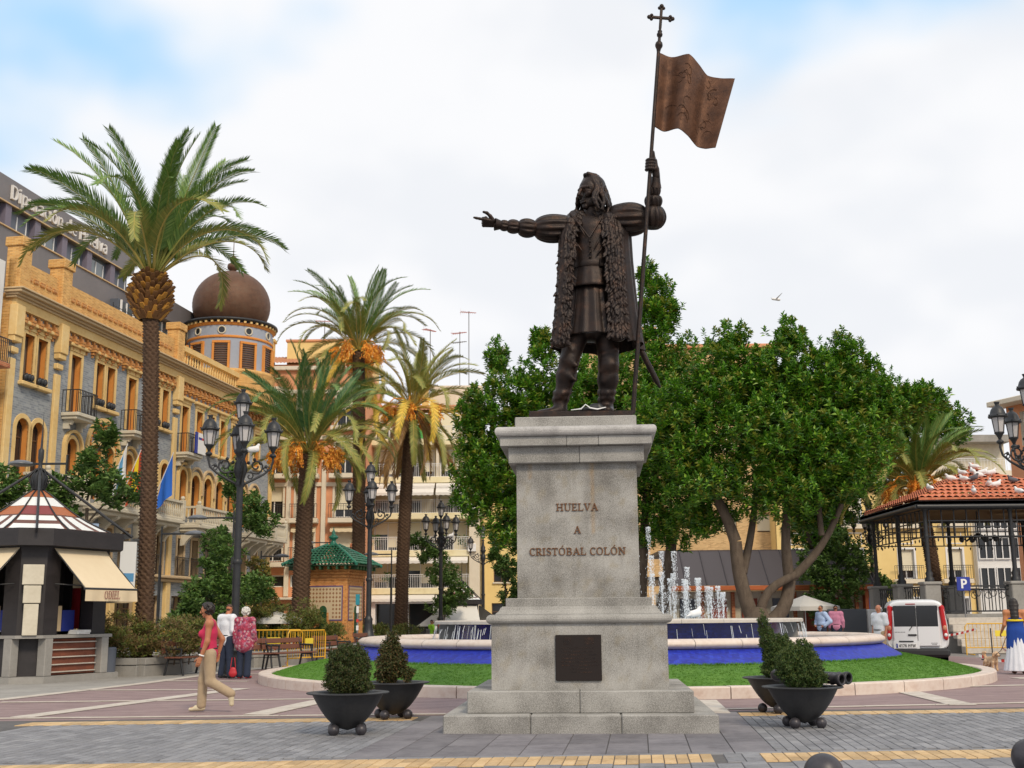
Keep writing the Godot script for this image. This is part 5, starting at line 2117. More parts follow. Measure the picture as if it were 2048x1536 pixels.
func build_back_buildings() -> void:
	mottled("salmon",[Color(0.6,0.26,0.13),Color(0.74,0.35,0.19)],4.0,0.85,0.005,0.05,0.12,0.0,128,120)
	mottled("pale_pink",[Color(0.62,0.38,0.27),Color(0.72,0.47,0.35)],4.0,0.85,0.005,0.05,0.12,0.0,128,121)
	mottled("cream_wall",[Color(0.68,0.58,0.34),Color(0.8,0.72,0.46),Color(0.82,0.76,0.56)],3.5,0.85,0.006,0.04,0.12,0.0,256,122)
	mottled("pale_trim",[Color(0.66,0.58,0.45),Color(0.76,0.69,0.57)],3.0,0.85,0.006,0.05,0.12,0.0,128,123)
	mottled("yellow_wall",[Color(0.66,0.46,0.16),Color(0.76,0.56,0.23)],4.5,0.85,0.005,0.05,0.1,0.0,128,124)
	mottled("pale_yellow_wall",[Color(0.76,0.55,0.22),Color(0.84,0.64,0.28)],4.5,0.85,0.005,0.05,0.1,0.0,128,125)
	mottled("roof_tile",[Color(0.3,0.12,0.06),Color(0.46,0.2,0.1),Color(0.5,0.3,0.18)],1.5,0.9,0.02,0.1,0.3,0.0,128,126)
	brickwork("tan_brick",[Color(0.58,0.38,0.18),Color(0.64,0.43,0.21),Color(0.52,0.33,0.15)],Color(0.62,0.46,0.27),0.25,0.08,8)
	mat("roller_blind",lin(0.74,0.68,0.52),0.8)
	mat("canvas_white",lin(0.72,0.7,0.66),0.85)
	mat("canvas_cream",lin(0.74,0.62,0.42),0.85)
	mat("awning_blue",lin(0.02,0.05,0.3),0.7)
	mat("antenna_grey",lin(0.2,0.2,0.21),0.6)
	mat("antenna_red",lin(0.45,0.12,0.08),0.6)
	mat("rail_white",lin(0.7,0.7,0.7),0.5)
	# --- salmon house ---
	var P := thing("salmon_house","salmon-pink apartment house with dark iron balconies behind the palms","building",Vector3(-18.4,0,-82))
	var W := 8.0
	var body := MB.new()
	body.bx(0,-0.05,-10,W,19.2,-0.4)
	obj("building_body",body,M.salmon,P)
	var floors := [5.2,8.2,11.3,14.7]
	var bays := [1.7,3.9,6.6]
	var holes := []
	for f in floors:
		for b in bays: holes.append([b - 0.65,f + 0.1,b + 0.65,f + 2.25,false,"w"])
	for b in bays: holes.append([b - 0.9,3.55,b + 0.9,4.35,false,"k"])
	for b in bays: holes.append([b - 0.95,0.05,b + 0.95,2.4,false,"d"])
	var wl := MB.new()
	wall_with_holes(0,W,0,19.2,holes,0.35,wl,null)
	obj("front_wall",wl,M.salmon,P)
	for h in holes:
		if h[5] == "w":
			var tr := MB.new()
			surround(h,0.14,0.05,tr)
			obj("window_surround",tr,M.pale_trim,P)
			glazing(P,h,0.35,"white",M.pale_trim)
			var bl := MB.new()
			bl.bx(h[0] + 0.04,lerpf(h[1],h[3],rng.randf_range(0.25,0.6)),-0.29,h[2] - 0.04,h[3] - 0.02,-0.25)
			obj("roller_blind",bl,M.roller_blind,P)
		else: glazing(P,h,0.35,"white" if h[5] == "k" else "blind",M.pale_trim)
	for i in 4:
		var f: float = floors[i]
		for b in bays:
			deck(P,b - 0.98,b + 0.98,f,0.8 if i < 3 else 0.55,M.pale_trim,M.iron)
			if i == 1: awning(P,b - 0.85,b + 0.85,f - 0.55,0.22,0.5,M.canvas_cream,0.2,0.06)
	for b in [2.75,5.2,7.75]:
		var pp := MB.new()
		pp.cbox(Vector3(b,7.6,0.1),Vector3(0.32,9.4,0.2),0.02)
		obj("pilaster",pp,M.pale_trim,P)
	for f in [11.3,5.2]:
		var rb := MB.new()
		rb.cbox(Vector3(7.65,f + 0.3,0.35),Vector3(0.95,1.9,0.7),0.02)
		obj("corner_box",rb,M.red_brick,P)
	var lg := MB.new()
	lg.cbox(Vector3(W / 2,2.75,0.4),Vector3(W,0.16,0.8),0.02)
	obj("shop_ledge",lg,M.pale_trim,P)
	for q in [[10.6,0.1],[13.9,0.12],[17.2,0.16],[18.9,0.25]]:
		var cr := MB.new()
		cr.cbox(Vector3(W / 2,q[0],q[1] / 2),Vector3(W + q[1],0.28,q[1] + 0.1),0.02)
		obj("string_course",cr,M.pale_trim,P)
	# curved pediments near the top
	for b in [1.7,6.6]:
		var pd := MB.new()
		var g := []
		for r in [[1.5,0.0],[1.5,0.16],[1.3,0.16],[1.3,0.0]]:
			var row := PackedVector3Array()
			for k in 13:
				var t := lerpf(0.6,PI - 0.6,k / 12.0)
				row.push_back(Vector3(b - r[0] * cos(t),16.1 + r[0] * sin(t),r[1]))
			g.append(row)
		pd.surf(g,false,true)
		obj("pediment",pd,M.pale_trim,P)
	tile_roof(P,-0.3,W * 0.62,19.25,0.3,20.5,-3.5,M.roof_tile)
	var pent := MB.new()
	pent.bx(1.9,19.2,-9,7.9,21.4,-2.2)
	obj("penthouse",pent,M.pale_yellow_wall,P)
	var pcap := MB.new()
	pcap.bx(1.8,21.4,-9.1,8.0,21.55,-2.1)
	obj("penthouse_cap",pcap,M.salmon,P)
	var ch := MB.new()
	ch.bx(0.35,19.2,-1.6,1.15,21.1,-0.9)
	ch.bx(0.25,21.1,-1.7,1.25,21.3,-0.8)
	obj("chimney",ch,M.yellow_wall,P)
	# --- cream balcony house ---
	var C := thing("cream_apartment_house","cream apartment block with long white-railed balconies and awnings","building",Vector3(-10.6,0,-86))
	W = 7.4
	var cb := MB.new()
	cb.bx(0,-0.05,-10,W + 0.9,15.4,-1.35)
	obj("building_body",cb,M.cream_wall,C)
	var side := MB.new()
	side.bx(W,-0.05,-1.4,W + 0.75,16.4,0.05)
	obj("end_wall",side,M.pale_trim,C)
	var side2 := MB.new()
	side2.bx(-0.15,-0.05,-1.4,0.12,15.4,0.05)
	obj("end_wall",side2,M.pale_trim,C)
	var fl := [3.5,6.2,8.9,11.55,14.35]
	for i in 5:
		var f: float = fl[i]
		var dk := deck(C,0.12,W,f,0.0,M.cream_wall,M.rail_white) if false else part("balcony",C)
		var sl := MB.new()
		sl.cbox(Vector3(W / 2 + 0.05,f - 0.22,-0.62),Vector3(W - 0.15,0.44,1.5),0.02)
		obj("slab",sl,M.cream_wall,dk)
		var r := MB.new()
		iron_railing(r,0.15,W - 0.05,f,f + 0.98,0.06,0.13)
		obj("railing",r,M.rail_white,dk)
		for k in 3:
			var x0 := 0.35 + k * 2.42
			var h := [x0,f,x0 + 2.0,f + 2.1,false]
			var WN := part("window",C,Vector3(0,0,-1.32))
			var fr := MB.new()
			for q in 3: fr.bx(x0 + q * 0.97,f,0,x0 + q * 0.97 + 0.07,f + 2.1,0.06)
			fr.bx(x0,f + 2.1,0,x0 + 2.01,f + 2.17,0.06)
			obj("frame",fr,M.white_paint,WN)
			var pn := MB.new()
			pn.bx(x0 + 0.02,f,-0.01,x0 + 1.98,f + 2.1,0.025)
			obj("pane",pn,M.glass_dark,WN)
			var bl := MB.new()
			bl.bx(x0 + 0.08,f + rng.randf_range(0.0,1.3),0.026,x0 + 0.96,f + 2.08,0.045)
			obj("roller_blind",bl,M.roller_blind,WN)
			if rng.randf() < 0.75:
				var bl2 := MB.new()
				bl2.bx(x0 + 1.05,f + rng.randf_range(0.0,1.0),0.026,x0 + 1.93,f + 2.08,0.045)
				obj("roller_blind",bl2,M.roller_blind,WN)
		for x in [2.5,4.95]:
			var pr := MB.new()
			pr.bx(x,f,-1.3,x + 0.2,f + 2.3,-0.2)
			obj("divider",pr,M.pale_trim,C)
		if i in [0,1,3]:
			for k in 3:
				var full: bool = i == 2 or (i == 3 and k > 0)
				awning(C,0.2 + k * 2.4,2.5 + k * 2.4,f - 0.46,0.32 if i < 3 else 0.25,0.55,M.canvas_white,0.2,0.02)
		if i == 2:
			pass
	awning(C,2.75,4.85,11.05,0.75,1.0,M.canvas_white,0.22,0.02)
	awning(C,5.0,7.2,11.05,0.75,1.0,M.canvas_white,0.22,0.02)
	awning(C,0.3,2.4,11.05,0.75,1.0,M.canvas_white,0.22,0.02)
	# potted plants and air units on the balconies
	var grn := mat("pot_plant",lin(0.06,0.14,0.03),0.8)
	var spg := sprig(14,0.16,0.05,44,1.5)
	for q in [[0.5,6.25],[3.3,6.3],[5.6,6.25],[6.9,6.2],[1.4,3.6]]:
		var sp := []
		for k in 18: sp.append(Transform3D(rand_basis(rng,1.0),Vector3(q[0] + rng.randf_range(-0.3,0.3),q[1] + 0.55 + rng.randf_range(-0.2,0.45),-0.1 + rng.randf_range(-0.15,0.1))))
		leaf_cloud(sp,spg,grn,"pot_plant",C)
	for q in [[7.6,8.95],[7.6,6.0]]:
		var ac := MB.new()
		ac.cbox(Vector3(q[0],q[1] + 0.35,0.2),Vector3(0.6,0.55,0.3),0.02)
		obj("air_conditioner",ac,M.white_paint,C)
	var gcloth := MB.new()
	gcloth.bx(2.9,14.4,0.1,4.3,15.3,0.115)
	var gt := obj("green_cloth",gcloth,mat("green_cloth",lin(0.1,0.5,0.12),0.8),C)
	gt.set_meta("label","bright green cloth hung on the top balcony railing")
	# recessed top floor with tiled edge
	var tp := MB.new()
	tp.bx(0,15.4,-10,W + 0.7,17.0,-2.4)
	obj("top_floor",tp,M.yellow_wall,C)
	tile_roof(C,-0.2,W + 0.8,16.75,-1.2,17.6,-4.0,M.roof_tile)
	var ws := MB.new()
	ws.bx(4.3,17.0,-10,W + 0.9,19.2,-4.2)
	obj("roof_room",ws,M.pale_trim,C)
	var vn := MB.new()
	vn.bx(3.6,17.2,-4.2,4.1,20.2,-3.6)
	obj("chimney",vn,M.yellow_wall,C)
	# shop front
	var sf := MB.new()
	sf.cbox(Vector3(W / 2 + 0.3,2.55,-0.2),Vector3(W + 0.8,0.3,1.0),0.02)
	obj("shop_fascia",sf,M.white_paint,C)
	for k in 4:
		var x := 0.1 + k * 2.35
		var pi := MB.new()
		pi.bx(x,-0.05,-0.9,x + 0.55,2.4,0.1)
		obj("pier",pi,M.white_paint,C)
	for k in 3:
		var x := 0.65 + k * 2.35
		var pn := MB.new()
		pn.bx(x,-0.05,-1.34,x + 1.8,2.4,-1.2)
		obj("shop_window",pn,M.glass_dark,C)
	antenna("tall thin roof aerial above the cream block, nearest the fig trees",Vector3(-3.4,19.0,-91),6.4,1,0.3)
	antenna("roof aerial with stacked combs above the cream block",Vector3(-4.1,19.0,-90.5),4.6,2,-0.4)
	antenna("short roof aerial between the palm crowns",Vector3(-6.4,18.5,-90),5.2,1,0.8)
	antenna("roof aerial above the salmon house",Vector3(-14.4,21.4,-88),2.6,1,0.2)
	# --- yellow house beside it ---
	var Y := thing("yellow_house","plain yellow house with dark square windows left of the pedestal","building",Vector3(-2.3,0,-87))
	var yw := MB.new()
	holes = []
	for f in [3.9,6.9,9.9]:
		for x in [0.85,3.4,6.0]: holes.append([x,f,x + 1.15,f + 1.2,false])
	holes.append([0.7,0.1,3.2,2.4,false])
	wall_with_holes(0,8.0,-0.05,13.0,holes,0.25,yw,null)
	obj("front_wall",yw,M.pale_yellow_wall,Y)
	var yb := MB.new()
	yb.bx(0,-0.05,-10,8.0,13.0,-0.3)
	obj("building_body",yb,M.pale_yellow_wall,Y)
	for h in holes:
		glazing(Y,h,0.25,"glass",M.pale_trim)
		var si := MB.new()
		si.cbox(Vector3((h[0] + h[2]) / 2,h[1] - 0.05,0.05),Vector3(1.3,0.1,0.2),0.01)
		obj("sill",si,M.pale_trim,Y)
	var yc := MB.new()
	yc.cbox(Vector3(4,13.1,0.1),Vector3(8.2,0.25,0.5),0.03)
	obj("cornice",yc,M.pale_trim,Y)
	# --- tan brick block behind the fig trees ---
	var T := thing("tan_brick_block","tan brick apartment block seen through the big trees","building",Vector3(5.8,0,-90))
	var tw := MB.new()
	holes = []
	for f in [3.6,7.6,10.7,13.8,16.9]:
		for x in [1.6,4.2,7.6,8.95 + 1.2,12.8]: holes.append([x,f,x + 1.1,f + (1.35 if f > 4 else 0.7),false])
	wall_with_holes(0,14.8,-0.05,22.0,holes,0.25,tw,null)
	obj("front_wall",tw,M.tan_brick,T)
	var tb := MB.new()
	tb.bx(0,-0.05,-10,14.8,22.0,-0.3)
	obj("building_body",tb,M.tan_brick,T)
	for h in holes:
		glazing(T,h,0.25,"blind",M.tan_brick)
		if h[1] > 4:
			var bl := MB.new()
			bl.bx(h[0] + 0.02,h[1] + 0.1,-0.2,h[2] - 0.02,h[3],-0.16)
			obj("roller_blind",bl,M.roller_blind,T)
	var tc := MB.new()
	tc.cbox(Vector3(7.4,22.1,0.1),Vector3(15.2,0.3,0.6),0.03)
	obj("cornice",tc,M.salmon,T)
	var tst := MB.new()
	tst.bx(4.0,22.0,-5,6.0,24.5,-3)
	obj("chimney",tst,M.tan_brick,T)
	# --- cafe pavilion with standing-seam roof behind the fountain ---
	var K := thing("cafe_pavilion","low cafe pavilion with grey metal roof and orange fascia behind the fountain","pavilion",Vector3(7.6,0,-58))
	var kb := MB.new()
	kb.bx(0,-0.05,-6,9.4,2.55,-0.15)
	obj("wall",kb,M.cream_stone,K)
	var kf := MB.new()
	kf.cbox(Vector3(4.7,2.68,0.25),Vector3(10.0,0.22,1.2),0.02)
	obj("fascia",kf,mat("fascia_orange",lin(0.5,0.13,0.04),0.6),K)
	mat("roof_metal",lin(0.085,0.075,0.085),0.5,0.2)
	for k in 10:
		var x := -0.3 + k * 1.0
		var rp := MB.new()
		var pts := [Vector3(x,2.8,0.85),Vector3(x,4.55,-1.2),Vector3(x + 0.97,4.55,-1.2),Vector3(x + 0.97,2.8,0.85)]
		rp.quad(pts[0],pts[1],pts[2],pts[3])
		rp.tube([pts[3] + Vector3(0.01,0.03,0),pts[2] + Vector3(0.01,0.03,0)],0.03,5)
		obj("roof_panel",rp,M.roof_metal,K)
	var rt := MB.new()
	rt.bx(-0.3,4.4,-6,9.7,4.6,-1.2)
	obj("roof_top",rt,M.roof_metal,K)
	var door := mat("door_red",lin(0.28,0.05,0.025),0.6)
	for k in 6:
		var x := 0.5 + k * 1.5
		var dp := MB.new()
		dp.cbox(Vector3(x + 0.35,1.1,-0.1),Vector3(0.75,2.2,0.14),0.01)
		obj("shutter_door",dp,door if k % 3 else M.slate_panel,K)
		var cp := MB.new()
		cp.cbox(Vector3(x + 1.05,1.25,-0.08),Vector3(0.16,2.5,0.2),0.01)
		obj("post",cp,M.red_brick,K)
	var ez := MB.new()
	ez.bx(9.38,0,-6,9.55,2.6,0.3)
	obj("end_post",ez,M.fascia_orange,K)

func build_right_buildings() -> void:
	var Y := thing("pale_yellow_house","long pale yellow house with tall white-framed windows behind the bandstand","building",Vector3(19.6,0,-88))
	var W := 14.5
	var holes := []
	for x in [1.0,5.2,9.0,12.6]:
		holes.append([x,3.95,x + 1.1,6.1,false,"w"])
		holes.append([x,8.0,x + 1.1,9.9,false,"w"])
		holes.append([x - 0.1,0.1,x + 1.3,2.5,false,"d"])
	var wl := MB.new()
	wall_with_holes(0,W,-0.05,10.6,holes,0.3,wl,null)
	obj("front_wall",wl,M.pale_yellow_wall,Y)
	var bd := MB.new()
	bd.bx(0,-0.05,-10,W,10.6,-0.35)
	obj("building_body",bd,M.pale_yellow_wall,Y)
	for h in holes:
		var tr := MB.new()
		surround(h,0.14,0.04,tr)
		obj("window_surround",tr,M.white_paint,Y)
		glazing(Y,h,0.3,"white",M.white_paint)
		if h[5] == "w":
			var bl := MB.new()
			bl.bx(h[0] + 0.02,h[1] + 0.6,-0.25,h[2] - 0.02,h[3],-0.2)
			obj("roller_blind",bl,M.roller_blind,Y)
			deck(Y,h[0] - 0.55,h[2] + 0.55,h[1] - 0.05,0.5,M.pale_trim,M.iron)
			if h[1] < 5:
				var fp := MB.new()
				surround([h[0] + 0.05,6.55,h[2] - 0.05,7.3,false],0.07,0.035,fp)
				fp.bx(h[0] - 0.02,6.48,-0.05,h[2] + 0.02,6.55,0.035)
				obj("wall_panel",fp,M.white_paint,Y)
	var led := MB.new()
	led.cbox(Vector3(W / 2,3.3,0.12),Vector3(W + 0.2,0.22,0.45),0.02)
	obj("ledge",led,M.pale_trim,Y)
	var co := MB.new()
	co.cbox(Vector3(W / 2,10.7,0.12),Vector3(W + 0.3,0.3,0.6),0.03)
	obj("cornice",co,M.pale_trim,Y)
	var ra := MB.new()
	iron_railing(ra,3.0,11.0,10.86,11.7,-0.5,0.3)
	obj("roof_railing",ra,M.rail_white,Y)
	# beige house with a roof terrace above it
	var G := thing("beige_roof_house","beige house with a raised roof terrace rising above the bandstand","building",Vector3(32.4,0,-92))
	var gb := MB.new()
	gb.bx(0,-0.05,-8,7.0,12.4,0)
	obj("wall",gb,M.pale_trim,G)
	var gt := MB.new()
	gt.bx(1.6,12.4,-8,7.0,15.2,-1.5)
	obj("roof_room",gt,M.cream_stone,G)
	var gt2 := MB.new()
	gt2.bx(1.6,14.7,-1.6,7.0,15.25,0.0)
	obj("terrace_roof",gt2,M.concrete,G)
	var gr := MB.new()
	iron_railing(gr,0.2,6.8,12.4,13.4,-0.1,0.25)
	obj("railing",gr,M.rail_white,G)
	antenna("roof aerial above the beige house, left of two",Vector3(32.0,12.4,-93),4.6,1,0.4)
	antenna("roof aerial above the beige house, nearer the orange house",Vector3(34.6,15.2,-93),3.0,1,-0.2)
	# white house with wide windows
	var H := thing("white_window_house","white house with rows of wide glazed windows right of the bandstand","building",Vector3(34.2,0,-87.4))
	H.scale = Vector3.ONE * 1.095
	var hb := MB.new()
	hb.bx(0,-0.05,-0.5,3.4,10.4,-0.12)
	obj("wall",hb,M.white_wall,H)
	for f in [2.9,4.9,6.9,8.7]:
		for x in [0.15,1.25,2.35]:
			var WN := part("window",H)
			var fr := MB.new()
			surround([x,f,x + 0.9,f + 1.35,false],0.06,0.02,fr)
			fr.bx(x + 0.42,f,-0.05,x + 0.48,f + 1.35,0.018)
			fr.bx(x - 0.06,f - 0.06,-0.05,x + 0.96,f,0.022)
			obj("frame",fr,M.white_paint,WN)
			var pn := MB.new()
			pn.bx(x,f,-0.13,x + 0.9,f + 1.35,-0.08)
			obj("pane",pn,M.glass_dark,WN)
	# orange house that closes the right edge, seen at a slant
	var a := deg_to_rad(-68)
	var O := thing("orange_house","tall orange house with red balconies at the right edge","building",Vector3(29.2,0,-68.5),a)
	var wo := MB.new()
	holes = []
	for f in [2.8,5.5,8.2,10.9]:
		for x in [1.0,3.2,6.2,9.0]: holes.append([x,f,x + 1.3,f + 2.0,false])
	wall_with_holes(0,26,-0.05,13.4,holes,0.3,wo,null)
	obj("front_wall",wo,M.salmon,O)
	var ob := MB.new()
	ob.bx(0,-0.05,-9,26,13.4,-0.35)
	obj("building_body",ob,M.salmon,O)
	for h in holes: glazing(O,h,0.3,"white",M.pale_trim)
	for f in [2.8,5.5,8.2,10.9]:
		deck(O,5.8,8.2,f,1.1,M.red_brick,M.iron,0.35)
		deck(O,8.7,11.0,f,1.1,M.red_brick,M.iron,0.35)
	# strip of glazed stair windows
	for k in 11:
		var WN := part("stair_window",O)
		var fr := MB.new()
		surround([4.6,1.5 + k * 1.05,5.3,2.4 + k * 1.05,false],0.05,0.04,fr)
		fr.bx(4.92,1.5 + k * 1.05,-0.02,4.98,2.4 + k * 1.05,0.04)
		obj("frame",fr,M.white_paint,WN)
		var pn := MB.new()
		pn.bx(4.6,1.5 + k * 1.05,0.005,5.3,2.4 + k * 1.05,0.02)
		obj("pane",pn,M.slate_panel,WN)
	var oc := MB.new()
	oc.cbox(Vector3(13,13.5,0.3),Vector3(27,0.3,1.4),0.03)
	obj("eaves",oc,M.pale_trim,O)

# ---------- small brick kiosk with a green tile roof ----------
func build_green_kiosk() -> void:
	mottled("green_tile",[Color(0.012,0.09,0.045),Color(0.025,0.15,0.08),Color(0.06,0.23,0.16)],0.9,0.3,0.03,0.12,0.3,0.0,128,130)
	brickwork("kiosk_brick",[Color(0.62,0.25,0.07),Color(0.7,0.3,0.08),Color(0.54,0.2,0.05)],Color(0.6,0.36,0.16),0.22,0.07,12)
	mat("tile_cream",lin(0.6,0.47,0.3),0.45)
	mat("tile_brown",lin(0.3,0.14,0.06),0.4)
	mat("tile_violet",lin(0.12,0.08,0.2),0.4)
	mat("shutter_green",lin(0.02,0.08,0.03),0.5)
	var K := thing("brick_kiosk","orange brick kiosk with green glazed tile roof and patterned tile panels","kiosk",Vector3(-8.1,0,-53.3),deg_to_rad(-12))
	K.scale = Vector3(0.73,0.87,0.73)
	var b := MB.new()
	b.cbox(Vector3(0,2.0,0),Vector3(2.95,4.0,2.95),0.04)
	obj("wall",b,M.kiosk_brick,K)
	for i in 5:
		var c := MB.new()
		var w := 3.0 + i * 0.13
		c.cbox(Vector3(0,3.55 + i * 0.15,0),Vector3(w,0.14,w),0.02)
		obj("corbel_course",c,M.kiosk_brick,K)
	for s in 4:
		var F := part("tile_panel",K,Vector3.ZERO,PI / 2 * s)
		var fr := MB.new()
		fr.bx(-1.18,1.55,1.47,1.18,3.2,1.5)
		obj("field",fr,M.tile_cream,F)
		var bd := MB.new()
		bd.bx(-1.22,3.17,1.48,1.22,3.23,1.515)
		bd.bx(-1.22,1.5,1.48,-1.16,3.17,1.515)
		bd.bx(1.16,1.5,1.48,1.22,3.17,1.515)
		bd.bx(-1.16,1.5,1.48,-0.42,1.56,1.515)
		bd.bx(0.42,1.5,1.48,1.16,1.56,1.515)
		surround([-0.38,0.4,0.38,2.3,true],0.06,0.05,bd)
		var bm := obj("border",bd,M.tile_violet,F)
		var ar := MB.new()
		ar.t = mv(Vector3(0,0,1.48))
		ar.bx(-0.36,0.4,0,0.36,1.9,0.035)
		ar.lathe([[0.0,0.0],[0.0,0.01]],4)
		obj("niche",ar,M.kiosk_brick,F)
		var dia := MB.new()
		for i in 11:
			for j in 8:
				var x := -1.05 + i * 0.21
				var y := 1.68 + j * 0.195
				if absf(x) < 0.5 and y < 2.45: continue
				dia.box(Vector3(x,y,1.502),Vector3(0.1,0.1,0.012),Basis(Vector3.BACK,PI / 4))
		obj("tile_diamonds",dia,M.tile_brown,F).set_meta("kind","stuff")
		var wo := MB.new()
		for k in 16: wo.box(Vector3(0,0.65 + k * 0.085,1.52),Vector3(0.44,0.06,0.04),Basis(Vector3.RIGHT,0.5))
		obj("louvre",wo,M.shutter_green,F)
		var wp := MB.new()
		wp.bx(-0.24,0.55,1.49,0.24,2.0,1.518)
		obj("shutter",wp,M.shutter_green,F)
		var wa := MB.new()
		var pts := PackedVector2Array()
		for k in 13: pts.push_back(Vector2(cos(PI * k / 12.0) * 0.24,2.0 + sin(PI * k / 12.0) * 0.24))
		wa.extrude(pts,1.49,1.52)
		obj("arch_top",wa,M.shutter_green,F)
	# eaves brackets
	for s in 4:
		for k in 7:
			var e := MB.new()
			e.box(Vector3(-1.6 + k * 0.533,4.12,1.95),Vector3(0.12,0.2,0.5))
			obj("eaves_bracket",e,M.shutter_green,K,Transform3D(Basis(Vector3.UP,PI / 2 * s),Vector3.ZERO))
	# pyramid roof: courses of glazed tiles
	var under := MB.new()
	under.bx(-2.25,4.2,-2.25,2.25,4.26,2.25)
	obj("eaves_board",under,M.shutter_green,K)
	for s in 4:
		var R := part("roof_slope",K,Vector3.ZERO,PI / 2 * s)
		for i in 8:
			var t := i / 8.0
			var w0 := lerpf(2.3,0.25,t)
			var y0 := lerpf(4.25,5.3,pow(t,0.92))
			var w1 := lerpf(2.3,0.25,(i + 1) / 8.0)
			var y1 := lerpf(4.25,5.3,pow((i + 1) / 8.0,0.92))
			var n := maxi(1,int(w0 * 2 / 0.24))
			var c := MB.new()
			for k in n:
				var xa := lerpf(-w0,w0,k / float(n))
				var xb := lerpf(-w0,w0,(k + 1) / float(n))
				var xc := lerpf(-w1,w1,k / float(n))
				var xd := lerpf(-w1,w1,(k + 1) / float(n))
				var g := []
				for row in 2:
					var rr := PackedVector3Array()
					for q in 5:
						var u := q / 4.0
						var x := lerpf(xa,xb,u) if row == 0 else lerpf(xc,xd,u)
						var z := (w0 + 0.06) if row == 0 else w1
						var y := (y0 - 0.02) if row == 0 else y1
						rr.push_back(Vector3(x,y + 0.07 * sin(u * PI) + (0.05 if row == 0 else 0.0),z))
					g.append(rr)
				c.surf(g)
			obj("tile_course",c,M.green_tile,R)
		var hip := MB.new()
		hip.tube([Vector3(2.36,4.27,2.36),Vector3(1.3,4.86,1.3),Vector3(0.25,5.35,0.25)],0.09,8)
		obj("hip_tiles",hip,mat("green_glaze",lin(0.03,0.2,0.14),0.25) if not M.has("green_glaze") else M.green_glaze,R)
	var fi := MB.new()
	fi.lathe([[0.36,5.22],[0.26,5.35],[0.16,5.5],[0.14,5.6],[0.28,5.68],[0.3,5.76],[0.18,5.84],[0.1,5.9],[0.13,5.98],[0.05,6.1],[0.0,6.3]],16)
	obj("finial",fi,M.green_glaze,K)

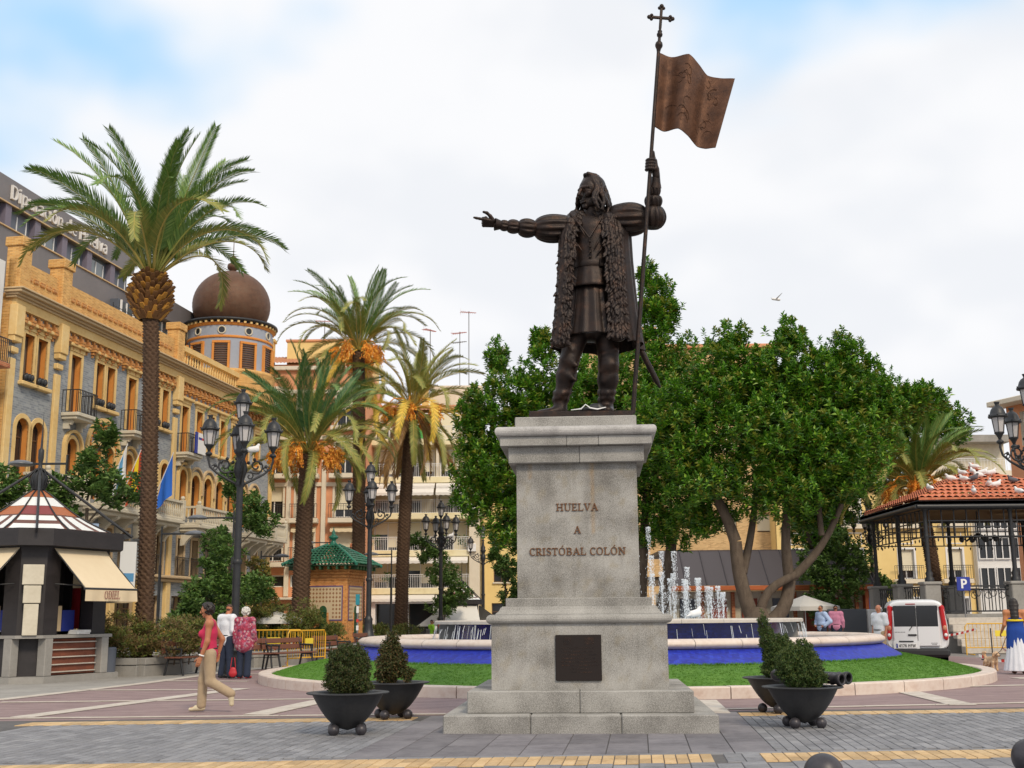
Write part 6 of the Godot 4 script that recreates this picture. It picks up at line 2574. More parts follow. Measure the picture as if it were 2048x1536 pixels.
# ---------- bandstand ----------
func build_bandstand() -> void:
	mottled("red_tile",[Color(0.42,0.1,0.045),Color(0.58,0.17,0.08),Color(0.62,0.28,0.17)],1.1,0.8,0.03,0.12,0.3,0.0,128,140)
	mat("soffit",lin(0.33,0.2,0.09),0.8)
	var B := thing("bandstand","iron bandstand with red tiled roof on a raised stone platform","bandstand",Vector3(18.95,0,-48.2),0.0)
	var N := 4
	var R := 4.6
	var plat := MB.new()
	plat.lathe([[R + 0.5,-0.02],[R + 0.5,1.2],[R + 0.65,1.22],[R + 0.65,1.38],[0.0,1.385]],N,PI / 4,TAU + PI / 4,null,1.0,1.0,true)
	obj("platform",plat,M.concrete,B)
	for i in N * 2:
		var a := TAU * (i + 1.0) / (N * 2)
		var p := Vector3(cos(a) * R,0,sin(a) * R) * (1.0 if i % 2 == 0 else 0.7071)
		var C := part("column",B,p)
		var base := MB.new()
		base.cbox(Vector3(0,1.92,0),Vector3(0.6,1.1,0.6),0.03)
		base.cbox(Vector3(0,2.52,0),Vector3(0.7,0.12,0.7),0.03)
		obj("pier",base,M.concrete,C)
		var sh := MB.new()
		sh.lathe([[0.18,2.56],[0.18,2.7],[0.12,2.78],[0.15,2.9],[0.085,3.0],[0.08,4.2],[0.1,4.25],[0.1,4.32],[0.08,4.36],[0.075,5.2],[0.12,5.28],[0.14,5.36]],12)
		obj("shaft",sh,M.iron,C)
	for i in N:
		# sides: railing, lattice frieze and roof
		var a0 := TAU * (i + 0.5) / N
		var a1 := TAU * (i + 1.5) / N
		var p0 := Vector3(cos(a0) * R,0,sin(a0) * R)
		var p1 := Vector3(cos(a1) * R,0,sin(a1) * R)
		var d := (p1 - p0)
		var L := d.length()
		d /= L
		var S := part("side",B,p0,atan2(-d.z,d.x))
		var rl := MB.new()
		rl.bx(0.3,2.38,-0.03,L - 0.3,2.44,0.03)
		rl.bx(0.3,1.46,-0.03,L - 0.3,1.51,0.03)
		for k in 22:
			var x := lerpf(0.36,L - 0.36,k / 21.0)
			rl.bx(x - 0.015,1.51,-0.015,x + 0.015,2.38,0.015)
		for k in 10:
			var x := lerpf(0.55,L - 0.55,k / 9.0)
			var pts := []
			for q in 9: pts.append(Vector3(x + cos(TAU * q / 8) * 0.14,2.16 + sin(TAU * q / 8) * 0.14,0))
			rl.tube(pts,0.016,4,false)
		obj("railing",rl,M.iron,S)
		var fz := MB.new()
		for q in [4.25,4.62,4.85,5.28]: fz.bx(0.1,q,-0.025,L - 0.1,q + 0.045,0.025)
		for k in 14:
			var x := lerpf(0.15,L - 0.15,k / 13.0)
			fz.bx(x - 0.02,4.25,-0.02,x + 0.02,5.28,0.02)
			if k < 13: fz.ball(Vector3(x + 0.18,4.15,0),Vector3(0.03,0.07,0.03),6,4)
		obj("lattice_frieze",fz,M.iron,S)
		var RO := 5.2
		var e0 := Vector3(cos(a0) * RO,5.36,sin(a0) * RO)
		var e1 := Vector3(cos(a1) * RO,5.36,sin(a1) * RO)
		var Q := part("roof_slope",B)
		var gut := MB.new()
		gut.tube([e0 + Vector3(0,0.02,0),e1 + Vector3(0,0.02,0)],0.09,6)
		gut.quad(e0 + Vector3(0,0.22,0),e1 + Vector3(0,0.22,0),e1,e0)
		gut.quad(e0,e1,e1 + Vector3(0,0.22,0),e0 + Vector3(0,0.22,0))
		obj("gutter",gut,M.iron,Q)
		var so := MB.new()
		so.flat(e0,e1,Vector3(0,5.5,0))
		so.flat(e0,Vector3(0,5.5,0),e1)
		obj("soffit",so,M.soffit,Q)
		# two pitches: a low metal skirt and the tiled cap
		var m0 := e0 * 0.96
		m0.y = 5.64
		var m1 := e1 * 0.96
		m1.y = 5.64
		var sk := MB.new()
		sk.quad(e0 + Vector3(0,0.22,0),m0,m1,e1 + Vector3(0,0.22,0))
		sk.quad(e0 + Vector3(0,0.22,0),e1 + Vector3(0,0.22,0),m1,m0)
		obj("roof_skirt",sk,M.iron,Q)
		var top := Vector3(0,7.15,0)
		for r in 9:
			var t0 := r / 9.0
			var t1 := (r + 1) / 9.0
			var q0 := m0.lerp(top,t0)
			var q1 := m1.lerp(top,t0)
			var u0 := m0.lerp(top,t1)
			var u1 := m1.lerp(top,t1)
			var n := maxi(1,int((q1 - q0).length() / 0.26))
			var c := MB.new()
			var g := []
			for row in 2:
				var rr := PackedVector3Array()
				for k in n * 4 + 1:
					var u := k / float(n * 4)
					var p := (q0.lerp(q1,u) + Vector3(0,0.1,0)) if row == 0 else (u0.lerp(u1,u) + Vector3(0,0.05,0))
					rr.push_back(p + Vector3(0,0.07 * absf(sin(k * PI / 4.0)),0))
				g.append(rr)
			c.surf(g)
			c.flat(q0 + Vector3(0,0.1,0),q1 + Vector3(0,0.1,0),q1)
			obj("tile_course",c,M.red_tile,Q)
	var fi := MB.new()
	fi.lathe([[0.25,7.1],[0.16,7.25],[0.2,7.32],[0.0,7.5]],10)
	obj("finial",fi,M.red_tile,B)
	# hanging iron lamp
	var hl := MB.new()
	for k in 8:
		var a := TAU * k / 8
		hl.tube([Vector3(0,4.6,0),Vector3(cos(a) * 0.5,4.3,sin(a) * 0.5),Vector3(cos(a) * 0.7,4.5,sin(a) * 0.7)],0.03,5)
		hl.ball(Vector3(cos(a) * 0.7,4.35,sin(a) * 0.7),0.1,8,5)
	hl.tube([Vector3(0,5.5,0),Vector3(0,4.0,0)],0.03,6)
	obj("hanging_lamp",hl,M.iron,B)
	# steps on the camera side
	for k in 5:
		var st := MB.new()
		st.cbox(Vector3(-1.2,0.125 + k * 0.25,R * 0.7071 + 2.2 - k * 0.36),Vector3(3.6,0.25,0.4),0.015)
		obj("step",st,M.pale_stone,B)
	# pigeons on the roof
	var pg := MB.new()
	pg.add(blob([[Vector3(-0.1,0.1,0),Vector3(0.08,0.13,0),0.075,0.085],[Vector3(0.08,0.15,0),Vector3(0.15,0.24,0),0.05,0.04],[Vector3(-0.1,0.1,0),Vector3(-0.27,0.06,0),0.05,0.02,Vector3(1,0.6,1)],[Vector3(0.16,0.24,0),Vector3(0.21,0.225,0),0.014,0.006],[Vector3(0.0,0.08,0.03),Vector3(0.0,0.0,0.03),0.012,0.012],[Vector3(0.0,0.08,-0.03),Vector3(0.0,0.0,-0.03),0.012,0.012]],0.02,0.02))
	var pm := pg.mesh()
	var pw := mat("pigeon_white",lin(0.75,0.75,0.76),0.8)
	var pd := mat("pigeon_dark",lin(0.1,0.1,0.12),0.8)
	var spots := [[0.05,0.5,0],[0.2,0.48,0],[0.1,0.7,0],[0.3,0.75,0],[0.38,0.62,0],[0.5,0.72,0],[0.65,0.7,0],[0.45,0.93,0],[0.42,0.3,0],[0.47,0.27,0],[0.68,0.42,1],[0.3,0.5,1],[0.02,0.15,0],[0.3,0.04,0],[0.55,0.03,0]]
	var places := ["near the left hip of the bandstand roof","a little right of the left hip of the roof","high on the left hip of the roof","upper left of the roof slope","beside the pair on the upper roof","in the middle of the upper roof","right of the upper middle of the roof","on the very top of the roof","in the middle of the lower roof, upper of two","in the middle of the lower roof, lower of two","alone on the right part of the roof","under the white ones left of the middle","at the left end of the tiled edge","on the tiled edge left of the middle","on the tiled edge right of the middle"]
	B.force_update_transform()
	# the slope that faces the camera lies between its two near corners
	var c0 := Vector3(cos(deg_to_rad(135)) * 5.0,5.74,sin(deg_to_rad(135)) * 5.0)
	var c1 := Vector3(cos(deg_to_rad(45)) * 5.0,5.74,sin(deg_to_rad(45)) * 5.0)
	for i in spots.size():
		var q: Array = spots[i]
		var p := c0.lerp(c1,q[0]).lerp(Vector3(0,7.22,0),q[1]) + Vector3(0,0.06,0)
		var P := thing("pigeon",("dark grey pigeon " if q[2] else "white pigeon ") + places[i],"pigeon",B.transform * p,rng.randf() * TAU,"pigeons on the bandstand roof")
		obj("body",pm,pd if q[2] else pw,P).scale = Vector3.ONE * 1.15

# ---------- palms ----------
# one frond: a midrib that arches, with two rows of narrow leaflets
func frond_mesh(L: float,el: float,droop: float,seed_: int,ll: float,tones: Array,fold := 0.55) -> ArrayMesh:
	var r := RandomNumberGenerator.new()
	r.seed = seed_
	var mb := MB.new()
	var pts := []
	var p := Vector3.ZERO
	var N := 22
	var a := el
	pts.append(p)
	var side := r.randf_range(-0.15,0.15)
	for i in N:
		var t := i / float(N)
		a -= droop / N * (0.35 + 1.6 * t)
		p += Vector3(cos(a),sin(a),side * t * 0.5) * L / N
		pts.append(p)
	mb.col = tones[0]
	var rad := []
	for i in N + 1: rad.append(lerpf(0.045,0.006,pow(i / float(N),0.6)))
	mb.tube(pts,rad,5,false)
	var n := 74
	for k in n:
		var t := 0.2 + 0.8 * (k / float(n - 1))
		var f := t * N
		var i := mini(int(f),N - 1)
		var q: Vector3 = pts[i].lerp(pts[i + 1],f - i)
		var d: Vector3 = (pts[i + 1] - pts[i]).normalized()
		var up := Vector3(-d.y,d.x,0).normalized()
		var prof := sin(PI * clampf(0.12 + t * 0.86,0,1))
		var len_ := ll * (0.35 + 0.65 * pow(maxf(prof,0.0),0.6)) * r.randf_range(0.85,1.1)
		for s in [-1.0,1.0]:
			var lat := Vector3(0,0,s)
			var dir := (d * (0.8 + 0.6 * t) + lat * 0.85 + up * (fold * (1.0 - t * 0.5) + r.randf_range(-0.15,0.15))).normalized()
			var w := d.cross(dir).cross(dir).normalized() * 0.017
			mb.col = tones[1 + r.randi() % (tones.size() - 1)] * r.randf_range(0.85,1.15)
			var mid := q + dir * len_ * 0.5 - Vector3(0,0.02,0)
			var tip := q + dir * len_ - Vector3(0,len_ * len_ * 0.16,0)
			mb.flat(q - w * 0.6,mid - w,q + w * 0.6)
			mb.flat(q + w * 0.6,mid - w,mid + w)
			mb.flat(mid - w,tip,mid + w)
	return mb.mesh()

func trunk_mesh(h: float,r0: float,r1: float,lean: Vector2,seed_: int) -> MB:
	# stacked stumps of old leaf bases
	var mb := MB.new()
	var f := FastNoiseLite.new()
	f.seed = seed_
	f.frequency = 3.0
	var rows := int(h / 0.085)
	var grid := []
	for i in rows * 2 + 1:
		var t := i / float(rows * 2)
		var row := PackedVector3Array()
		for j in 25:
			var a := TAU * j / 24.0
			var scale_ := 0.035 if i % 2 == 0 else -0.012
			var stagger := 0.02 * sin(a * 8.0 + (PI if (i / 2) % 2 else 0.0))
			var rr := lerpf(r0,r1,t) * (1.0 + 0.25 * exp(-t * h * 1.6)) + scale_ + stagger + 0.02 * f.get_noise_3d(cos(a),t * h * 2.0,sin(a))
			row.push_back(Vector3(cos(a) * rr + lean.x * t * t,h * t,sin(a) * rr + lean.y * t * t))
		grid.append(row)
	mb.surf(grid,true)
	return mb

func date_bunch(seed_: int,tones: Array) -> ArrayMesh:
	var r := RandomNumberGenerator.new()
	r.seed = seed_
	var mb := MB.new()
	mb.col = tones[0]
	mb.tube([Vector3.ZERO,Vector3(0.35,0.28,0),Vector3(0.7,0.25,0),Vector3(0.95,0.0,0)],[0.03,0.025,0.022,0.018],5)
	for k in 34:
		var e := Vector3(1.0 + r.randf_range(-0.22,0.28),r.randf_range(-0.75,-0.1),r.randf_range(-0.28,0.28))
		var o := Vector3(0.85 + r.randf_range(-0.12,0.12),0.05,r.randf_range(-0.05,0.05))
		mb.col = tones[0]
		mb.tube([o,o.lerp(e,0.5) + Vector3(0,0.12,0),e],0.008,3,false)
		for q in 8:
			mb.col = tones[r.randi() % tones.size()]
			var c := o.lerp(e,0.45 + q * 0.07) + Vector3(r.randf_range(-0.04,0.04),r.randf_range(-0.03,0.05),r.randf_range(-0.04,0.04))
			var s := 0.027
			var rg := [c + Vector3(s,0,0),c + Vector3(0,0,s),c - Vector3(s,0,0),c - Vector3(0,0,s)]
			for j in 4:
				mb.flat(rg[j],c + Vector3(0,s * 1.5,0),rg[(j + 1) % 4])
				mb.flat(rg[(j + 1) % 4],c - Vector3(0,s * 1.5,0),rg[j])
	return mb.mesh()

# levels: [elevation (deg), droop (rad), count, length factor, tone key]
func palm(label: String,at: Vector3,h: float,r0: float,r1: float,lean: Vector2,L: float,levels: Array,dates: int,seed_: int,skirt_h: float,leafm: Material,dm: Material,roll_ := 0.0) -> Node3D:
	var P := thing("date_palm",label,"palm tree",at,0.0,"date palms on the square")
	obj("trunk",trunk_mesh(h,r0,r1,lean,seed_),M.palm_trunk,P)
	var r := RandomNumberGenerator.new()
	r.seed = seed_
	var top := Vector3(lean.x,h,lean.y)
	# the swollen collar of cut leaf bases
	if skirt_h > 0.0:
		for i in 13:
			var t := i / 12.0
			var rr := r1 + (0.37 * sin(PI * clampf(0.15 + t * 0.75,0,1)))
			var n := 15
			for k in n:
				var a := TAU * (k + (0.5 if i % 2 else 0.0)) / n + r.randf_range(-0.06,0.06)
				var st := MB.new()
				var y := skirt_h * (t - 0.55)
				var o := Vector3(cos(a) * (rr - 0.12),y,sin(a) * (rr - 0.12))
				var d := Vector3(cos(a),0.9 + r.randf_range(-0.2,0.3),sin(a)).normalized()
				var sd := Vector3(-sin(a),0,cos(a))
				var e := o + d * r.randf_range(0.2,0.3)
				var w := sd * 0.085
				var th := Vector3(cos(a),-0.6,sin(a)) * 0.045
				st.quad(o - w,e - w * 0.55,e + w * 0.55,o + w)
				st.quad(o - w + th,o + w + th,e + w * 0.5 + th,e - w * 0.5 + th)
				st.quad(o - w,o - w + th,e - w * 0.5 + th,e - w * 0.55)
				st.quad(o + w,e + w * 0.55,e + w * 0.5 + th,o + w + th)
				st.quad(e - w * 0.55,e - w * 0.5 + th,e + w * 0.5 + th,e + w * 0.55)
				obj("leaf_base",st,M.leaf_base if (i + k) % 3 else M.leaf_base_orange,P,mv(top))
		var core := MB.new()
		core.lathe([[r1 * 0.9,-skirt_h * 0.6],[r1 + 0.24,-skirt_h * 0.2],[r1 + 0.22,skirt_h * 0.2],[r1,skirt_h * 0.5],[0.0,skirt_h * 0.6]],16)
		obj("crown_heart",core,M.fibre,P,mv(top))
	var ci := 0
	for q in levels:
		var variants := []
		for v in 2: variants.append(frond_mesh(L * q[3],deg_to_rad(q[0]),q[1] * (0.9 + 0.2 * v),seed_ * 10 + ci * 3 + v,0.5 * (0.75 + 0.25 * q[3]),PALM_TONES[q[4]],0.55))
		for k in q[2]:
			var a: float = TAU * (k + r.randf_range(-0.3,0.3)) / q[2] + ci * 0.7
			var b := Basis(Vector3.UP,a) * Basis(Vector3.BACK,r.randf_range(-0.09,0.09)) * Basis(Vector3.RIGHT,r.randf_range(-0.5,0.5))
			b = b.scaled(Vector3.ONE * r.randf_range(0.88,1.08))
			obj("frond",variants[k % 2],leafm,P,Transform3D(b,top + Vector3(cos(a),0,-sin(a)) * r1 * 0.5 + Vector3(0,maxf(skirt_h * 0.42,0.1),0)))
		ci += 1
	var dmesh := [date_bunch(seed_ + 1,DATE_TONES),date_bunch(seed_ + 2,DATE_TONES)]
	for k in dates:
		var a := TAU * (k + r.randf_range(-0.25,0.25)) / dates + 0.4
		obj("date_bunch",dmesh[k % 2],dm,P,Transform3D(Basis(Vector3.UP,a).scaled(Vector3.ONE * r.randf_range(1.15,1.5)),top + Vector3(0,0.15,0)))
	return P

const PALM_TONES := {
	"green": [Color(0.278,0.283,0.065),Color(0.086,0.167,0.033),Color(0.131,0.225,0.046),Color(0.174,0.275,0.065),Color(0.104,0.200,0.046)],
	"deep": [Color(0.227,0.250,0.065),Color(0.052,0.141,0.046),Color(0.086,0.184,0.059),Color(0.070,0.159,0.053)],
	"olive": [Color(0.434,0.333,0.079),Color(0.227,0.233,0.046),Color(0.295,0.283,0.065),Color(0.192,0.225,0.046)],
	"gold": [Color(0.731,0.451,0.079),Color(0.661,0.451,0.053),Color(0.522,0.400,0.065),Color(0.800,0.550,0.079)],
	"dry": [Color(0.348,0.184,0.065),Color(0.383,0.200,0.065),Color(0.278,0.151,0.053),Color(0.452,0.250,0.079)],
}
const DATE_TONES := [Color(0.870,0.333,0.039),Color(0.956,0.451,0.053),Color(0.731,0.250,0.033),Color(1.044,0.550,0.079)]

func build_palms() -> void:
	mottled("palm_trunk",[Color(0.03,0.016,0.01),Color(0.09,0.05,0.03),Color(0.19,0.12,0.07)],0.6,0.95,0.02,0.07,0.35,0.4,256,150)
	mottled("leaf_base",[Color(0.1,0.04,0.016),Color(0.28,0.14,0.045)],0.5,0.9,0.02,0.08,0.3,0.0,128,151)
	mottled("leaf_base_orange",[Color(0.42,0.18,0.025),Color(0.6,0.32,0.06)],0.5,0.9,0.02,0.08,0.3,0.0,128,152)
	var lm := mat("palm_leaf",Color.WHITE,0.55)
	lm.vertex_color_use_as_albedo = true
	lm.backlight_enabled = true
	lm.backlight = Color(0.25,0.3,0.12)
	var dm := mat("dates",Color.WHITE,0.6)
	dm.vertex_color_use_as_albedo = true
	palm("tallest date palm with a swollen collar of cut leaf bases, at the left",Vector3(-9.72,0.2,-31.5),10.0,0.205,0.19,Vector2(-0.28,0),4.35,
		[[87,0.5,6,1.04,"green"],[81,0.9,10,1.03,"green"],[74,1.25,13,1.03,"green"],[66,1.6,13,1.02,"green"],[57,1.85,9,1.0,"olive"]],0,3,1.2,lm,dm)
	palm("shorter date palm with orange date bunches in front of the brick kiosk",Vector3(-9.2,0.2,-51.5),8.3,0.37,0.34,Vector2(0.2,0),5.0,
		[[87,0.5,10,0.95,"deep"],[77,1.0,15,1.0,"deep"],[66,1.5,15,1.02,"green"],[52,1.9,13,1.0,"olive"],[32,2.1,10,0.98,"olive"],[2,1.7,5,0.9,"olive"]],9,5,0.0,lm,dm)
	palm("tall date palm with orange dates behind the second street lamp",Vector3(-7.95,0.2,-61.0),15.1,0.33,0.3,Vector2(-0.2,0),4.9,
		[[86,0.5,9,0.92,"green"],[74,1.1,14,1.0,"green"],[61,1.7,14,1.02,"olive"],[45,2.0,10,1.0,"olive"],[8,1.8,4,0.95,"olive"],[-28,1.1,6,0.95,"gold"]],8,7,0.0,lm,dm)
	palm("date palm with long drooping golden fronds left of the fig trees",Vector3(-5.55,0.2,-59.0),11.6,0.32,0.28,Vector2(0.45,0),4.6,
		[[82,0.7,9,0.9,"olive"],[62,1.3,12,1.0,"olive"],[42,1.8,11,1.0,"olive"],[12,1.8,10,1.0,"gold"],[-30,1.0,10,0.95,"olive"],[-58,0.5,8,0.9,"dry"]],6,9,0.0,lm,dm)
	palm("date palm with bushy crown rising behind the bandstand",Vector3(19.35,0.2,-54.5),6.9,0.3,0.27,Vector2(-0.55,0),4.1,
		[[85,0.5,10,0.92,"green"],[72,1.1,15,1.0,"green"],[56,1.6,15,1.0,"olive"],[36,1.8,13,0.95,"olive"],[8,1.6,10,0.95,"olive"]],8,11,0.0,lm,dm)

# ---------- broad-leaved trees ----------
func limb(mb: MB,a: Vector3,b: Vector3,r0: float,r1: float,bend: Vector3) -> void:
	var pts := []
	var rad := []
	for i in 7:
		var t := i / 6.0
		pts.append(a.lerp(b,t) + bend * sin(t * PI))
		rad.append(lerpf(r0,r1,t))
	mb.tube(pts,rad,9,false)

# lobes: [centre, radii, sprigs]; leaves sit mostly near the skin of each lobe
func crown(parent: Node,lobes: Array,leaf: Array,m: Material,seed_: int,size := 1.0) -> void:
	var r := RandomNumberGenerator.new()
	r.seed = seed_
	var f := FastNoiseLite.new()
	f.seed = seed_
	f.frequency = 0.55
	f.fractal_octaves = 3
	var sets := []
	for k in leaf.size(): sets.append([])
	for q in lobes:
		for k in int(q[2] * 1.25):
			var d := Vector3(r.randfn(),r.randfn(),r.randfn()).normalized()
			var rad := pow(r.randf(),0.42)
			var p: Vector3 = q[0] + d * q[1] * rad
			var nz := f.get_noise_3dv(p)
			p += d * q[1] * nz * 0.62
			if f.get_noise_3dv(p * 2.3 + Vector3(7,3,1)) < -0.06: continue # gaps
			var b := Basis(Vector3.UP,r.randf() * TAU) * Basis(Vector3.RIGHT,r.randf_range(-0.8,0.8))
			sets[r.randi() % leaf.size()].append(Transform3D(b.scaled(Vector3.ONE * size * r.randf_range(0.75,1.25)),p))
	for k in leaf.size(): leaf_cloud(sets[k],leaf[k],m,"crown",parent)

# a leafy twig end: leaves spiral along a short shoot that points up and out
func twig(n: int,l: float,w: float,shoot: float,seed_: int,tones: Array) -> ArrayMesh:
	var mb := MB.new()
	var r := RandomNumberGenerator.new()
	r.seed = seed_
	for k in n:
		var t := k / float(n)
		var a := k * 2.4 + r.randf_range(-0.4,0.4)
		var el := lerpf(0.1,1.15,t) + r.randf_range(-0.25,0.25)
		var d := Vector3(cos(a) * cos(el),sin(el),sin(a) * cos(el))
		var o := Vector3(0,shoot * t,0)
		var s := d.cross(Vector3.UP)
		if s.length() < 0.01: s = Vector3.RIGHT
		s = s.normalized().rotated(d,r.randf_range(-0.6,0.6)) * w * 0.5
		var ll := l * r.randf_range(0.8,1.15)
		var nn := s.cross(d).normalized() * w * 0.2
		mb.col = tones[r.randi() % tones.size()] * r.randf_range(0.85,1.15)
		var m1 := o + d * ll * 0.42
		var e := o + d * ll - Vector3(0,ll * 0.18,0)
		mb.flat(o,m1 - s + nn,e)
		mb.flat(o,e,m1 + s + nn)
	return mb.mesh()

func build_trees() -> void:
	var lm := mat("fig_leaf",Color.WHITE,0.42)
	lm.vertex_color_use_as_albedo = true
	lm.backlight_enabled = true
	lm.backlight = Color(0.3,0.5,0.06)
	var g1 := [Color(0.05,0.15,0.01),Color(0.09,0.23,0.013),Color(0.13,0.29,0.016),Color(0.21,0.36,0.026),Color(0.08,0.2,0.012)]
	var g2 := [Color(0.04,0.12,0.012),Color(0.08,0.19,0.014),Color(0.13,0.25,0.02),Color(0.18,0.2,0.02)]
	var tw := [twig(12,0.2,0.085,0.22,1,g1),twig(11,0.2,0.08,0.2,2,g2),twig(13,0.18,0.075,0.24,3,g1)]
	var V := func(x,y,z): return Vector3(x,y,z)
	# main fig: trunk that forks low into three limbs
	var A := thing("fig_tree","largest fig tree with forked trunk right of the fountain jets","tree",V.call(9.35,0,-46.0),0.0,"big fig trees behind the fountain")
	var tr := MB.new()
	tr.lathe([[0.75,-0.05],[0.55,0.15],[0.47,0.5],[0.45,1.0],[0.5,1.35],[0.3,1.7]],16)
	limb(tr,V.call(-0.1,1.0,0),V.call(-0.75,4.2,0.2),0.3,0.24,V.call(-0.15,0,0))
	limb(tr,V.call(-0.75,4.2,0.2),V.call(-2.6,7.6,0.3),0.24,0.12,V.call(0.25,0,0))
	limb(tr,V.call(0.15,0.9,0),V.call(1.35,2.7,-0.2),0.3,0.24,V.call(0.25,-0.2,0))
	limb(tr,V.call(1.35,2.7,-0.2),V.call(1.6,6.5,0.1),0.22,0.13,V.call(-0.2,0,0))
	limb(tr,V.call(1.35,2.7,-0.2),V.call(3.4,5.6,0.4),0.19,0.1,V.call(0.2,-0.15,0))
	limb(tr,V.call(0.05,1.3,0),V.call(1.5,2.9,0.3),0.2,0.15,V.call(-0.3,0.2,0))
	limb(tr,V.call(2.6,4.4,0.2),V.call(2.75,7.0,0.2),0.12,0.08,V.call(-0.1,0,0))
	limb(tr,V.call(-0.5,3.0,0.1),V.call(0.4,6.8,-0.8),0.17,0.1,V.call(0.1,0,0))
	obj("trunk",tr,M.bark,A)
	crown(A,[
		[V.call(-2.9,8.6,0.0),V.call(2.0,1.9,2.0),1150],[V.call(-0.9,10.2,0.0),V.call(1.9,1.8,2.0),1150],[V.call(1.1,10.3,0.2),V.call(2.0,1.9,2.0),1200],
		[V.call(3.1,9.7,0.0),V.call(2.0,2.0,2.0),1200],[V.call(4.8,9.2,-0.4),V.call(1.8,1.6,1.8),1000],[V.call(0.3,8.0,1.2),V.call(2.3,1.7,1.6),1250],
		[V.call(2.9,7.4,1.0),V.call(2.4,1.7,1.7),1300],[V.call(-2.0,6.6,0.6),V.call(1.7,1.3,1.6),850],[V.call(3.0,6.7,0.2),V.call(1.5,1.4,1.6),800],
		[V.call(1.1,6.0,0.6),V.call(2.0,1.2,1.7),900],[V.call(-0.6,12.0,0.0),V.call(0.8,0.9,0.8),240],[V.call(1.7,12.1,0.1),V.call(0.7,0.8,0.7),220],[V.call(4.0,11.4,0.0),V.call(0.8,1.1,0.8),280],[V.call(6.3,9.6,-0.5),V.call(1.1,0.9,1.1),350],
		[V.call(7.2,9.7,-0.5),V.call(0.8,0.6,0.8),180],[V.call(-1.8,5.0,-0.9),V.call(1.3,0.9,1.2),330],[V.call(2.4,5.1,-0.7),V.call(1.0,0.8,1.0),260]],tw,lm,61,1.15)
	# second fig, its crown to the right
	var B := thing("fig_tree","fig tree whose crown reaches farthest right towards the bandstand","tree",V.call(15.2,0,-60.0),0.0,"big fig trees behind the fountain")
	var tb := MB.new()
	limb(tb,V.call(0,-0.05,0),V.call(0.2,5.0,0),0.38,0.26,V.call(0.1,0,0))
	limb(tb,V.call(0.2,5.0,0),V.call(2.6,9.0,0),0.22,0.1,V.call(0.2,-0.2,0))
	limb(tb,V.call(0.2,4.6,0),V.call(-1.6,8.6,0.2),0.2,0.1,V.call(-0.2,0,0))
	obj("trunk",tb,M.bark,B)
	crown(B,[[V.call(0.2,11.2,0),V.call(2.6,2.4,2.4),1250],[V.call(2.8,11.6,0),V.call(2.2,2.1,2.2),1100],[V.call(5.0,10.9,0),V.call(1.9,1.6,1.9),850],[V.call(6.7,11.2,0.2),V.call(1.4,0.9,1.3),380],[V.call(3.0,8.7,0.2),V.call(2.1,1.5,2.0),850],[V.call(1.0,7.4,0.5),V.call(2.0,1.7,1.9),800],[V.call(-2.0,10.5,0.3),V.call(2.2,2.2,2.2),900],[V.call(2.3,13.7,0),V.call(0.8,0.9,0.8),220],[V.call(5.8,12.4,0),V.call(0.7,0.7,0.7),150],[V.call(7.6,10.4,0),V.call(0.8,0.7,0.8),170],[V.call(0.4,5.2,-0.5),V.call(1.6,1.3,1.4),450]],tw,lm,67,1.3)
	# third fig behind the pedestal
	var C := thing("fig_tree","fig tree with twin trunks partly hidden by the pedestal","tree",V.call(5.1,0,-50.0),0.0,"big fig trees behind the fountain")
	var tc := MB.new()
	limb(tc,V.call(0.2,-0.05,0),V.call(0.35,4.2,0),0.36,0.25,V.call(-0.1,0,0))
	limb(tc,V.call(0.6,-0.05,0.2),V.call(1.7,5.6,0.2),0.3,0.2,V.call(0.15,0,0))
	limb(tc,V.call(0.35,4.2,0),V.call(-2.2,7.5,0),0.22,0.1,V.call(-0.2,-0.2,0))
	limb(tc,V.call(0.35,4.2,0),V.call(0.4,9.0,0),0.22,0.1,V.call(0.2,0,0))
	limb(tc,V.call(-1.0,5.6,0),V.call(-5.4,5.3,0.4),0.14,0.05,V.call(0,0.5,0))
	obj("trunk",tc,M.bark,C)
	crown(C,[[V.call(-3.2,10.6,0),V.call(2.1,2.0,2.0),1100],[V.call(-5.2,10.0,0),V.call(1.7,2.0,1.7),850],[V.call(-6.4,8.4,0),V.call(1.3,1.7,1.3),560],[V.call(-4.6,7.8,0.3),V.call(2.0,1.9,1.8),950],[V.call(-6.6,6.6,0.2),V.call(1.2,1.5,1.2),460],[V.call(-5.0,5.6,0.3),V.call(1.8,1.3,1.5),620],
		[V.call(-0.8,10.5,-0.3),V.call(2.2,2.2,2.0),1100],[V.call(1.4,11.6,-0.5),V.call(1.9,2.3,1.8),1050],[V.call(1.3,14.6,-0.5),V.call(1.1,1.3,1.1),480],[V.call(1.0,16.1,-0.5),V.call(0.55,0.7,0.55),160],[V.call(-0.8,7.2,0.3),V.call(2.4,2.0,1.8),1000],[V.call(1.6,7.6,0.2),V.call(1.8,1.8,1.6),800],[V.call(1.2,5.2,0.3),V.call(1.5,1.3,1.3),520],[V.call(-3.8,12.9,0),V.call(0.7,0.8,0.7),200],[V.call(-5.8,12.3,0),V.call(0.55,0.8,0.55),130],[V.call(-6.8,10.0,0.0),V.call(0.7,1.0,0.7),180],[V.call(-4.6,4.4,0.8),V.call(1.3,0.6,1.0),260]],tw,lm,71,1.15)
	# small street trees
	var sl := mat("street_leaf",Color.WHITE,0.6)
	sl.vertex_color_use_as_albedo = true
	sl.backlight_enabled = true
	sl.backlight = Color(0.15,0.25,0.06)
	var s1 := [Color(0.06,0.13,0.022),Color(0.085,0.165,0.03),Color(0.12,0.2,0.04)]
	var s2 := [Color(0.13,0.12,0.02),Color(0.2,0.14,0.02),Color(0.09,0.12,0.02)]
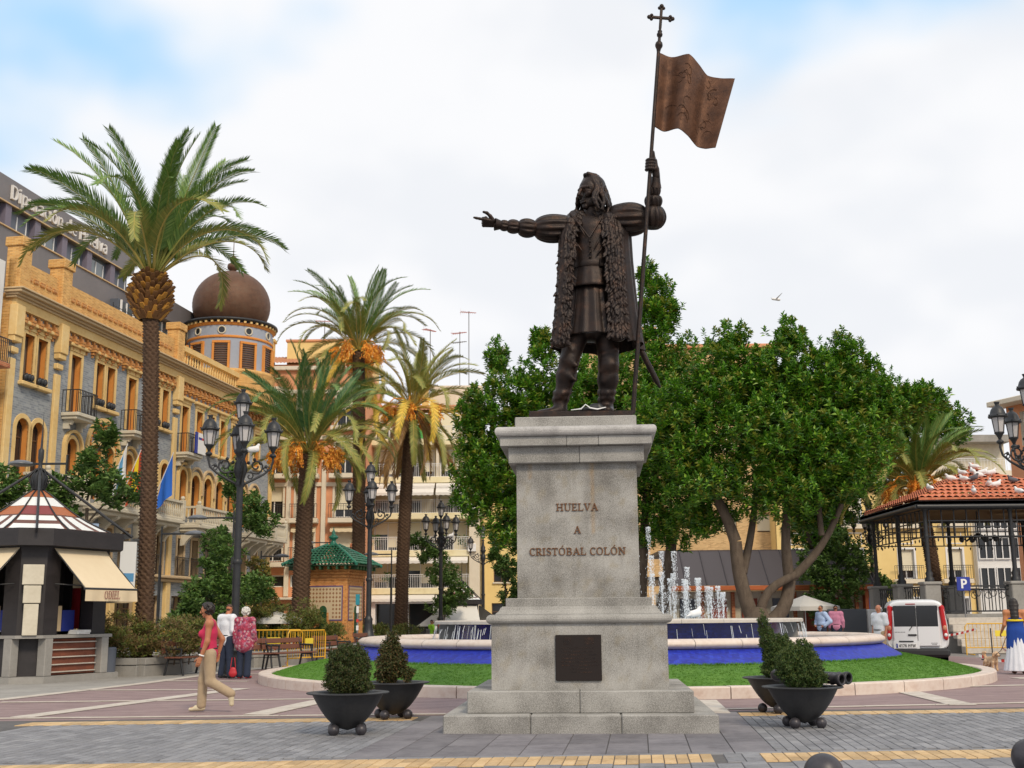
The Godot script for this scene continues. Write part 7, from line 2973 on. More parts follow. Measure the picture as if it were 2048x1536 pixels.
	var t1 := [twig(9,0.2,0.1,0.14,21,s1),twig(9,0.18,0.1,0.14,22,s1)]
	var t2 := [twig(9,0.16,0.08,0.14,23,s2),twig(9,0.16,0.08,0.14,24,s2)]
	var L := [
		["small bushy tree behind the newsstand roof at the left edge",-13.6,-31.0,5.2,[[0,4.6,0,0.9,0.9],[-0.9,5.2,0,0.7,0.7],[0.6,3.7,0,0.8,0.6]],t1],
		["small tree with spreading branches above the newsstand",-12.0,-33.0,6.0,[[0.3,5.6,0,0.8,0.7],[-0.8,4.6,0,0.9,0.8],[0.9,4.9,0,0.8,0.6],[0.5,6.5,0,0.45,0.6],[-0.3,3.6,0,0.8,0.5]],t1],
		["small street tree just right of the tallest palm trunk",-9.9,-38.0,5.0,[[0,1.9,0,1.0,0.9],[0.5,3.3,0,0.6,0.7],[-0.4,1.2,0,0.9,0.7],[0.9,2.2,0,0.6,0.6]],t1],
		["taller street tree in front of the palace balconies",-10.4,-44.0,6.6,[[0.4,5.3,0,0.8,0.7],[1.0,4.8,0,0.7,0.6],[-0.4,3.9,0,0.5,0.8],[-0.6,2.4,0,0.8,0.8],[0.7,2.4,0,0.9,0.7],[-0.2,6.4,0,0.4,0.6]],t1],
		["small yellowing street tree behind the couple",-9.95,-46.5,3.6,[[0,2.9,0,0.55,0.7],[0.15,1.9,0,0.65,0.6]],t2],
		["street tree right of the second lamp in front of the cream block",-4.0,-66.0,5.4,[[-0.6,4.8,0,1.0,0.6],[-1.3,5.4,0,0.7,0.5],[0.2,3.6,0,1.0,0.8],[0.9,2.6,0,0.8,0.7],[0.0,2.0,0,0.9,0.6]],t1],
		["street tree with drooping twigs just left of the pedestal",-0.5,-62.0,4.6,[[0,3.9,0,0.7,0.6],[0.6,3.2,0,0.7,0.9],[-0.5,4.6,0,0.4,0.5],[0.5,2.2,0,0.8,0.6]],t1],
		["small dense tree between the cafe pavilion and the right kiosk",15.2,-56.0,4.6,[[0,2.6,0,1.2,1.2],[-1.0,3.6,0,0.9,0.9],[0.9,3.8,0,1.0,0.8],[0.2,4.6,0,0.9,0.7],[-0.6,1.6,0,1.1,0.8]],t1],
		["small tree behind the right kiosk roof",18.6,-63.0,3.9,[[0,3.2,0,1.0,0.8],[-0.9,2.6,0,0.9,0.8],[0.9,2.5,0,0.8,0.8]],t1],
	]
	for k in L.size():
		var q: Array = L[k]
		var T := thing("street_tree",q[0],"tree",V.call(q[1],0.0,q[2]),0.0,"small street trees")
		var st := MB.new()
		limb(st,Vector3(0,-0.05,0),Vector3(0.05,q[3] * 0.75,0),0.075,0.045,Vector3(0.06,0,0))
		var lobes := []
		for e in q[4]:
			limb(st,Vector3(0.03,maxf(0.5,e[1] - 0.9),0),Vector3(e[0],e[1],e[2]),0.035,0.012,Vector3(0,0.08,0))
			lobes.append([Vector3(e[0],e[1],e[2]),Vector3(e[3],e[4],e[3]),int(260 * e[3] * e[4] + 40)])
		obj("trunk",st,M.bark,T)
		crown(T,lobes,q[5],sl,200 + k,1.0)
	# shrubs in the stone beds
	var hl := [Color(0.085,0.12,0.02),Color(0.12,0.16,0.03),Color(0.16,0.18,0.035),Color(0.2,0.15,0.04)]
	var hg := [sprig(14,0.1,0.03,31,1.8,hl),sprig(14,0.12,0.02,32,2.0,[Color(0.16,0.11,0.04),Color(0.2,0.13,0.05),Color(0.1,0.1,0.03)])]
	var Hs := [
		["loose grassy shrubs round the foot of the tallest palm",-9.9,0.55,-31.2,[[-1.0,0.3,0,0.9,0.5],[0.1,0.25,0.1,0.9,0.45],[1.1,0.35,0,0.8,0.5],[-0.4,0.6,-0.2,0.6,0.4],[1.4,0.55,-0.3,0.5,0.4]],1],
		["clipped olive hedge in front of the brick kiosk, left part",-9.6,0.4,-46.5,[[-0.9,0.5,0,1.1,0.75],[0.3,0.6,0,1.0,0.85]],0],
		["clipped olive hedge in front of the brick kiosk, right part",-7.6,0.4,-46.5,[[-0.3,0.65,0,1.0,0.9],[0.5,0.4,0.2,0.7,0.7]],0],
		["low hedge at the foot of the drooping palm",-5.6,0.2,-57.5,[[-0.8,0.4,0,0.9,0.5],[0.4,0.4,0,0.9,0.45]],0],
		["low hedge at the foot of the tall middle palm",-7.4,0.2,-59.5,[[0,0.4,0,0.9,0.5]],0],
	]
	for k in Hs.size():
		var q: Array = Hs[k]
		var T := thing("hedge_shrub",q[0],"shrub",Vector3(q[1],q[2],q[3]))
		var lobes := []
		var st := MB.new()
		for e in q[4]:
			st.tube([Vector3(e[0],-0.3,e[2]),Vector3(e[0] + 0.05,e[1],e[2])],0.02,5)
			lobes.append([Vector3(e[0],e[1],e[2]),Vector3(e[3],e[4],e[3] * 0.8),int(1100 * e[3] * e[4])])
		obj("stems",st,M.bark,T)
		crown(T,lobes,hg if q[5] else [hg[0]],sl,300 + k,1.0)

# ---------- street lamps ----------
func lantern(parent: Node,p: Vector3) -> void:
	# six-sided lantern: base ring, tapering milky panes in an iron frame, domed cap with a crown
	var L := part("lantern",parent,p)
	var fr := MB.new()
	fr.lathe([[0.03,-0.16],[0.05,-0.1],[0.09,-0.03],[0.12,0.0],[0.12,0.03],[0.0,0.035]],12)
	for k in 6:
		var a := TAU * k / 6
		fr.tube([Vector3(cos(a) * 0.12,0.02,sin(a) * 0.12),Vector3(cos(a) * 0.175,0.4,sin(a) * 0.175)],0.011,5)
	obj("frame",fr,M.iron,L)
	for k in 6:
		var a := TAU * k / 6
		var b := TAU * (k + 1) / 6
		var pn := MB.new()
		var q := [Vector3(cos(a) * 0.113,0.03,sin(a) * 0.113),Vector3(cos(a) * 0.168,0.4,sin(a) * 0.168),Vector3(cos(b) * 0.168,0.4,sin(b) * 0.168),Vector3(cos(b) * 0.113,0.03,sin(b) * 0.113)]
		pn.quad(q[3],q[2],q[1],q[0])
		pn.quad(q[0] * 0.98,q[1] * 0.98,q[2] * 0.98,q[3] * 0.98)
		obj("pane",pn,M.lamp_glass,L)
	var cap := MB.new()
	cap.lathe([[0.17,0.39],[0.235,0.4],[0.24,0.44],[0.2,0.47],[0.185,0.52],[0.16,0.6],[0.11,0.67],[0.06,0.7],[0.045,0.72],[0.05,0.74],[0.075,0.8],[0.05,0.79],[0.0,0.78]],18)
	for k in 6:
		var a := TAU * k / 6
		cap.ball(Vector3(cos(a) * 0.235,0.46,sin(a) * 0.235),0.022,6,4)
	obj("cap",cap,M.iron,L)

func scroll(c: Vector3,r: float,turns: float,a0: float,out: Vector3,flip: float) -> Array:
	var pts := []
	for i in 22:
		var t := i / 21.0
		var a := a0 + flip * turns * TAU * t
		var rr := r * (1.0 - 0.82 * t)
		pts.append(c + out * cos(a) * rr + Vector3.UP * sin(a) * rr)
	return pts

func make_lamp(arms: int) -> Node3D:
	var P := Node3D.new()
	var post := MB.new()
	post.lathe([[0.34,0.0],[0.34,0.5],[0.31,0.55],[0.36,0.6],[0.36,0.66],[0.22,0.78],[0.17,1.0],[0.15,1.3],[0.17,1.36],[0.13,1.42],[0.1,1.5],[0.1,2.78],[0.13,2.8],[0.13,2.88],[0.095,2.92],[0.085,4.75],[0.12,4.8],[0.12,4.88],[0.1,4.95],[0.13,5.05],[0.18,5.2],[0.15,5.4],[0.1,5.5],[0.14,5.62],[0.2,5.7],[0.13,5.78],[0.15,5.9],[0.08,6.05],[0.06,6.3],[0.1,6.36],[0.05,6.42]],16)
	obj("post",post,M.iron,P)
	for k in arms:
		var a := TAU * k / arms
		var o := Vector3(cos(a),0,sin(a))
		var A := MB.new()
		A.tube([o * 0.1 + Vector3.UP * 4.85,o * 0.35 + Vector3.UP * 4.98,o * 0.6 + Vector3.UP * 5.12,o * 0.78 + Vector3.UP * 5.28,o * 0.83 + Vector3.UP * 5.48,o * 0.82 + Vector3.UP * 5.62],[0.035,0.035,0.03,0.03,0.03,0.028],7)
		A.tube(scroll(o * 0.4 + Vector3.UP * 5.33,0.21,1.4,-2.4,o,1.0),0.024,6)
		A.tube(scroll(o * 0.24 + Vector3.UP * 5.06,0.11,1.1,2.2,o,-1.0),0.018,5)
		A.tube(scroll(o * 0.66 + Vector3.UP * 5.25,0.09,1.1,0.5,o,1.0),0.016,5)
		for q in 4: A.ball(o * (0.2 + q * 0.15) + Vector3.UP * (5.5 - absf(q - 1.0) * 0.09),Vector3(0.045,0.05,0.045),6,4)
		A.t = mv(o * 0.82)
		A.lathe([[0.03,5.55],[0.09,5.6],[0.09,5.63],[0.04,5.68]],10)
		A.t = Transform3D.IDENTITY
		obj("arm",A,M.iron,P)
		lantern(P,o * 0.82 + Vector3.UP * 5.83)
	lantern(P,Vector3.UP * 6.56)
	return P

func disc_lamp(label: String,p: Vector3,h: float,turn: float,arm := 0.75) -> void:
	var P := thing("disc_lamp",label,"street lamp",p,turn,"slim disc street lamps")
	var po := MB.new()
	po.lathe([[0.1,0.0],[0.1,0.3],[0.06,0.34],[0.05,h * 0.75],[0.035,h * 0.76],[0.03,h + 0.25],[0.0,h + 0.26]],12)
	obj("post",po,M.iron,P)
	var ar := MB.new()
	ar.cbox(Vector3(arm * 0.55,h,0),Vector3(arm * 1.1,0.06,0.06),0.01)
	obj("arm",ar,M.iron,P)
	var di := MB.new()
	di.t = mv(Vector3(arm * 1.1 + 0.3,h,0))
	di.lathe([[0.0,-0.05],[0.3,-0.04],[0.37,-0.02],[0.3,0.05],[0.15,0.1],[0.0,0.12]],24)
	obj("disc_head",di,mat("disc_grey",lin(0.12,0.13,0.15),0.4) if not M.has("disc_grey") else M.disc_grey,P)

func build_lamps() -> void:
	mat("lamp_glass",lin(0.5,0.48,0.48),0.35)
	var src := make_lamp(4)
	var L := [
		[-7.1,-30.5,0.32,"black five-lantern lamp standard nearest at the left, by the couple"],
		[-5.52,-45.5,0.2,"black five-lantern lamp standard left of the blue fountain"],
		[-3.73,-61.0,0.4,"black five-lantern lamp standard in front of the cream block"],
		[18.41,-61.0,0.0,"black five-lantern lamp standard left of the bandstand"],
		[13.05,-29.3,0.1,"black five-lantern lamp standard cut by the right edge"],
	]
	for k in L.size():
		var q: Array = L[k]
		var o: Node3D = src if k == 0 else src.duplicate()
		o.name = numbered("street_lamp")
		add_child(o)
		o.position = Vector3(q[0],0,q[1])
		o.rotation.y = q[2]
		tag(o,q[3],"street lamp","ornate lamp standards on the square")
	var s3 := make_lamp(2)
	for q in [[-1.99,-78.0,0.05,"slim black lamp standard with two arms just left of the pedestal"],[21.34,-78.5,0.0,"black lamp standard with two arms half hidden by the fig leaves"]]:
		var o: Node3D = s3 if q[0] < 0 else s3.duplicate()
		o.name = numbered("street_lamp")
		add_child(o)
		o.position = Vector3(q[0],0,q[1])
		o.rotation.y = q[2]
		tag(o,q[3],"street lamp","ornate lamp standards on the square")
	disc_lamp("slim disc lamp whose arm points right, beside the tallest palm",Vector3(-11.9,0,-40),4.25,0.0)
	disc_lamp("slim disc lamp whose arm points left, beside the near lamp standard",Vector3(-9.95,0,-42),4.95,PI,0.9)
	disc_lamp("slim disc lamp in front of the salmon house corner",Vector3(-11.7,0,-55),4.25,0.0,0.6)
	disc_lamp("slim disc lamp behind the brick kiosk roof",Vector3(-9.6,0,-62),5.3,PI,0.8)
	disc_lamp("slim disc lamp between the two middle palms",Vector3(-5.75,0,-56),4.35,PI,0.6)
	disc_lamp("slim disc lamp over the newsstand roof",Vector3(-12.6,0,-33.0),5.75,PI,0.9)

# ---------- news kiosks: square with cut corners, striped pyramid roof and a spire with struts ----------
func kiosk_roof(K: Node3D,R: float,y0: float,y1: float,det := true) -> void:
	var tone := [M.roof_brown,M.roof_red,M.roof_orange]
	for s in 8:
		var S := part("roof_facet",K,Vector3.ZERO,TAU * s / 8.0)
		var ha := TAU / 16.0
		# the facet lies between -ha and +ha round +z; u across (-1..1), t up (0..1)
		var P := func(u: float,t: float) -> Vector3:
			var r := R * (1.0 - t) * (1.0 - 0.16 * sin(PI * t))
			var x := sin(ha) * r * u
			return Vector3(x,lerpf(y0,y1,t),cos(ha) * r)
		var quad_ := func(u0: float,u1: float,t0: float,t1: float,m: Material,lift: float):
			var mb := MB.new()
			var n := 3
			for i in n:
				var a := lerpf(t0,t1,i / float(n))
				var b := lerpf(t0,t1,(i + 1) / float(n))
				var up := Vector3(0,lift,lift)
				mb.quad(P.call(u0,a) + up,P.call(u0,b) + up,P.call(u1,b) + up,P.call(u1,a) + up)
			obj("roof_panel",mb,m,S)
		quad_.call(-1.0,1.0,0.0,0.36,M.roof_brown,0.0)
		quad_.call(-1.0,1.0,0.365,0.56,M.roof_red if s % 2 else M.roof_orange,0.0)
		quad_.call(-1.0,1.0,0.565,0.76,M.roof_white,0.0)
		quad_.call(-1.0,1.0,0.765,1.0,M.roof_orange,0.0)
		if s % 2 == 0:
			for e in [[-0.92,-0.58],[-0.3,0.3],[0.58,0.92]]: quad_.call(e[0],e[1],0.03,0.33,M.roof_white,0.004)
		else:
			quad_.call(-0.9,0.9,0.03,0.14,M.roof_white,0.004)
			quad_.call(-0.9,0.9,0.22,0.33,M.roof_white,0.004)
		var rib := MB.new()
		var pts := []
		for i in 7:
			var t := i / 6.0
			var q: Vector3 = P.call(1.0,t)
			pts.append(q + Vector3(0,0.015,0))
		rib.tube(pts,0.022,5)
		obj("rib",rib,M.iron,S)

func spire(K: Node3D,R: float,yb: float,y1: float,top: float) -> void:
	var m := MB.new()
	m.lathe([[0.16,y1 - 0.05],[0.19,y1 + 0.1],[0.22,y1 + 0.22],[0.17,y1 + 0.34],[0.06,y1 + 0.42],[0.045,y1 + 0.6],[0.07,y1 + 0.75],[0.07,y1 + 0.95],[0.03,y1 + 1.0],[0.0,top]],14)
	for k in 12:
		var a := TAU * k / 12
		m.tube([Vector3(cos(a) * 0.17,y1 + 0.0,sin(a) * 0.17),Vector3(cos(a) * 0.27,y1 + 0.25,sin(a) * 0.27),Vector3(cos(a) * 0.1,y1 + 0.48,sin(a) * 0.1)],0.016,4)
	obj("spire",m,M.iron,K)
	for k in 4:
		var a := PI / 4 + PI / 2 * k
		var st := MB.new()
		st.tube([Vector3(cos(a) * R * 1.22,yb,sin(a) * R * 1.22),Vector3(0,y1 + 0.5,0)],0.035,6)
		# blade that reaches past the eaves
		st.quad(Vector3(cos(a) * R,yb + 0.1,sin(a) * R),Vector3(cos(a) * R * 1.24,yb + 0.04,sin(a) * R * 1.24),Vector3(cos(a) * R * 1.24,yb - 0.02,sin(a) * R * 1.24),Vector3(cos(a) * R,yb - 0.14,sin(a) * R))
		obj("strut",st,M.iron,K)

func build_kiosks() -> void:
	mottled("roof_brown",[Color(0.1,0.045,0.035),Color(0.19,0.08,0.06)],0.8,0.5,0.02,0.08,0.2,0.0,128,160)
	mat("roof_red",lin(0.24,0.06,0.06),0.5)
	mat("roof_orange",lin(0.4,0.13,0.05),0.5)
	mat("roof_white",lin(0.78,0.8,0.8),0.4)
	mottled("kiosk_dark",[Color(0.018,0.016,0.018),Color(0.036,0.031,0.034)],1.0,0.6,0.01,0.06,0.3,0.0,128,161)
	mottled("cor_ten",[Color(0.12,0.035,0.02),Color(0.26,0.08,0.04)],0.8,0.7,0.015,0.07,0.25,0.0,128,162)
	mottled("awning_cream",[Color(0.66,0.53,0.35),Color(0.76,0.64,0.45)],1.5,0.85,0.008,0.05,0.15,0.0,128,163)
	# newsstand at the left edge
	var K := thing("newsstand","dark newsstand with cream awnings and striped pyramid roof at the left edge","kiosk",Vector3(-11.85,0,-29.3),deg_to_rad(-22.5))
	var a := 1.45
	var ch := 0.42
	var oct := func(h: float,c: float) -> PackedVector2Array:
		return PackedVector2Array([Vector2(-h + c,h),Vector2(-h,h - c),Vector2(-h,-h + c),Vector2(-h + c,-h),Vector2(h - c,-h),Vector2(h,-h + c),Vector2(h,h - c),Vector2(h - c,h)])
	var slab := func(h: float,c: float,y0: float,y1: float) -> MB:
		var mb := MB.new()
		mb.t = Transform3D(Basis(Vector3(1,0,0),Vector3(0,0,-1),Vector3(0,1,0)),Vector3.ZERO)
		mb.extrude(oct.call(h,c),y0,y1)
		return mb
	obj("plinth",slab.call(a + 0.3,ch + 0.1,-0.02,0.14),M.concrete,K)
	obj("counter_top",slab.call(a + 0.12,ch,1.0,1.07),M.concrete,K)
	obj("lower_body",slab.call(a - 0.12,ch,0.14,1.0),M.kiosk_dark,K)
	obj("ceiling",slab.call(a,ch,3.0,3.12),M.kiosk_dark,K)
	obj("roof_band",slab.call(a + 0.28,ch + 0.12,3.12,3.52),M.kiosk_dark,K)
	# corner posts and cladding above the counter
	for s in 4:
		var C := part("corner_post",K,Vector3.ZERO,PI / 2 * s)
		var cp := MB.new()
		# +x +z corner, chamfered
		var p0 := Vector3(a - ch,0,a)
		var p1 := Vector3(a,0,a - ch)
		cp.t = Transform3D(Basis(Vector3(1,0,0),Vector3(0,0,-1),Vector3(0,1,0)),Vector3.ZERO)
		cp.extrude(PackedVector2Array([Vector2(a - 0.02,-a + ch),Vector2(a - 0.02,-a + ch + 0.45),Vector2(a - 0.4,-a + ch + 0.45),Vector2(a - ch - 0.45,-a + 0.4),Vector2(a - ch - 0.45,-a + 0.02),Vector2(a - ch,-a + 0.02)]),1.07,3.0)
		obj("cladding",cp,M.kiosk_dark,C)
		for e in [[a - ch - 0.1,a + 0.0],[a,a - ch - 0.1]]:
			var pf := MB.new()
			pf.cbox(Vector3(e[0],0.57,e[1]),Vector3(0.24,0.86,0.24),0.015)
			obj("counter_post",pf,M.concrete,C)
	for s in 4:
		# each side: slatted panel under the counter, opening, awning
		var S := part("side",K,Vector3.ZERO,PI / 2 * s)
		var w := a - ch - 0.25
		var pn := MB.new()
		pn.bx(-w,0.16,a - 0.12,w,0.98,a - 0.06)
		obj("panel",pn,M.cor_ten if s == 1 else M.kiosk_dark,S)
		if s == 1:
			for k in 5:
				var ra := MB.new()
				ra.cbox(Vector3(0,0.22 + k * 0.17,a - 0.03),Vector3(w * 2,0.03,0.04),0.006)
				obj("rail",ra,M.pale_stone,S)
		var inn := MB.new()
		inn.bx(-w,1.08,a - 0.95,w,2.9,a - 0.9)
		obj("inner_wall",inn,M.black_paint,S)
		# printed matter inside the opening
		for q in [[-w + 0.1,1.2,0.35,1.0,"sign_red"],[-w + 0.5,1.15,0.3,0.6,"tile_cream"],[0.05,1.15,0.4,0.5,"sign_blue"]]:
			var d := MB.new()
			d.bx(q[0],q[1],a - 0.5,q[0] + q[2],q[1] + q[3],a - 0.47)
			obj("magazine_rack",d,M[q[4]],S)
		var pil := MB.new()
		for k in 5: pil.box(Vector3(0.15 + 0.01 * k,1.09 + k * 0.02,a - 0.02),Vector3(0.42,0.018,0.3),Basis(Vector3.UP,0.15 * sin(k * 2.0)))
		obj("newspaper_pile",pil,M.white_paint,S)
		var A := part("awning",K,Vector3.ZERO,PI / 2 * s)
		var cv := MB.new()
		var aw := 1.02 if s != 1 else 0.88
		var z0 := a + 0.03
		var z1 := a + 1.02
		var rows := []
		for i in 5:
			var t := i / 4.0
			rows.append(PackedVector3Array([Vector3(-aw,lerpf(3.08,2.14,t) - 0.03 * sin(PI * t),lerpf(z0,z1,t)),Vector3(aw,lerpf(3.08,2.14,t) - 0.03 * sin(PI * t),lerpf(z0,z1,t))]))
		cv.surf(rows)
		obj("canopy",cv,M.awning_cream,A)
		var va := MB.new()
		var vr := []
		for i in 3:
			var row := PackedVector3Array()
			for j in 13: row.push_back(Vector3(lerpf(-aw,aw,j / 12.0),2.1 - i * 0.13,z1 + 0.02 + 0.015 * sin(j * 1.7) * i))
			vr.append(row)
		va.surf(vr)
		obj("valance",va,M.awning_cream,A)
		var ba := MB.new()
		ba.tube([Vector3(-aw - 0.02,2.12,z1),Vector3(aw + 0.02,2.12,z1)],0.03,6)
		for e in [-1,1]: ba.tube([Vector3(e * aw * 0.98,3.05,z0),Vector3(e * aw * 0.98,2.12,z1)],0.02,5)
		for e in [-1,1]: ba.tube([Vector3(e * aw * 0.9,2.25,z0),Vector3(e * aw * 0.2,2.2,z0 + 0.5),Vector3(e * aw * 0.9,2.13,z1)],0.018,5)
		obj("frame",ba,M.iron,A)
		if s == 1:
			var t := text_mesh("ODIEL",0.15,0.004,true)
			var o := obj("lettering",t,M.roof_red,A,mv(Vector3(-0.02,1.98,z1 + 0.06)))
			o.scale = Vector3(0.85,1.25,1.0)
	# meter boxes on the corner that faces the camera
	var cn := part("meter_boxes",K,Vector3(a - ch / 2.0,0,a - ch / 2.0),PI / 4)
	for q in [[1.07,1.78,0.32],[1.8,2.2,0.38],[2.22,2.68,0.46]]:
		var bxm := MB.new()
		bxm.cbox(Vector3(0,(q[0] + q[1]) / 2,0.08),Vector3(q[2],q[1] - q[0],0.3),0.01)
		obj("meter_box",bxm,M.cream_stone,cn)
	kiosk_roof(K,a + 0.42,3.5,4.68)
	spire(K,a + 0.42,3.48,4.66,6.6)
	# the same kind of kiosk, smaller, behind the fountain and before the yellow house
	for w in 2:
		var sc: float = [0.68,0.74][w]
		var Q := thing("small_kiosk",["striped-roofed kiosk with wide white awnings behind the fountain","striped-roofed kiosk with blue awnings left of the bandstand"][w],"kiosk",[Vector3(-3.0,0,-69.0),Vector3(18.15,0,-64.0)][w],deg_to_rad([4.0,20.0][w]))
		var I := part("stand",Q)
		I.scale = Vector3.ONE * sc
		var bd: MB = slab.call(a - 0.1,ch,0.0,3.12)
		obj("body",bd,M.kiosk_dark,I)
		obj("roof_band",slab.call(a + 0.28,ch + 0.12,3.12,3.52),M.kiosk_dark,I)
		for s in 4:
			var aw := MB.new()
			var wd := 1.2
			var o := 2.35 if w == 0 else 1.7
			var y1 := 1.35 if w == 0 else 2.2
			aw.quad(Vector3(-wd,3.05,a + 0.02),Vector3(wd,3.05,a + 0.02),Vector3(wd * 1.25,y1,a + o),Vector3(-wd * 1.25,y1,a + o))
			aw.quad(Vector3(-wd * 1.25,y1,a + o),Vector3(wd * 1.25,y1,a + o),Vector3(wd * 1.25,y1 - 0.3,a + o),Vector3(-wd * 1.25,y1 - 0.3,a + o))
			if w == 0: aw.flat(Vector3(wd,3.05,a + 0.02),Vector3(wd * 1.25,y1,a + o),Vector3(wd * 1.1,y1,a + 0.1))
			obj("awning",aw,M.canvas_white if w == 0 else M.awning_blue,I,Transform3D(Basis(Vector3.UP,PI / 2 * s),Vector3.ZERO))
		var RI := part("roof",Q)
		RI.scale = Vector3.ONE * sc
		var rf := MB.new()
		for band in [[0.0,0.36],[0.36,0.56],[0.56,0.76],[0.76,1.0]]: pass
		var R := a + 0.42
		var bands := [[0.0,0.14,"roof_white"],[0.14,0.22,"roof_brown"],[0.22,0.34,"roof_white"],[0.34,0.56,"roof_red"],[0.56,0.76,"roof_white"],[0.76,1.0,"roof_orange"]]
		for q in bands:
			var rb := MB.new()
			rb.lathe([[R * (1 - q[0]) * (1 - 0.16 * sin(PI * q[0])),lerpf(3.5,4.68,q[0])],[R * (1 - q[1]) * (1 - 0.16 * sin(PI * q[1])),lerpf(3.5,4.68,q[1])]],8,PI / 8,TAU + PI / 8,null,1.0,1.0,true)
			obj("roof_band",rb,M[q[2]],RI)
		for k in 4:
			for e in [-0.35,0.0,0.35]:
				var st := MB.new()
				var an := PI / 2 * k
				st.t = Transform3D(Basis(Vector3.UP,an),Vector3.ZERO)
				st.quad(Vector3(e - 0.1,3.52,R * 0.935),Vector3(e * 0.7 - 0.08,3.9,R * 0.6),Vector3(e * 0.7 + 0.08,3.9,R * 0.6),Vector3(e + 0.1,3.52,R * 0.935))
				obj("roof_stripe",st,M.roof_brown,RI)
		var sp := MB.new()
		sp.lathe([[0.16,4.6],[0.24,4.9],[0.06,5.2],[0.05,5.4],[0.0,6.9]],10)
		for k in 4:
			var an := PI / 4 + PI / 2 * k
			sp.tube([Vector3(cos(an) * R * 1.2,3.5,sin(an) * R * 1.2),Vector3(0,5.2,0)],0.045,5)
		obj("spire",sp,M.iron,RI)

# ---------- street furniture ----------
func stone_bed(label: String,pts: Array,h: float) -> void:
	# raised planting bed: wall stones in two courses, soil within
	var B := thing("stone_planter",label,"planter",Vector3.ZERO,0.0)
	var c := Vector2.ZERO
	for p in pts: c += Vector2(p[0],p[1])
	c /= pts.size()
	B.position = Vector3(c.x,0,c.y)
	var poly := PackedVector2Array()
	for p in pts: poly.push_back(Vector2(p[0],p[1]) - c)
	for i in poly.size():
		var a := poly[i]
		var b := poly[(i + 1) % poly.size()]
		var d := (b - a)
		var L := d.length()
		d /= L
		var n := maxi(1,int(round(L / 1.1)))
		for course in 2:
			var y0 := -0.02 if course == 0 else h * 0.6 + 0.012
			var y1 := h * 0.6 if course == 0 else h
			var out := 0.0 if course == 0 else 0.025
			for k in n:
				var m := a + d * L * (k + 0.5) / n
				var st := MB.new()
				st.cbox(Vector3(0,(y0 + y1) / 2,0),Vector3(L / n - 0.006 + (0.0),y1 - y0,0.3 + out * 2),0.012)
				obj("wall_stone",st,M.concrete,B,Transform3D(Basis(Vector3.UP,atan2(-d.y,d.x)),Vector3(m.x,0,m.y)))
	var so := MB.new()
	var idx := Geometry2D.triangulate_polygon(poly)
	var k := 0
	while k < idx.size():
		so.flat(Vector3(poly[idx[k]].x,h - 0.08,poly[idx[k]].y),Vector3(poly[idx[k + 1]].x,h - 0.08,poly[idx[k + 1]].y),Vector3(poly[idx[k + 2]].x,h - 0.08,poly[idx[k + 2]].y))
		k += 3
	obj("soil",so,M.soil,B)

func bench(label: String,p: Vector3,turn: float) -> void:
	var B := thing("park_bench",label,"bench",p,turn,"benches along the stone beds")
	for k in 3:
		var s := MB.new()
		s.cbox(Vector3(0,0.45,0.02 + k * 0.16),Vector3(1.75,0.04,0.14),0.01)
		obj("seat_slat",s,M.bench_wood,B)
	for k in 2:
		var s := MB.new()
		s.cbox(Vector3(0,0.62 + k * 0.17,-0.12 - k * 0.04),Vector3(1.75,0.14,0.035),0.01,Basis(Vector3.RIGHT,-0.2))
		obj("back_slat",s,M.bench_wood,B)
	for e in [-0.72,0.72]:
		var f := MB.new()
		f.tube([Vector3(e,0.0,-0.12),Vector3(e,0.42,-0.02),Vector3(e,0.9,-0.2)],[0.03,0.028,0.024],6)
		f.tube([Vector3(e,0.0,0.44),Vector3(e,0.42,0.34),Vector3(e,0.66,0.36)],[0.03,0.028,0.024],6)
		f.tube([Vector3(e,0.66,0.38),Vector3(e,0.67,-0.12)],0.026,6)
		f.tube([Vector3(e,0.41,-0.04),Vector3(e,0.41,0.36)],0.026,6)
		obj("end_frame",f,M.iron,B)

func barrier(label: String,p: Vector3,turn: float,L := 2.2) -> void:
	var B := thing("crowd_barrier",label,"barrier",p,turn,"yellow crowd barriers")
	var f := MB.new()
	f.tube([Vector3(-L / 2,0.0,0),Vector3(-L / 2,0.95,0),Vector3(-L / 2 + 0.08,1.05,0),Vector3(L / 2 - 0.08,1.05,0),Vector3(L / 2,0.95,0),Vector3(L / 2,0.0,0)],0.022,7)
	f.tube([Vector3(-L / 2,0.25,0),Vector3(L / 2,0.25,0)],0.018,6)
	obj("frame",f,M.barrier_yellow,B)
	var n := int(L / 0.125)
	for k in range(1,n):
		var x := -L / 2 + L * k / n
		var b := MB.new()
		b.tube([Vector3(x,0.25,0),Vector3(x,1.05,0)],0.009,5,false)
		obj("bar",b,M.barrier_yellow,B)
	var pl := MB.new()
	pl.cbox(Vector3(0.1,0.72,0.012),Vector3(0.42,0.2,0.012),0.004)
	obj("plate",pl,M.barrier_plate,B)
	for e in [-1,1]:
		var ft := MB.new()
		ft.tube([Vector3(e * L * 0.42,0.02,-0.28),Vector3(e * L * 0.42,0.02,0.28)],0.02,5)
		obj("foot",ft,M.barrier_yellow,B)

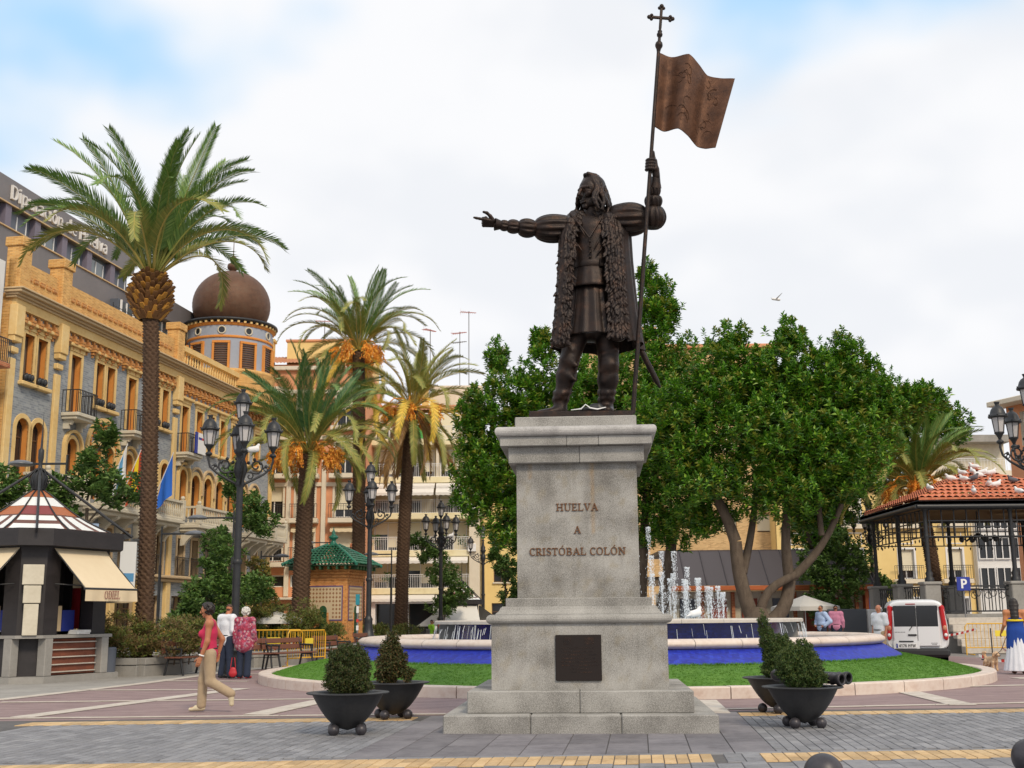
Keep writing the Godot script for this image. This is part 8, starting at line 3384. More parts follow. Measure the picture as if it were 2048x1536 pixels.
func tape(label: String,pts: Array) -> void:
	# red and white plastic tape that sags between its ends
	var T := thing("barrier_tape",label,"tape",pts[0],0.0,"red and white tapes")
	var red := MB.new()
	var wht := MB.new()
	var seg := 0
	for i in pts.size() - 1:
		var a: Vector3 = pts[i] - pts[0]
		var b: Vector3 = pts[i + 1] - pts[0]
		var n := maxi(4,int((b - a).length() / 0.11))
		for k in n:
			var t0 := k / float(n)
			var t1 := (k + 1) / float(n)
			var p := a.lerp(b,t0) - Vector3(0,0.16 * sin(PI * t0),0)
			var q := a.lerp(b,t1) - Vector3(0,0.16 * sin(PI * t1),0)
			var up := Vector3(0.004,0.075,0.008 * sin(seg * 0.9))
			var mb := red if seg % 2 else wht
			mb.quad(p,p + up,q + up,q)
			mb.quad(q,q + up,p + up,p)
			seg += 1
	obj("red_bands",red,M.tape_red,T).set_meta("kind","stuff")
	obj("white_bands",wht,M.white_paint,T).set_meta("kind","stuff")

func parasol(label: String,p: Vector3,r: float,y: float,h: float,turn: float) -> void:
	var P := thing("parasol",label,"parasol",p,turn,"white cafe parasols")
	var po := MB.new()
	po.tube([Vector3(0,0,0),Vector3(0,y + h,0)],0.025,8)
	obj("pole",po,M.white_paint,P)
	var c := MB.new()
	var prof := []
	for i in 6:
		var t := i / 5.0
		prof.append([r * (1.0 - t),y + h * (t * 0.9 + 0.1 * t * t)])
	c.lathe([[r * 1.01,y - 0.18],[r,y]],8,0,TAU,null,1,1,true)
	c.lathe(prof,8,0.0,TAU,null,1.0,1.0,true)
	obj("canopy",c,M.canvas_white,P)
	var b := MB.new()
	b.lathe([[0.25,0.0],[0.25,0.05],[0.05,0.1],[0.0,0.1]],12)
	obj("base",b,M.iron,P)

func flag_thing(label: String,p: Vector3,tip: Vector3,drop: float,wid: float,cols: Array,seed_: int) -> void:
	# a flag that hangs from a slanted pole: cloth in soft folds, stripes across
	var F := thing("flag",label,"flag",p,0.0,"flags on the palace balcony")
	var po := MB.new()
	po.tube([Vector3.ZERO,tip],0.025,6)
	obj("pole",po,M.white_paint,F)
	var d := tip.normalized()
	var side := Vector3(d.x,0,d.z).normalized()
	for ci in cols.size():
		var mb := MB.new()
		var grid := []
		for i in 9:
			var row := PackedVector3Array()
			for j in 5:
				var v := (ci + j / 4.0) / cols.size()
				var t := i / 8.0
				# top edge runs along the pole; the cloth falls straight down
				var o := tip * lerpf(0.97,0.35,v)
				var q := o + Vector3(0,-drop * t * (1.0 - 0.25 * v),0) - side * (wid * 0.25 * t * v)
				q += side.cross(Vector3.UP) * 0.09 * sin(v * 9.0 + t * 2.0 + seed_) * t
				row.push_back(q)
			grid.append(row)
		mb.surf(grid)
		obj("cloth",mb,cols[ci],F)

func build_street() -> void:
	mat("bench_wood",lin(0.16,0.06,0.035),0.6)
	mat("barrier_yellow",lin(0.72,0.4,0.02),0.5)
	mat("barrier_plate",lin(0.8,0.62,0.05),0.5)
	mat("tape_red",lin(0.6,0.05,0.04),0.6)
	mat("flag_blue",lin(0.02,0.14,0.62),0.8)
	mat("flag_yellow",lin(0.78,0.6,0.02),0.8)
	mat("flag_red",lin(0.5,0.08,0.04),0.8)
	mat("flag_white",lin(0.72,0.74,0.76),0.8)
	mat("flag_sky",lin(0.1,0.3,0.55),0.8)
	mat("poster_blue",lin(0.3,0.42,0.62),0.7)
	mat("sign_teal",lin(0.02,0.25,0.32),0.5)
	stone_bed("grey stone planting bed round the tallest palm beside the newsstand",[[-11.3,-30.9],[-9.5,-30.6],[-8.95,-32.0],[-9.0,-35.2],[-10.6,-36.0],[-12.0,-34.5]],0.45)
	stone_bed("long grey stone planting bed behind the couple and the benches",[[-9.2,-37.2],[-7.55,-35.6],[-6.35,-39.0],[-5.9,-44.5],[-6.2,-56.0],[-11.5,-56.0],[-10.6,-44.0]],0.45)
	bench("bench beside the bed of the tallest palm, left of the walking woman",Vector3(-8.6,0,-31.5),deg_to_rad(72))
	bench("bench half hidden behind the standing couple",Vector3(-7.6,0,-33.6),deg_to_rad(40))
	bench("bench right of the couple in front of the upright barrier",Vector3(-6.55,0,-34.6),deg_to_rad(60))
	bench("bench between the upright barrier and the lawn",Vector3(-5.85,0,-38.2),deg_to_rad(72))
	bench("farthest bench, at the foot of the brick kiosk",Vector3(-5.5,0,-44.2),deg_to_rad(80))
	barrier("yellow barrier among the shrubs left of the walking woman",Vector3(-10.0,0.0,-37.4),deg_to_rad(8))
	barrier("long yellow barrier behind the bench right of the couple",Vector3(-7.75,0.0,-38.3),deg_to_rad(4),2.0)
	barrier("orange-yellow barrier set end-on beside the bench",Vector3(-6.25,0.0,-36.3),deg_to_rad(66),2.0)
	barrier("yellow barrier in front of the bandstand steps at the right",Vector3(16.6,0.0,-41.2),deg_to_rad(-4),2.2)
	barrier("yellow barrier behind the van beside the bandstand platform",Vector3(13.9,0.0,-42.5),deg_to_rad(10),2.0)
	tape("red and white tape sagging between the benches behind the couple",[Vector3(-8.0,0.75,-33.6),Vector3(-7.3,0.65,-34.2),Vector3(-6.5,0.72,-36.0)])
	tape("red and white tape knotted on the upright barrier",[Vector3(-6.65,1.05,-35.35),Vector3(-6.62,0.55,-35.3),Vector3(-6.68,0.1,-35.25)])
	tape("red and white tape stretched beside the white van",[Vector3(13.0,0.75,-39.5),Vector3(15.6,0.85,-40.5)])
	tape("red and white tape lying low in front of the right barrier",[Vector3(12.9,0.22,-33.5),Vector3(14.5,0.2,-34.2),Vector3(15.4,0.3,-38.0)])
	# tape stand
	var ts := thing("tape_stand","thin black stand holding tape right of the lawn","stand",Vector3(14.6,0,-36.8))
	var tp := MB.new()
	tp.tube([Vector3(0,0,0),Vector3(0,0.95,0)],0.02,6)
	obj("post",tp,M.iron,ts)
	var tb := MB.new()
	tb.cbox(Vector3(0,0.015,0),Vector3(0.6,0.03,0.3),0.008)
	obj("base",tb,M.iron,ts)
	parasol("white cafe parasol behind the walking woman",Vector3(-11.3,0,-45.5),1.3,1.35,0.4,0.2)
	parasol("white cafe parasol beside the standing man",Vector3(-9.3,0,-47.0),1.1,1.4,0.3,0.5)
	parasol("white parasol at the right end of the cafe pavilion",Vector3(12.9,0,-53.0),1.5,1.75,0.5,0.4)
	# parking sign
	var ps := thing("parking_sign","blue parking sign with a white letter P by the bandstand","sign",Vector3(16.6,0,-44.0))
	var pp := MB.new()
	pp.tube([Vector3(0,0,-0.03),Vector3(0,2.7,-0.03)],0.03,8)
	obj("post",pp,M.antenna_grey,ps)
	var pb := MB.new()
	pb.cbox(Vector3(0,2.47,0.01),Vector3(0.5,0.5,0.03),0.01)
	obj("board",pb,M.sign_blue,ps)
	var pt := text_mesh("P",0.34,0.01,false,true)
	obj("letter",pt,M.white_paint,ps,mv(Vector3(0,2.47,0.032)))
	# thin sign post with stickers beside the brick kiosk
	var sg := thing("sticker_post","thin post with stickers and a teal plate by the brick kiosk","sign post",Vector3(-5.95,0,-45.6))
	var sp := MB.new()
	sp.tube([Vector3(0,0,0),Vector3(0,2.3,0)],0.035,8)
	obj("post",sp,M.antenna_grey,sg)
	var sb := MB.new()
	sb.cbox(Vector3(0,2.1,0.05),Vector3(0.16,0.4,0.02),0.005)
	obj("plate",sb,M.sign_teal,sg)
	for q in [[1.6,"white_paint",0.25],[1.25,"tape_red",0.12],[0.95,"white_paint",0.18],[0.5,"white_paint",0.12]]:
		var s := MB.new()
		s.bx(-0.045,q[0],0.03,0.045,q[0] + q[2],0.042)
		obj("sticker",s,M[q[1]],sg)
	# litter bin behind the newsstand
	var lb := thing("litter_bin","blue-grey ribbed litter bin between newsstand and stone bed","bin",Vector3(-10.15,0.0,-30.05))
	var lm := MB.new()
	lm.lathe([[0.17,0.02],[0.2,0.1],[0.21,0.7],[0.19,0.74],[0.0,0.74]],24,0.0,TAU,func(an,i): return 1.0 + 0.03 * cos(an * 24.0))
	obj("drum",lm,M.slate_panel,lb)
	# white box trailer behind the men
	var tr := thing("box_trailer","white box trailer with an open grey side panel behind the two men","trailer",Vector3(15.4,0,-52.0),deg_to_rad(-12))
	var t1 := MB.new()
	t1.cbox(Vector3(0.9,0.98,0),Vector3(2.0,1.25,1.8),0.04)
	obj("body",t1,M.white_paint,tr)
	var t2 := MB.new()
	t2.cbox(Vector3(-0.95,0.95,0.75),Vector3(1.7,1.35,0.06),0.02,Basis(Vector3.UP,0.25))
	obj("side_panel",t2,M.disc_grey,tr)
	for k in 3:
		var t3 := MB.new()
		t3.bx(0.0,0.6 + k * 0.3,0.905,1.8,0.63 + k * 0.3,0.92)
		obj("rail",t3,M.antenna_grey,tr)
	for e in [0.4,1.4]:
		var wh := MB.new()
		wh.t = Transform3D(Basis(Vector3(1,0,0),Vector3(0,0,1),Vector3(0,-1,0)),Vector3(e,0.25,0.7))
		wh.lathe([[0.0,0.0],[0.25,0.0],[0.25,0.16],[0.0,0.16]],18)
		obj("wheel",wh,M.black_paint,tr)
	# flags on the palace balcony
	var A := Vector3(-20.85,0,-48.9)
	var D := Vector3(4.75,0,-28.3).normalized()
	var O := Vector3(0.986,0,0.165)
	var W := func(s,y,o): return A + D * s + O * o + Vector3(0,y,0)
	var out: Vector3 = O * 0.9 + Vector3(0,2.1,0) - D * 0.1
	flag_thing("red and yellow flag hanging beside the tallest palm trunk",W.call(7.4,7.6,1.1),out,2.2,1.2,[M.flag_red,M.flag_yellow,M.flag_red],1)
	flag_thing("white and sky blue flag left of the red and yellow one",W.call(6.0,7.6,1.1),out * 0.9,1.9,1.0,[M.flag_white,M.flag_sky,M.flag_white],2)
	flag_thing("plain blue flag right of the tallest palm trunk",W.call(10.6,7.6,1.1),out,2.1,1.3,[M.flag_blue,M.flag_blue],3)
	for q in [[4.6,3.3,"pale blue banner hung on the palace below the stone balcony","poster_blue"],[8.3,2.7,"white and blue banner hung behind the tallest palm trunk","flag_white"]]:
		var bn := thing("wall_banner",q[2],"banner",W.call(q[0],q[1],1.0),atan2(-D.z,D.x) - 0.9,"banners on the palace")
		var bb := MB.new()
		bb.cbox(Vector3(0,1.2,0),Vector3(0.75,2.4,0.02),0.004)
		obj("cloth",bb,M[q[3]],bn)
		var b2 := MB.new()
		b2.bx(-0.3,0.5,0.011,0.3,0.9,0.016)
		obj("print",b2,M.flag_white if q[3] == "poster_blue" else M.flag_sky,bn)
		var b3 := MB.new()
		b3.tube([Vector3(-0.42,2.42,0),Vector3(0.42,2.42,0)],0.02,6)
		b3.tube([Vector3(0.42,2.42,0),Vector3(0.5,2.42,-0.9)],0.02,6)
		obj("bracket",b3,M.iron,bn)
	# pigeon on the near lamp and a gull in the sky
	var pw := blob([[Vector3(-0.1,0.1,0),Vector3(0.08,0.13,0),0.075,0.085],[Vector3(0.08,0.15,0),Vector3(0.14,0.24,0),0.05,0.04],[Vector3(-0.1,0.1,0),Vector3(-0.27,0.05,0),0.05,0.02,Vector3(1,0.6,1)],[Vector3(0.15,0.24,0),Vector3(0.2,0.225,0),0.014,0.006]],0.02,0.02)
	for q in [[Vector3(-6.72,5.6,-30.2),"white pigeon perched on the near lamp standard"],[Vector3(FX + 1.5,1.33,FZ + 2.8),"white pigeon drinking at the fountain bowl, right of the jets"],[Vector3(FX + 0.2,1.33,FZ + 3.2),"white pigeon drinking at the fountain bowl, by the pedestal"],[Vector3(-3.2,5.4,-60.5),"white pigeon on the lamp before the cream block"]]:
		var pg := thing("pigeon",q[1],"pigeon",q[0],0.6)
		obj("body",pw,M.pigeon_white,pg)
	var gl := thing("gull","small white gull flying above the fig trees","bird",Vector3(13.5,17.2,-58.0),0.4)
	obj("body",blob([[Vector3(-0.2,0,0),Vector3(0.2,0,0),0.06,0.07],[Vector3(0,0.02,0.05),Vector3(0.05,0.22,0.5),0.05,0.02,Vector3(1,0.5,1)],[Vector3(0,0.02,-0.05),Vector3(0.05,0.22,-0.5),0.05,0.02,Vector3(1,0.5,1)]],0.025,0.03),M.pigeon_white,gl)

# ---------- white delivery van, its back to the camera ----------
func build_van() -> void:
	# local frame: +z is the rear, +x the van's left seen from behind on the right
	var V := thing("delivery_van","white delivery van with its back to the camera, right of the fountain","van",Vector3(12.15,0,-36.6),deg_to_rad(-15))
	mat("van_white",lin(0.74,0.75,0.77),0.3)
	M.van_white.clearcoat_enabled = true
	M.van_white.clearcoat = 0.6
	mat("van_black",lin(0.02,0.02,0.022),0.6)
	mat("tail_red",lin(0.5,0.012,0.015),0.2)
	mat("tail_amber",lin(0.6,0.25,0.15),0.2)
	mat("tyre",lin(0.018,0.018,0.018),0.9)
	mat("rim_grey",lin(0.35,0.36,0.37),0.4,0.5)
	# body: rounded cross-sections lofted from rear to nose
	var body := MB.new()
	var secs := [[2.0,0.42,1.6,0.80,0.70],[2.05,0.40,1.72,0.85,0.74],[1.95,0.36,1.79,0.865,0.755],[1.2,0.34,1.82,0.87,0.76],[-0.2,0.34,1.82,0.87,0.76],[-0.6,0.34,1.76,0.865,0.74],[-1.15,0.34,1.22,0.855,0.78],[-1.85,0.36,1.02,0.82,0.76],[-2.05,0.42,0.8,0.74,0.7]]
	var grid := []
	for q in secs:
		var row := PackedVector3Array()
		for k in 33:
			var a := TAU * k / 32.0
			# a rounded box section: wide at the waist, drawn in towards the roof
			var cx := cos(a)
			var sy := sin(a)
			var ex := signf(cx) * pow(absf(cx),0.32)
			var ey := signf(sy) * pow(absf(sy),0.32)
			var y: float = (q[1] + q[2]) / 2 + ey * (q[2] - q[1]) / 2
			var up := clampf((y - 0.95) / 0.85,0,1)
			row.push_back(Vector3(ex * lerpf(q[3],q[4],up),y,q[0]))
		grid.append(row)
	grid.reverse()
	body.surf(grid,true)
	for e in [0,secs.size() - 1]:
		var row: PackedVector3Array = grid[e]
		var c := Vector3.ZERO
		for p in row: c += p
		c /= row.size()
		for k in 32:
			if e == 0: body.flat(c,row[k],row[k + 1])
			else: body.flat(c,row[k + 1],row[k])
	obj("body",body,M.van_white,V)
	# two rear doors with windows
	for s in [-1.0,1.0]:
		var D := part("rear_door",V)
		var x0 := 0.006 if s > 0 else -0.66
		var x1 := 0.66 if s > 0 else -0.006
		if s > 0: x1 = 0.62
		var d := MB.new()
		d.cbox(Vector3((x0 + x1) / 2,0.99,2.045),Vector3(x1 - x0,1.02,0.05),0.03)
		obj("panel",d,M.van_white,D)
		var g := MB.new()
		g.cbox(Vector3((x0 + x1) / 2 - s * 0.012,1.33,2.06),Vector3(x1 - x0 - 0.03,0.6,0.03),0.03)
		obj("window",g,M.glass_dark,D)
	var hd := MB.new()
	hd.cbox(Vector3(-0.14,0.8,2.085),Vector3(0.24,0.05,0.03),0.01)
	obj("handle",hd,M.van_black,V)
	var wp := MB.new()
	wp.tube([Vector3(-0.22,0.93,2.085),Vector3(-0.1,1.08,2.09)],0.012,5)
	obj("wiper",wp,M.van_black,V)
	var hs := MB.new()
	hs.cbox(Vector3(-0.14,1.68,2.02),Vector3(0.28,0.035,0.04),0.01)
	obj("brake_light",hs,M.tail_red,V)
	# number plate
	var pr := MB.new()
	pr.cbox(Vector3(-0.32,0.5,2.075),Vector3(0.72,0.26,0.015),0.01)
	obj("plate_recess",pr,M.van_white,V)
	var pl := MB.new()
	pl.cbox(Vector3(-0.32,0.5,2.09),Vector3(0.56,0.13,0.012),0.004)
	var plate := obj("number_plate",pl,M.white_paint,V)
	var pe := MB.new()
	pe.bx(-0.598,0.44,2.096,-0.56,0.56,2.1)
	obj("blue_band",pe,M.sign_blue,plate)
	var t := text_mesh("4176 HFW",0.085,0.004,false,true)
	var o := obj("number",t,M.black_paint,plate,mv(Vector3(-0.3,0.5,2.098)))
	o.scale.x = 0.46 / t.get_aabb().size.x
	var ph := MB.new()
	ph.cbox(Vector3(-0.32,0.62,2.09),Vector3(0.4,0.035,0.03),0.008)
	obj("plate_lamp",ph,M.van_black,V)
	for q in [[-0.62,0.87,0.3],[0.36,0.56,0.18],[0.38,0.52,0.14]]:
		var bd := MB.new()
		for k in 7: bd.bx(q[0] + k * q[2] / 7.0,q[1],2.071,q[0] + (k + 0.65) * q[2] / 7.0,q[1] + 0.022,2.074)
		obj("badge",bd,M.antenna_grey,V).set_meta("kind","stuff")
	# lamps, bumper, wheels
	for s in [-1.0,1.0]:
		var L := part("tail_lamp",V)
		var lm := MB.new()
		lm.cbox(Vector3(s * 0.745,1.15,2.0),Vector3(0.15,1.0,0.14),0.05,Basis(Vector3.BACK,s * 0.085))
		obj("lens",lm,M.tail_red,L)
		var la := MB.new()
		la.ball(Vector3(s * 0.76,1.0,2.06),Vector3(0.055,0.075,0.03),12,8)
		obj("indicator",la,M.tail_amber,L)
		var lc := MB.new()
		lc.ball(Vector3(s * 0.775,0.8,2.065),Vector3(0.045,0.05,0.03),12,8)
		obj("reversing_lamp",lc,M.white_paint,L)
	var bp := MB.new()
	bp.cbox(Vector3(0,0.3,2.02),Vector3(1.72,0.26,0.26),0.08)
	obj("bumper",bp,M.van_black,V)
	var ud := MB.new()
	ud.bx(-0.7,0.16,-1.6,0.7,0.36,1.8)
	obj("underbody",ud,M.van_black,V)
	for q in [[-0.74,1.35],[0.74,1.35],[-0.74,-1.35],[0.74,-1.35]]:
		var W := part("wheel",V,Vector3(q[0],0.3,q[1]))
		var s := signf(q[0])
		var ty := MB.new()
		ty.t = Transform3D(Basis(Vector3(0,1,0),Vector3(s,0,0),Vector3(0,0,s)),Vector3.ZERO)
		ty.lathe([[0.0,-0.1],[0.26,-0.1],[0.3,-0.07],[0.3,0.07],[0.27,0.1],[0.2,0.105],[0.0,0.1]],28)
		obj("tyre",ty,M.tyre,W)
		var rm := MB.new()
		rm.t = ty.t
		rm.lathe([[0.2,0.107],[0.16,0.112],[0.05,0.1],[0.0,0.12]],20)
		obj("rim",rm,M.rim_grey,W)
	# windows and mirror on the side that shows, and the far side
	for s in [-1.0,1.0]:
		for q in [[0.95,1.75],[-0.15,0.8]]:
			var w := MB.new()
			w.t = Transform3D(Basis(Vector3.BACK,s * 0.12),Vector3(s * 0.835,1.35,(q[0] + q[1]) / 2))
			w.cbox(Vector3.ZERO,Vector3(0.03,0.46,q[1] - q[0]),0.012)
			obj("side_window",w,M.glass_dark,V)
		var st := MB.new()
		st.cbox(Vector3(s * 0.872,0.62,0.1),Vector3(0.02,0.09,2.6),0.008)
		obj("side_strip",st,M.van_black,V)
		var mi := MB.new()
		mi.cbox(Vector3(s * 1.0,1.12,-0.62),Vector3(0.2,0.26,0.12),0.05)
		obj("mirror",mi,M.van_black,V)

# ---------- people ----------
var head_mesh: ArrayMesh = null
var hand_mesh: ArrayMesh = null

func person(label: String,at: Vector3,turn: float,o: Dictionary) -> Node3D:
	# joints for a height of 1.70 m, facing +z; +x is the person's left
	var P := thing("person",label,"person",at,turn)
	var S: float = o.get("h",1.7) / 1.7
	var J := {
		"hl": Vector3(0.095,0.9,0),"hr": Vector3(-0.095,0.9,0),"kl": Vector3(0.1,0.48,0.02),"kr": Vector3(-0.1,0.48,0.02),
		"al": Vector3(0.1,0.09,-0.02),"ar": Vector3(-0.1,0.09,-0.02),"tl": Vector3(0.115,0.035,0.15),"tr": Vector3(-0.115,0.035,0.15),
		"sl": Vector3(0.185,1.38,-0.01),"sr": Vector3(-0.185,1.38,-0.01),"el": Vector3(0.235,1.1,-0.03),"er": Vector3(-0.235,1.1,-0.03),
		"wl": Vector3(0.24,0.86,0.05),"wr": Vector3(-0.24,0.86,0.05),"ch": Vector3(0,1.22,0.0),"wa": Vector3(0,1.02,0.01),"ne": Vector3(0,1.42,-0.01),"hd": Vector3(0,1.585,0.02),
	}
	for k in o.get("pose",{}): J[k] = o.pose[k]
	var fat: float = o.get("fat",1.0)
	var bust: float = o.get("bust",0.0)
	var seg := func(a,b,ra,rb,sc := Vector3.ONE): return [J[a],J[b],ra,rb,sc]
	var torso := [seg.call("ch","wa",0.135 * fat,0.115 * fat,Vector3(1.15,1,0.8)),[J.wa,(J.hl + J.hr) / 2,0.115 * fat,0.13 * fat,Vector3(1.2,1,0.85)],[J.sl,J.sr,0.07,0.07],[J.ch + Vector3(0,0.08,0),J.ch,0.12,0.13 * fat,Vector3(1.2,1,0.75)]]
	if bust > 0.0:
		for s in [-1,1]: torso.append([J.ch + Vector3(s * 0.075,0.0,0.075),J.ch + Vector3(s * 0.075,-0.01,0.1),bust,bust])
	var legs := []
	for e in ["l","r"]:
		legs.append(seg.call("h" + e,"k" + e,0.092 * fat,0.06))
		legs.append(seg.call("k" + e,"a" + e,0.06,0.04))
	var arms := []
	for e in ["l","r"]:
		arms.append(seg.call("s" + e,"e" + e,0.052 * sqrt(fat),0.041))
		arms.append(seg.call("e" + e,"w" + e,0.041,0.028))
	# the body: one continuous surface of skin, its head and hands finer
	var skin := torso + legs + arms + [seg.call("ne","hd",0.055,0.055),[J.hd,J.hd,0.07,0.07]]
	for e in ["l","r"]: skin.append([J["a" + e] - Vector3(0,0.03,0),J["t" + e],0.042,0.034])
	var bm := MB.new()
	bm.col = o.get("skin",Color(0.42,0.2,0.12))
	var raw := blob(skin,0.017,0.035)
	bm.add(raw)
	if head_mesh == null:
		head_mesh = blob(head_prims(),0.028,0.045)
		hand_mesh = blob(hand_prims([0.25,0.18,0.25,0.28,0.32],1.0),0.0055,0.007)
	var hb := Basis(Vector3.UP,o.get("look",0.0)) * Basis(Vector3.RIGHT,o.get("nod",0.05))
	var hx := Transform3D(hb.scaled(Vector3.ONE * 0.228),J.hd)
	bm.add(head_mesh,hx)
	for e in ["l","r"]:
		var d: Vector3 = (J["w" + e] - J["e" + e]).normalized()
		var f := Vector3(0,0,1)
		f = (f - d * f.dot(d)).normalized()
		var y := -d
		var x := y.cross(f)
		if e == "l": bm.add(hand_mesh,Transform3D(Basis(x,y,f),J["w" + e]))
		else: bm.add(hand_mesh,Transform3D(Basis(-x,y,f),J["w" + e]))
	# features: eyes, brows and lips laid on the face
	var sm := mat("skin_%s" % P.name,Color.WHITE,0.55)
	sm.vertex_color_use_as_albedo = true
	sm.subsurf_scatter_enabled = true
	sm.subsurf_scatter_strength = 0.08
	var root := P
	P.scale = Vector3.ONE * S
	var body := obj("body",bm,sm,root)
	var ey := MB.new()
	for s in [-1,1]:
		ey.t = hx
		ey.ball(Vector3(s * 0.135,0.045,0.268),Vector3(0.05,0.026,0.03),8,6)
		ey.tube([Vector3(s * 0.07,0.115,0.3),Vector3(s * 0.14,0.135,0.295),Vector3(s * 0.2,0.11,0.26)],0.018,5)
	obj("eyes_and_brows",ey,M.van_black,body)
	# clothes
	var cloth := func(called: String,prims: Array,grow: float,m: Material,k := 0.03):
		var pr := []
		for q in prims:
			var c: Array = q.duplicate()
			c[2] += grow
			c[3] += grow
			pr.append(c)
		obj(called,blob(pr,0.017,k),m,root)
	var slv: float = o.get("sleeve",0.0)
	var top := torso.duplicate()
	if slv <= 0.0: top[2] = [J.sl * Vector3(0.55,1,1),J.sr * Vector3(0.55,1,1),0.06,0.06]
	if o.get("long",0.0) > 0.0: top.append([J.wa,(J.hl + J.hr) / 2 + Vector3(0,0.02,0),0.12,0.132,Vector3(1.2,1,0.9)])
	if slv > 0.0:
		for e in ["l","r"]:
			var a: Vector3 = J["s" + e]
			var b: Vector3 = J["e" + e]
			if slv < 0.9: top.append([a,a.lerp(b,slv + 0.15),0.062,0.058])
			else:
				top.append([a,b,0.06,0.052])
				top.append([b,b.lerp(J["w" + e],slv - 0.12),0.052,0.042])
	if o.has("top"): cloth.call("shirt",top,o.get("loose",0.016),o.top)
	if o.has("tunic"): # a blouse that hangs over the hips
		var tu := top.duplicate()
		var hip: Vector3 = (J.hl + J.hr) / 2
		tu.append([J.wa,hip - Vector3(0,0.1,0),0.13 * fat,0.15 * fat,Vector3(1.25,1,0.95)])
		cloth.call("blouse",tu,0.022,o.tunic)
	if o.has("pants"):
		var pt := []
		for e in ["l","r"]:
			pt.append(seg.call("h" + e,"k" + e,0.098 * fat,0.068))
			pt.append([J["k" + e],J["k" + e].lerp(J["a" + e],0.98),0.066,o.get("hem",0.055)])
		pt.append([J.wa - Vector3(0,0.05,0),(J.hl + J.hr) / 2,0.115 * fat,0.128 * fat,Vector3(1.2,1,0.88)])
		cloth.call("trousers",pt,0.011,o.pants)
		var bt := MB.new()
		ring(J.wa - Vector3(0,0.04,0),Vector3.UP,0.128 * fat,0.016,bt,1.18)
		obj("belt",bt,M.van_black,root)
	if o.has("skirt"):
		var sk := MB.new()
		sk.lathe([[0.13,1.0],[0.16,0.9],[0.19,0.6],[0.24,0.3],[0.29,0.08],[0.27,0.07]],60,0.0,TAU,func(an,i): return 1.0 + 0.06 * cos(an * 15.0) * smoothstep(0.0,3.0,float(i)),1.1,0.9)
		obj("skirt",sk,o.skirt,root)
	for e in ["l","r"]:
		var a: Vector3 = J["a" + e]
		var t: Vector3 = J["t" + e]
		obj("shoe",blob([[a - Vector3(0,0.045,0) - (t - a).normalized() * 0.02,t,0.045,0.038,Vector3(1,0.85,1)],[a - Vector3(0,0.03,0),a.lerp(t,0.5),0.046,0.04]],0.012,0.02),o.get("shoes",M.van_black),root)
	# hair
	var hr := []
	var r := RandomNumberGenerator.new()
	r.seed = P.name.hash() % 1000 + 3
	match o.get("hair","short"):
		"short":
			hr = [[Vector3(0,0.2,-0.12),Vector3(0,0.02,-0.2),0.345,0.24,Vector3(0.95,0.95,1)],[Vector3(-0.3,0.1,-0.08),Vector3(-0.3,0.0,-0.1),0.09,0.06],[Vector3(0.3,0.1,-0.08),Vector3(0.3,0.0,-0.1),0.09,0.06]]
		"bald":
			hr = [[Vector3(-0.28,0.06,-0.16),Vector3(0.28,0.06,-0.16),0.1,0.1],[Vector3(-0.2,0.02,-0.32),Vector3(0.2,0.02,-0.32),0.13,0.13]]
		"curly","bob":
			for k in 110:
				var d := Vector3(r.randfn(),r.randfn() * 0.8 + 0.35,r.randfn()).normalized()
				if d.z > 0.45 and d.y < 0.6: continue
				var p := Vector3(0,0.1,-0.1) + d * Vector3(0.42,0.43,0.46)
				hr.append([p,p + Vector3(r.randf_range(-0.04,0.04),-0.05,r.randf_range(-0.04,0.04)),0.075,0.065])
			hr.append([Vector3(0,0.16,-0.12),Vector3(0,0.05,-0.15),0.36,0.33])
			if o.hair == "curly": hr.append([Vector3(0,-0.1,-0.28),Vector3(0,-0.3,-0.26),0.2,0.14])
		"long":
			hr = [[Vector3(0,0.18,-0.1),Vector3(0,0.1,-0.13),0.375,0.36]]
			for k in 22:
				var az := lerpf(1.1,TAU - 1.1,k / 21.0)
				var p := Vector3(sin(az) * 0.3,0.2,-0.1 + cos(az) * 0.3)
				for j in 5:
					var q := Vector3(sin(az) * (0.36 - 0.02 * j) + r.randf_range(-0.03,0.03),0.2 - (j + 1) * 0.38,-0.16 + cos(az) * 0.28 - 0.05 * j)
					hr.append([p,q,0.1,0.095 - 0.01 * j])
					p = q
	var hair := obj("hair",blob(hr,0.04,0.05),o.get("hair_mat",M.hair_dark),root,hx)
	return P

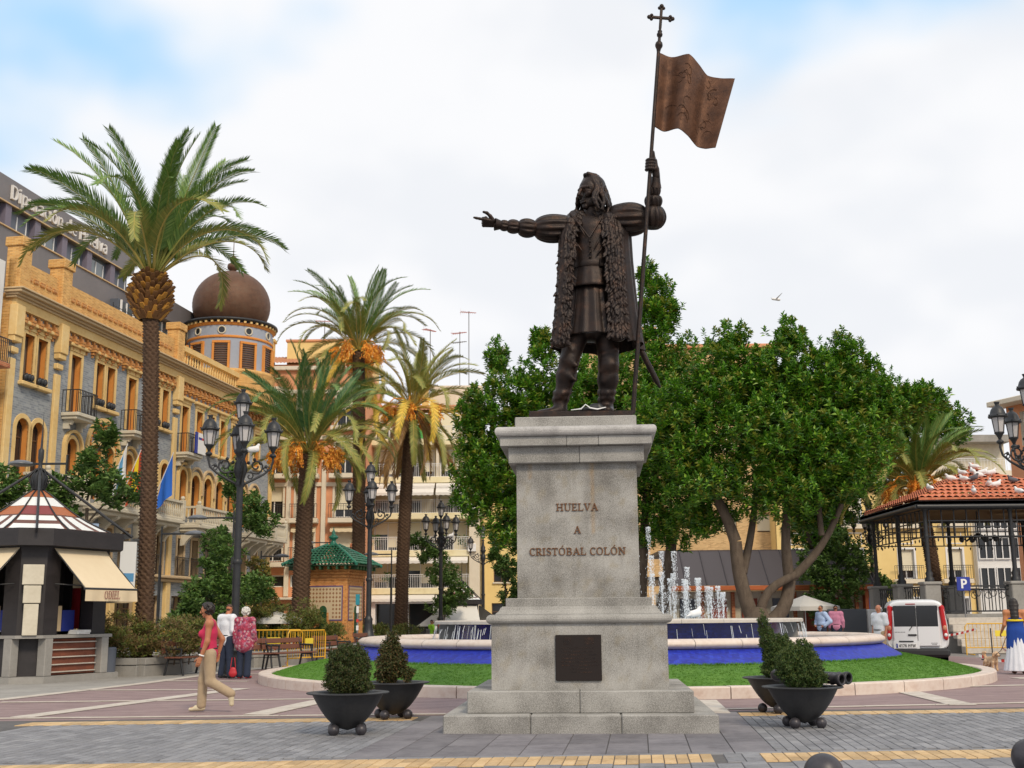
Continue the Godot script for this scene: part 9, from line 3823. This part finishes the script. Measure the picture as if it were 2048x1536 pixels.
func build_people() -> void:
	mottled("hair_dark",[Color(0.008,0.006,0.006),Color(0.025,0.017,0.015)],0.2,0.5,0.05,0.2,0.3,0.0,128,170)
	mat("hair_brown",lin(0.07,0.035,0.02),0.6)
	mat("hair_white",lin(0.6,0.58,0.54),0.7)
	mat("hair_grey",lin(0.3,0.28,0.26),0.7)
	var cl := func(called: String,c: Color) -> StandardMaterial3D:
		var m := mottled(called,[c * 0.88,c,c * 1.08],0.5,0.9,0.01,0.06,0.2,0.6,128,called.hash() % 99)
		m.uv1_world_triplanar = false
		return m
	var pink: Material = cl.call("cloth_pink",Color(0.55,0.025,0.09))
	var beige: Material = cl.call("cloth_beige",Color(0.42,0.32,0.21))
	var white: Material = cl.call("cloth_white",Color(0.74,0.76,0.82))
	var navy: Material = cl.call("cloth_navy",Color(0.02,0.03,0.06))
	var blue: Material = cl.call("cloth_pale_blue",Color(0.42,0.55,0.8))
	var rose: Material = cl.call("cloth_rose",Color(0.62,0.25,0.4))
	var royal: Material = cl.call("cloth_royal",Color(0.012,0.06,0.32))
	var vest := mat("cloth_vest",lin(0.4,0.8,0.05),0.8)
	var coral := mat("cloth_coral",lin(0.6,0.12,0.1),0.8)
	var cream := mat("shoe_cream",lin(0.6,0.52,0.36),0.6)
	var redshoe := mat("shoe_red",lin(0.45,0.02,0.03),0.5)
	# floral print: petals of several colours, a dye in the cloth
	var W := 128
	var im := Image.create(W,W,false,Image.FORMAT_RGB8)
	im.fill(lin(0.3,0.03,0.07))
	var r := RandomNumberGenerator.new()
	r.seed = 5
	for k in 170:
		var c: Color = [lin(0.55,0.05,0.1),lin(0.6,0.5,0.5),lin(0.08,0.03,0.08),lin(0.35,0.2,0.3),lin(0.5,0.1,0.15)][r.randi() % 5]
		var x := r.randi() % W
		var y := r.randi() % W
		for q in 5:
			var a := TAU * q / 5.0 + k
			im.fill_rect(Rect2i(posmod(x + int(cos(a) * 4.0),W - 4),posmod(y + int(sin(a) * 4.0),W - 4),3,4),c)
	var flo := mat("cloth_floral",Color.WHITE,0.85)
	flo.albedo_texture = ImageTexture.create_from_image(im)
	flo.uv1_triplanar = true
	flo.uv1_scale = Vector3.ONE * 1.6
	var V := func(x,y,z): return Vector3(x,y,z)
	# walking woman: near leg trails, far leg planted
	var w := person("woman in a pink sleeveless top and beige trousers walking left",V.call(-4.75,0.0,-18.75),deg_to_rad(-90),{"h": 1.66,"top": pink,"pants": beige,"shoes": cream,"hair": "curly","bust": 0.052,"long": 1.0,"nod": 0.12,"hem": 0.062,"loose": 0.012,"skin": Color(0.42,0.17,0.085),"pose": {
		"hr": V.call(-0.09,0.89,0.02),"kr": V.call(-0.09,0.48,0.1),"ar": V.call(-0.09,0.09,0.11),"tr": V.call(-0.1,0.035,0.28),
		"hl": V.call(0.09,0.89,-0.03),"kl": V.call(0.09,0.47,-0.06),"al": V.call(0.09,0.28,-0.4),"tl": V.call(0.09,0.12,-0.41),
		"sl": V.call(0.175,1.37,-0.03),"el": V.call(0.22,1.09,-0.02),"wl": V.call(0.23,0.85,0.07),"sr": V.call(-0.175,1.37,0.01),"er": V.call(-0.23,1.12,-0.15),"wr": V.call(-0.22,0.9,-0.1),"hd": V.call(0,1.575,0.07),"ne": V.call(0,1.42,0.01)}})
	var wt := MB.new()
	ring(V.call(0.229,0.88,0.06),V.call(0.04,-0.95,0.3).normalized(),0.036,0.012,wt)
	obj("wristwatch",wt,M.white_paint,w)
	# the couple with their backs to the camera
	person("man in a white shirt and dark trousers, back turned, beside the floral blouse",V.call(-6.98,0.0,-29.2),deg_to_rad(148),{"h": 1.76,"top": white,"sleeve": 1.0,"pants": navy,"hair": "short","hair_mat": M.hair_brown,"look": 0.35,"fat": 1.08,"loose": 0.026,"skin": Color(0.46,0.17,0.09),"pose": {"hd": V.call(0.0,1.585,0.06),"wl": V.call(0.16,1.0,0.2),"wr": V.call(-0.18,0.98,0.2),"al": V.call(0.14,0.09,-0.02),"ar": V.call(-0.13,0.09,0.0)}})
	var fw := person("white-haired woman in a red floral blouse and red shoes, back turned",V.call(-6.5,0.0,-29.0),deg_to_rad(168),{"h": 1.68,"tunic": flo,"sleeve": 1.0,"pants": navy,"hair": "bob","hair_mat": M.hair_white,"shoes": redshoe,"look": 0.3,"fat": 1.16,"hem": 0.075,"skin": Color(0.48,0.24,0.16),"pose": {"wr": V.call(-0.24,0.9,0.08),"wl": V.call(0.25,0.85,0.02)}})
	var bag := thing("handbag","small red handbag held low beside the floral blouse","bag",V.call(-6.72,0.0,-28.85))
	obj("bag_body",blob([[V.call(0,0.2,0),V.call(0,0.14,0),0.08,0.1,V.call(1,1,0.5)]],0.012,0.02),redshoe,bag)
	var hd := MB.new()
	hd.tube([V.call(-0.06,0.26,0),V.call(-0.03,0.5,0),V.call(0.03,0.5,0),V.call(0.06,0.26,0)],0.01,5)
	obj("strap",hd,redshoe,bag)
	# men behind the fountain at the right
	var bm := person("man in a pale blue shirt and sunglasses behind the fountain rim",V.call(11.8,0.0,-46.0),deg_to_rad(-62),{"h": 1.74,"top": blue,"sleeve": 1.0,"pants": navy,"fat": 1.15,"loose": 0.03,"skin": Color(0.42,0.17,0.09),"pose": {"el": V.call(0.36,1.12,-0.1),"wl": V.call(0.2,0.96,0.06),"er": V.call(-0.33,1.12,-0.06),"wr": V.call(-0.2,0.98,0.1)}})
	var gs := MB.new()
	gs.t = Transform3D(Basis.IDENTITY.scaled(Vector3.ONE * 0.228),V.call(0,1.585,0.02))
	gs.bx(-0.22,0.0,0.27,-0.03,0.1,0.32)
	gs.bx(0.03,0.0,0.27,0.22,0.1,0.32)
	gs.bx(-0.33,0.07,-0.1,-0.31,0.1,0.3)
	gs.bx(0.31,0.07,-0.1,0.33,0.1,0.3)
	gs.bx(-0.33,0.08,0.29,0.33,0.11,0.31)
	obj("sunglasses",gs,M.black_paint,bm)
	person("man in a rose shirt with his back turned behind the fountain",V.call(12.9,0.0,-48.0),deg_to_rad(165),{"h": 1.76,"top": rose,"sleeve": 1.0,"pants": navy,"hair": "short","fat": 1.15,"loose": 0.03,"skin": Color(0.3,0.13,0.08)})
	person("elderly man in a white shirt and tan trousers beside the van",V.call(10.45,0.0,-34.3),deg_to_rad(-58),{"h": 1.66,"top": white,"sleeve": 0.6,"pants": beige,"hair": "bald","hair_mat": M.hair_white,"fat": 1.12,"loose": 0.03,"nod": 0.15,"skin": Color(0.46,0.19,0.11)})
	# woman with the dog at the right edge
	var rw := person("woman with long dark hair, blue wrap and white pleated skirt at the right edge",V.call(11.82,0.0,-28.3),deg_to_rad(160),{"h": 1.74,"skirt": white,"hair": "long","shoes": M.bench_wood,"skin": Color(0.5,0.2,0.09),"pose": {"wl": V.call(0.3,0.95,0.12),"wr": V.call(-0.26,0.9,0.1)}})
	obj("wrap",blob([[V.call(0,1.2,0),V.call(0,0.95,0),0.145,0.16,V.call(1.2,1,0.85)],[V.call(0,0.95,0),V.call(0.02,0.62,0),0.16,0.17,V.call(1.25,1,0.95)],[V.call(-0.1,0.9,0),V.call(-0.16,0.55,0.02),0.13,0.1]],0.017,0.03),royal,rw)
	var sash := MB.new()
	ring(V.call(0,1.2,0),Vector3.UP,0.15,0.025,sash,1.15)
	obj("gold_band",sash,M.flag_yellow,rw)
	# dog: small, long-haired, seen from behind at three quarters
	var D := thing("dog","small tan long-haired dog on a lead at the right","dog",V.call(11.85,0.0,-30.0),deg_to_rad(15))
	var dp := []
	var A := func(a,b,ra,rb,sc := Vector3.ONE): dp.append([a,b,ra,rb,sc])
	A.call(V.call(0,0.26,0.12),V.call(0,0.25,-0.14),0.095,0.08,V.call(0.9,1.05,1))
	A.call(V.call(0,0.28,0.14),V.call(0,0.38,0.2),0.07,0.055)
	A.call(V.call(0,0.4,0.22),V.call(0,0.41,0.22),0.065,0.065)
	A.call(V.call(0,0.39,0.26),V.call(0,0.37,0.33),0.038,0.028)
	A.call(V.call(0,0.3,-0.2),V.call(0,0.42,-0.27),0.035,0.04)
	A.call(V.call(0,0.42,-0.27),V.call(0,0.44,-0.2),0.04,0.03)
	for s in [-1,1]:
		A.call(V.call(s * 0.06,0.42,0.2),V.call(s * 0.085,0.36,0.2),0.03,0.022)
		A.call(V.call(s * 0.055,0.22,0.13),V.call(s * 0.055,0.1,0.12),0.042,0.03)
		A.call(V.call(s * 0.055,0.1,0.12),V.call(s * 0.055,0.02,0.14),0.03,0.03)
		A.call(V.call(s * 0.06,0.22,-0.12),V.call(s * 0.06,0.16,-0.08),0.06,0.04)
		A.call(V.call(s * 0.06,0.16,-0.08),V.call(s * 0.06,0.1,-0.17),0.04,0.028)
		A.call(V.call(s * 0.06,0.1,-0.17),V.call(s * 0.06,0.02,-0.15),0.028,0.03)
	for k in 60:
		var z := r.randf_range(-0.2,0.18)
		var sd := r.randf_range(-1.0,1.0)
		var p: Vector3 = V.call(sd * 0.09,0.26 - absf(sd) * 0.06,z)
		A.call(p,p + V.call(sd * 0.02,-0.08,-0.02),0.022,0.012)
	obj("body",blob(dp,0.012,0.02),mottled("dog_fur",[Color(0.4,0.17,0.06),Color(0.6,0.4,0.24),Color(0.66,0.56,0.44)],0.4,0.9,0.03,0.12,0.3,0.0,128,175),D)
	var ds := MB.new()
	ds.ball(V.call(0,0.378,0.36),0.013,8,6)
	for s in [-1,1]: ds.ball(V.call(s * 0.03,0.425,0.275),0.009,8,6)
	obj("nose_and_eyes",ds,M.black_paint,D)
	var ld := thing("dog_lead","thin dark lead from the woman's hand to the dog","lead",V.call(11.78,0.36,-29.9))
	var lm := MB.new()
	lm.tube([V.call(0.08,0.0,0.1),V.call(0.1,0.15,0.5),V.call(0.06,0.5,1.0)],0.008,5)
	obj("strap",lm,M.bench_wood,ld)
	# two people seated on the far side of the fountain
	var seat := {"hl": V.call(0.09,0.5,0),"hr": V.call(-0.09,0.5,0),"kl": V.call(0.1,0.5,0.42),"kr": V.call(-0.1,0.5,0.42),"al": V.call(0.1,0.09,0.42),"ar": V.call(-0.1,0.09,0.42),"tl": V.call(0.11,0.035,0.58),"tr": V.call(-0.11,0.035,0.58),"wa": V.call(0,0.6,0),"ch": V.call(0,0.82,0.02),"sl": V.call(0.18,0.98,0.02),"sr": V.call(-0.18,0.98,0.02),"el": V.call(0.24,0.72,0.08),"er": V.call(-0.24,0.72,0.08),"wl": V.call(0.16,0.6,0.3),"wr": V.call(-0.16,0.6,0.3),"ne": V.call(0,1.02,0.02),"hd": V.call(0,1.185,0.06)}
	for q in [[-4.15,"person in a yellow-green vest seated behind the fountain rim",vest],[-3.65,"person in a coral top seated behind the fountain rim",coral]]:
		person(q[1],V.call(q[0],0.0,-60.0),deg_to_rad(120),{"top": q[2],"sleeve": 0.5,"pants": navy,"pose": seat})
		var ch := thing("cafe_chair","metal cafe chair under the " + ("yellow-green vest" if q[0] < -4.0 else "coral top"),"chair",V.call(q[0],0.0,-60.0),deg_to_rad(120),"cafe chairs behind the fountain")
		var st := MB.new()
		st.cbox(V.call(0,0.4,0.12),V.call(0.42,0.03,0.42),0.01)
		obj("seat",st,M.antenna_grey,ch)
		var bk := MB.new()
		bk.cbox(V.call(0,0.7,-0.17),V.call(0.4,0.3,0.03),0.01)
		obj("backrest",bk,M.antenna_grey,ch)
		for e in [[-0.19,-0.12],[0.19,-0.12],[-0.19,0.3],[0.19,0.3]]:
			var lg := MB.new()
			lg.tube([V.call(e[0],0.0,e[1]),V.call(e[0],0.4 if e[1] > 0 else 0.85,e[1] if e[1] > 0 else e[1] - 0.05)],0.014,6)
			obj("leg",lg,M.antenna_grey,ch)
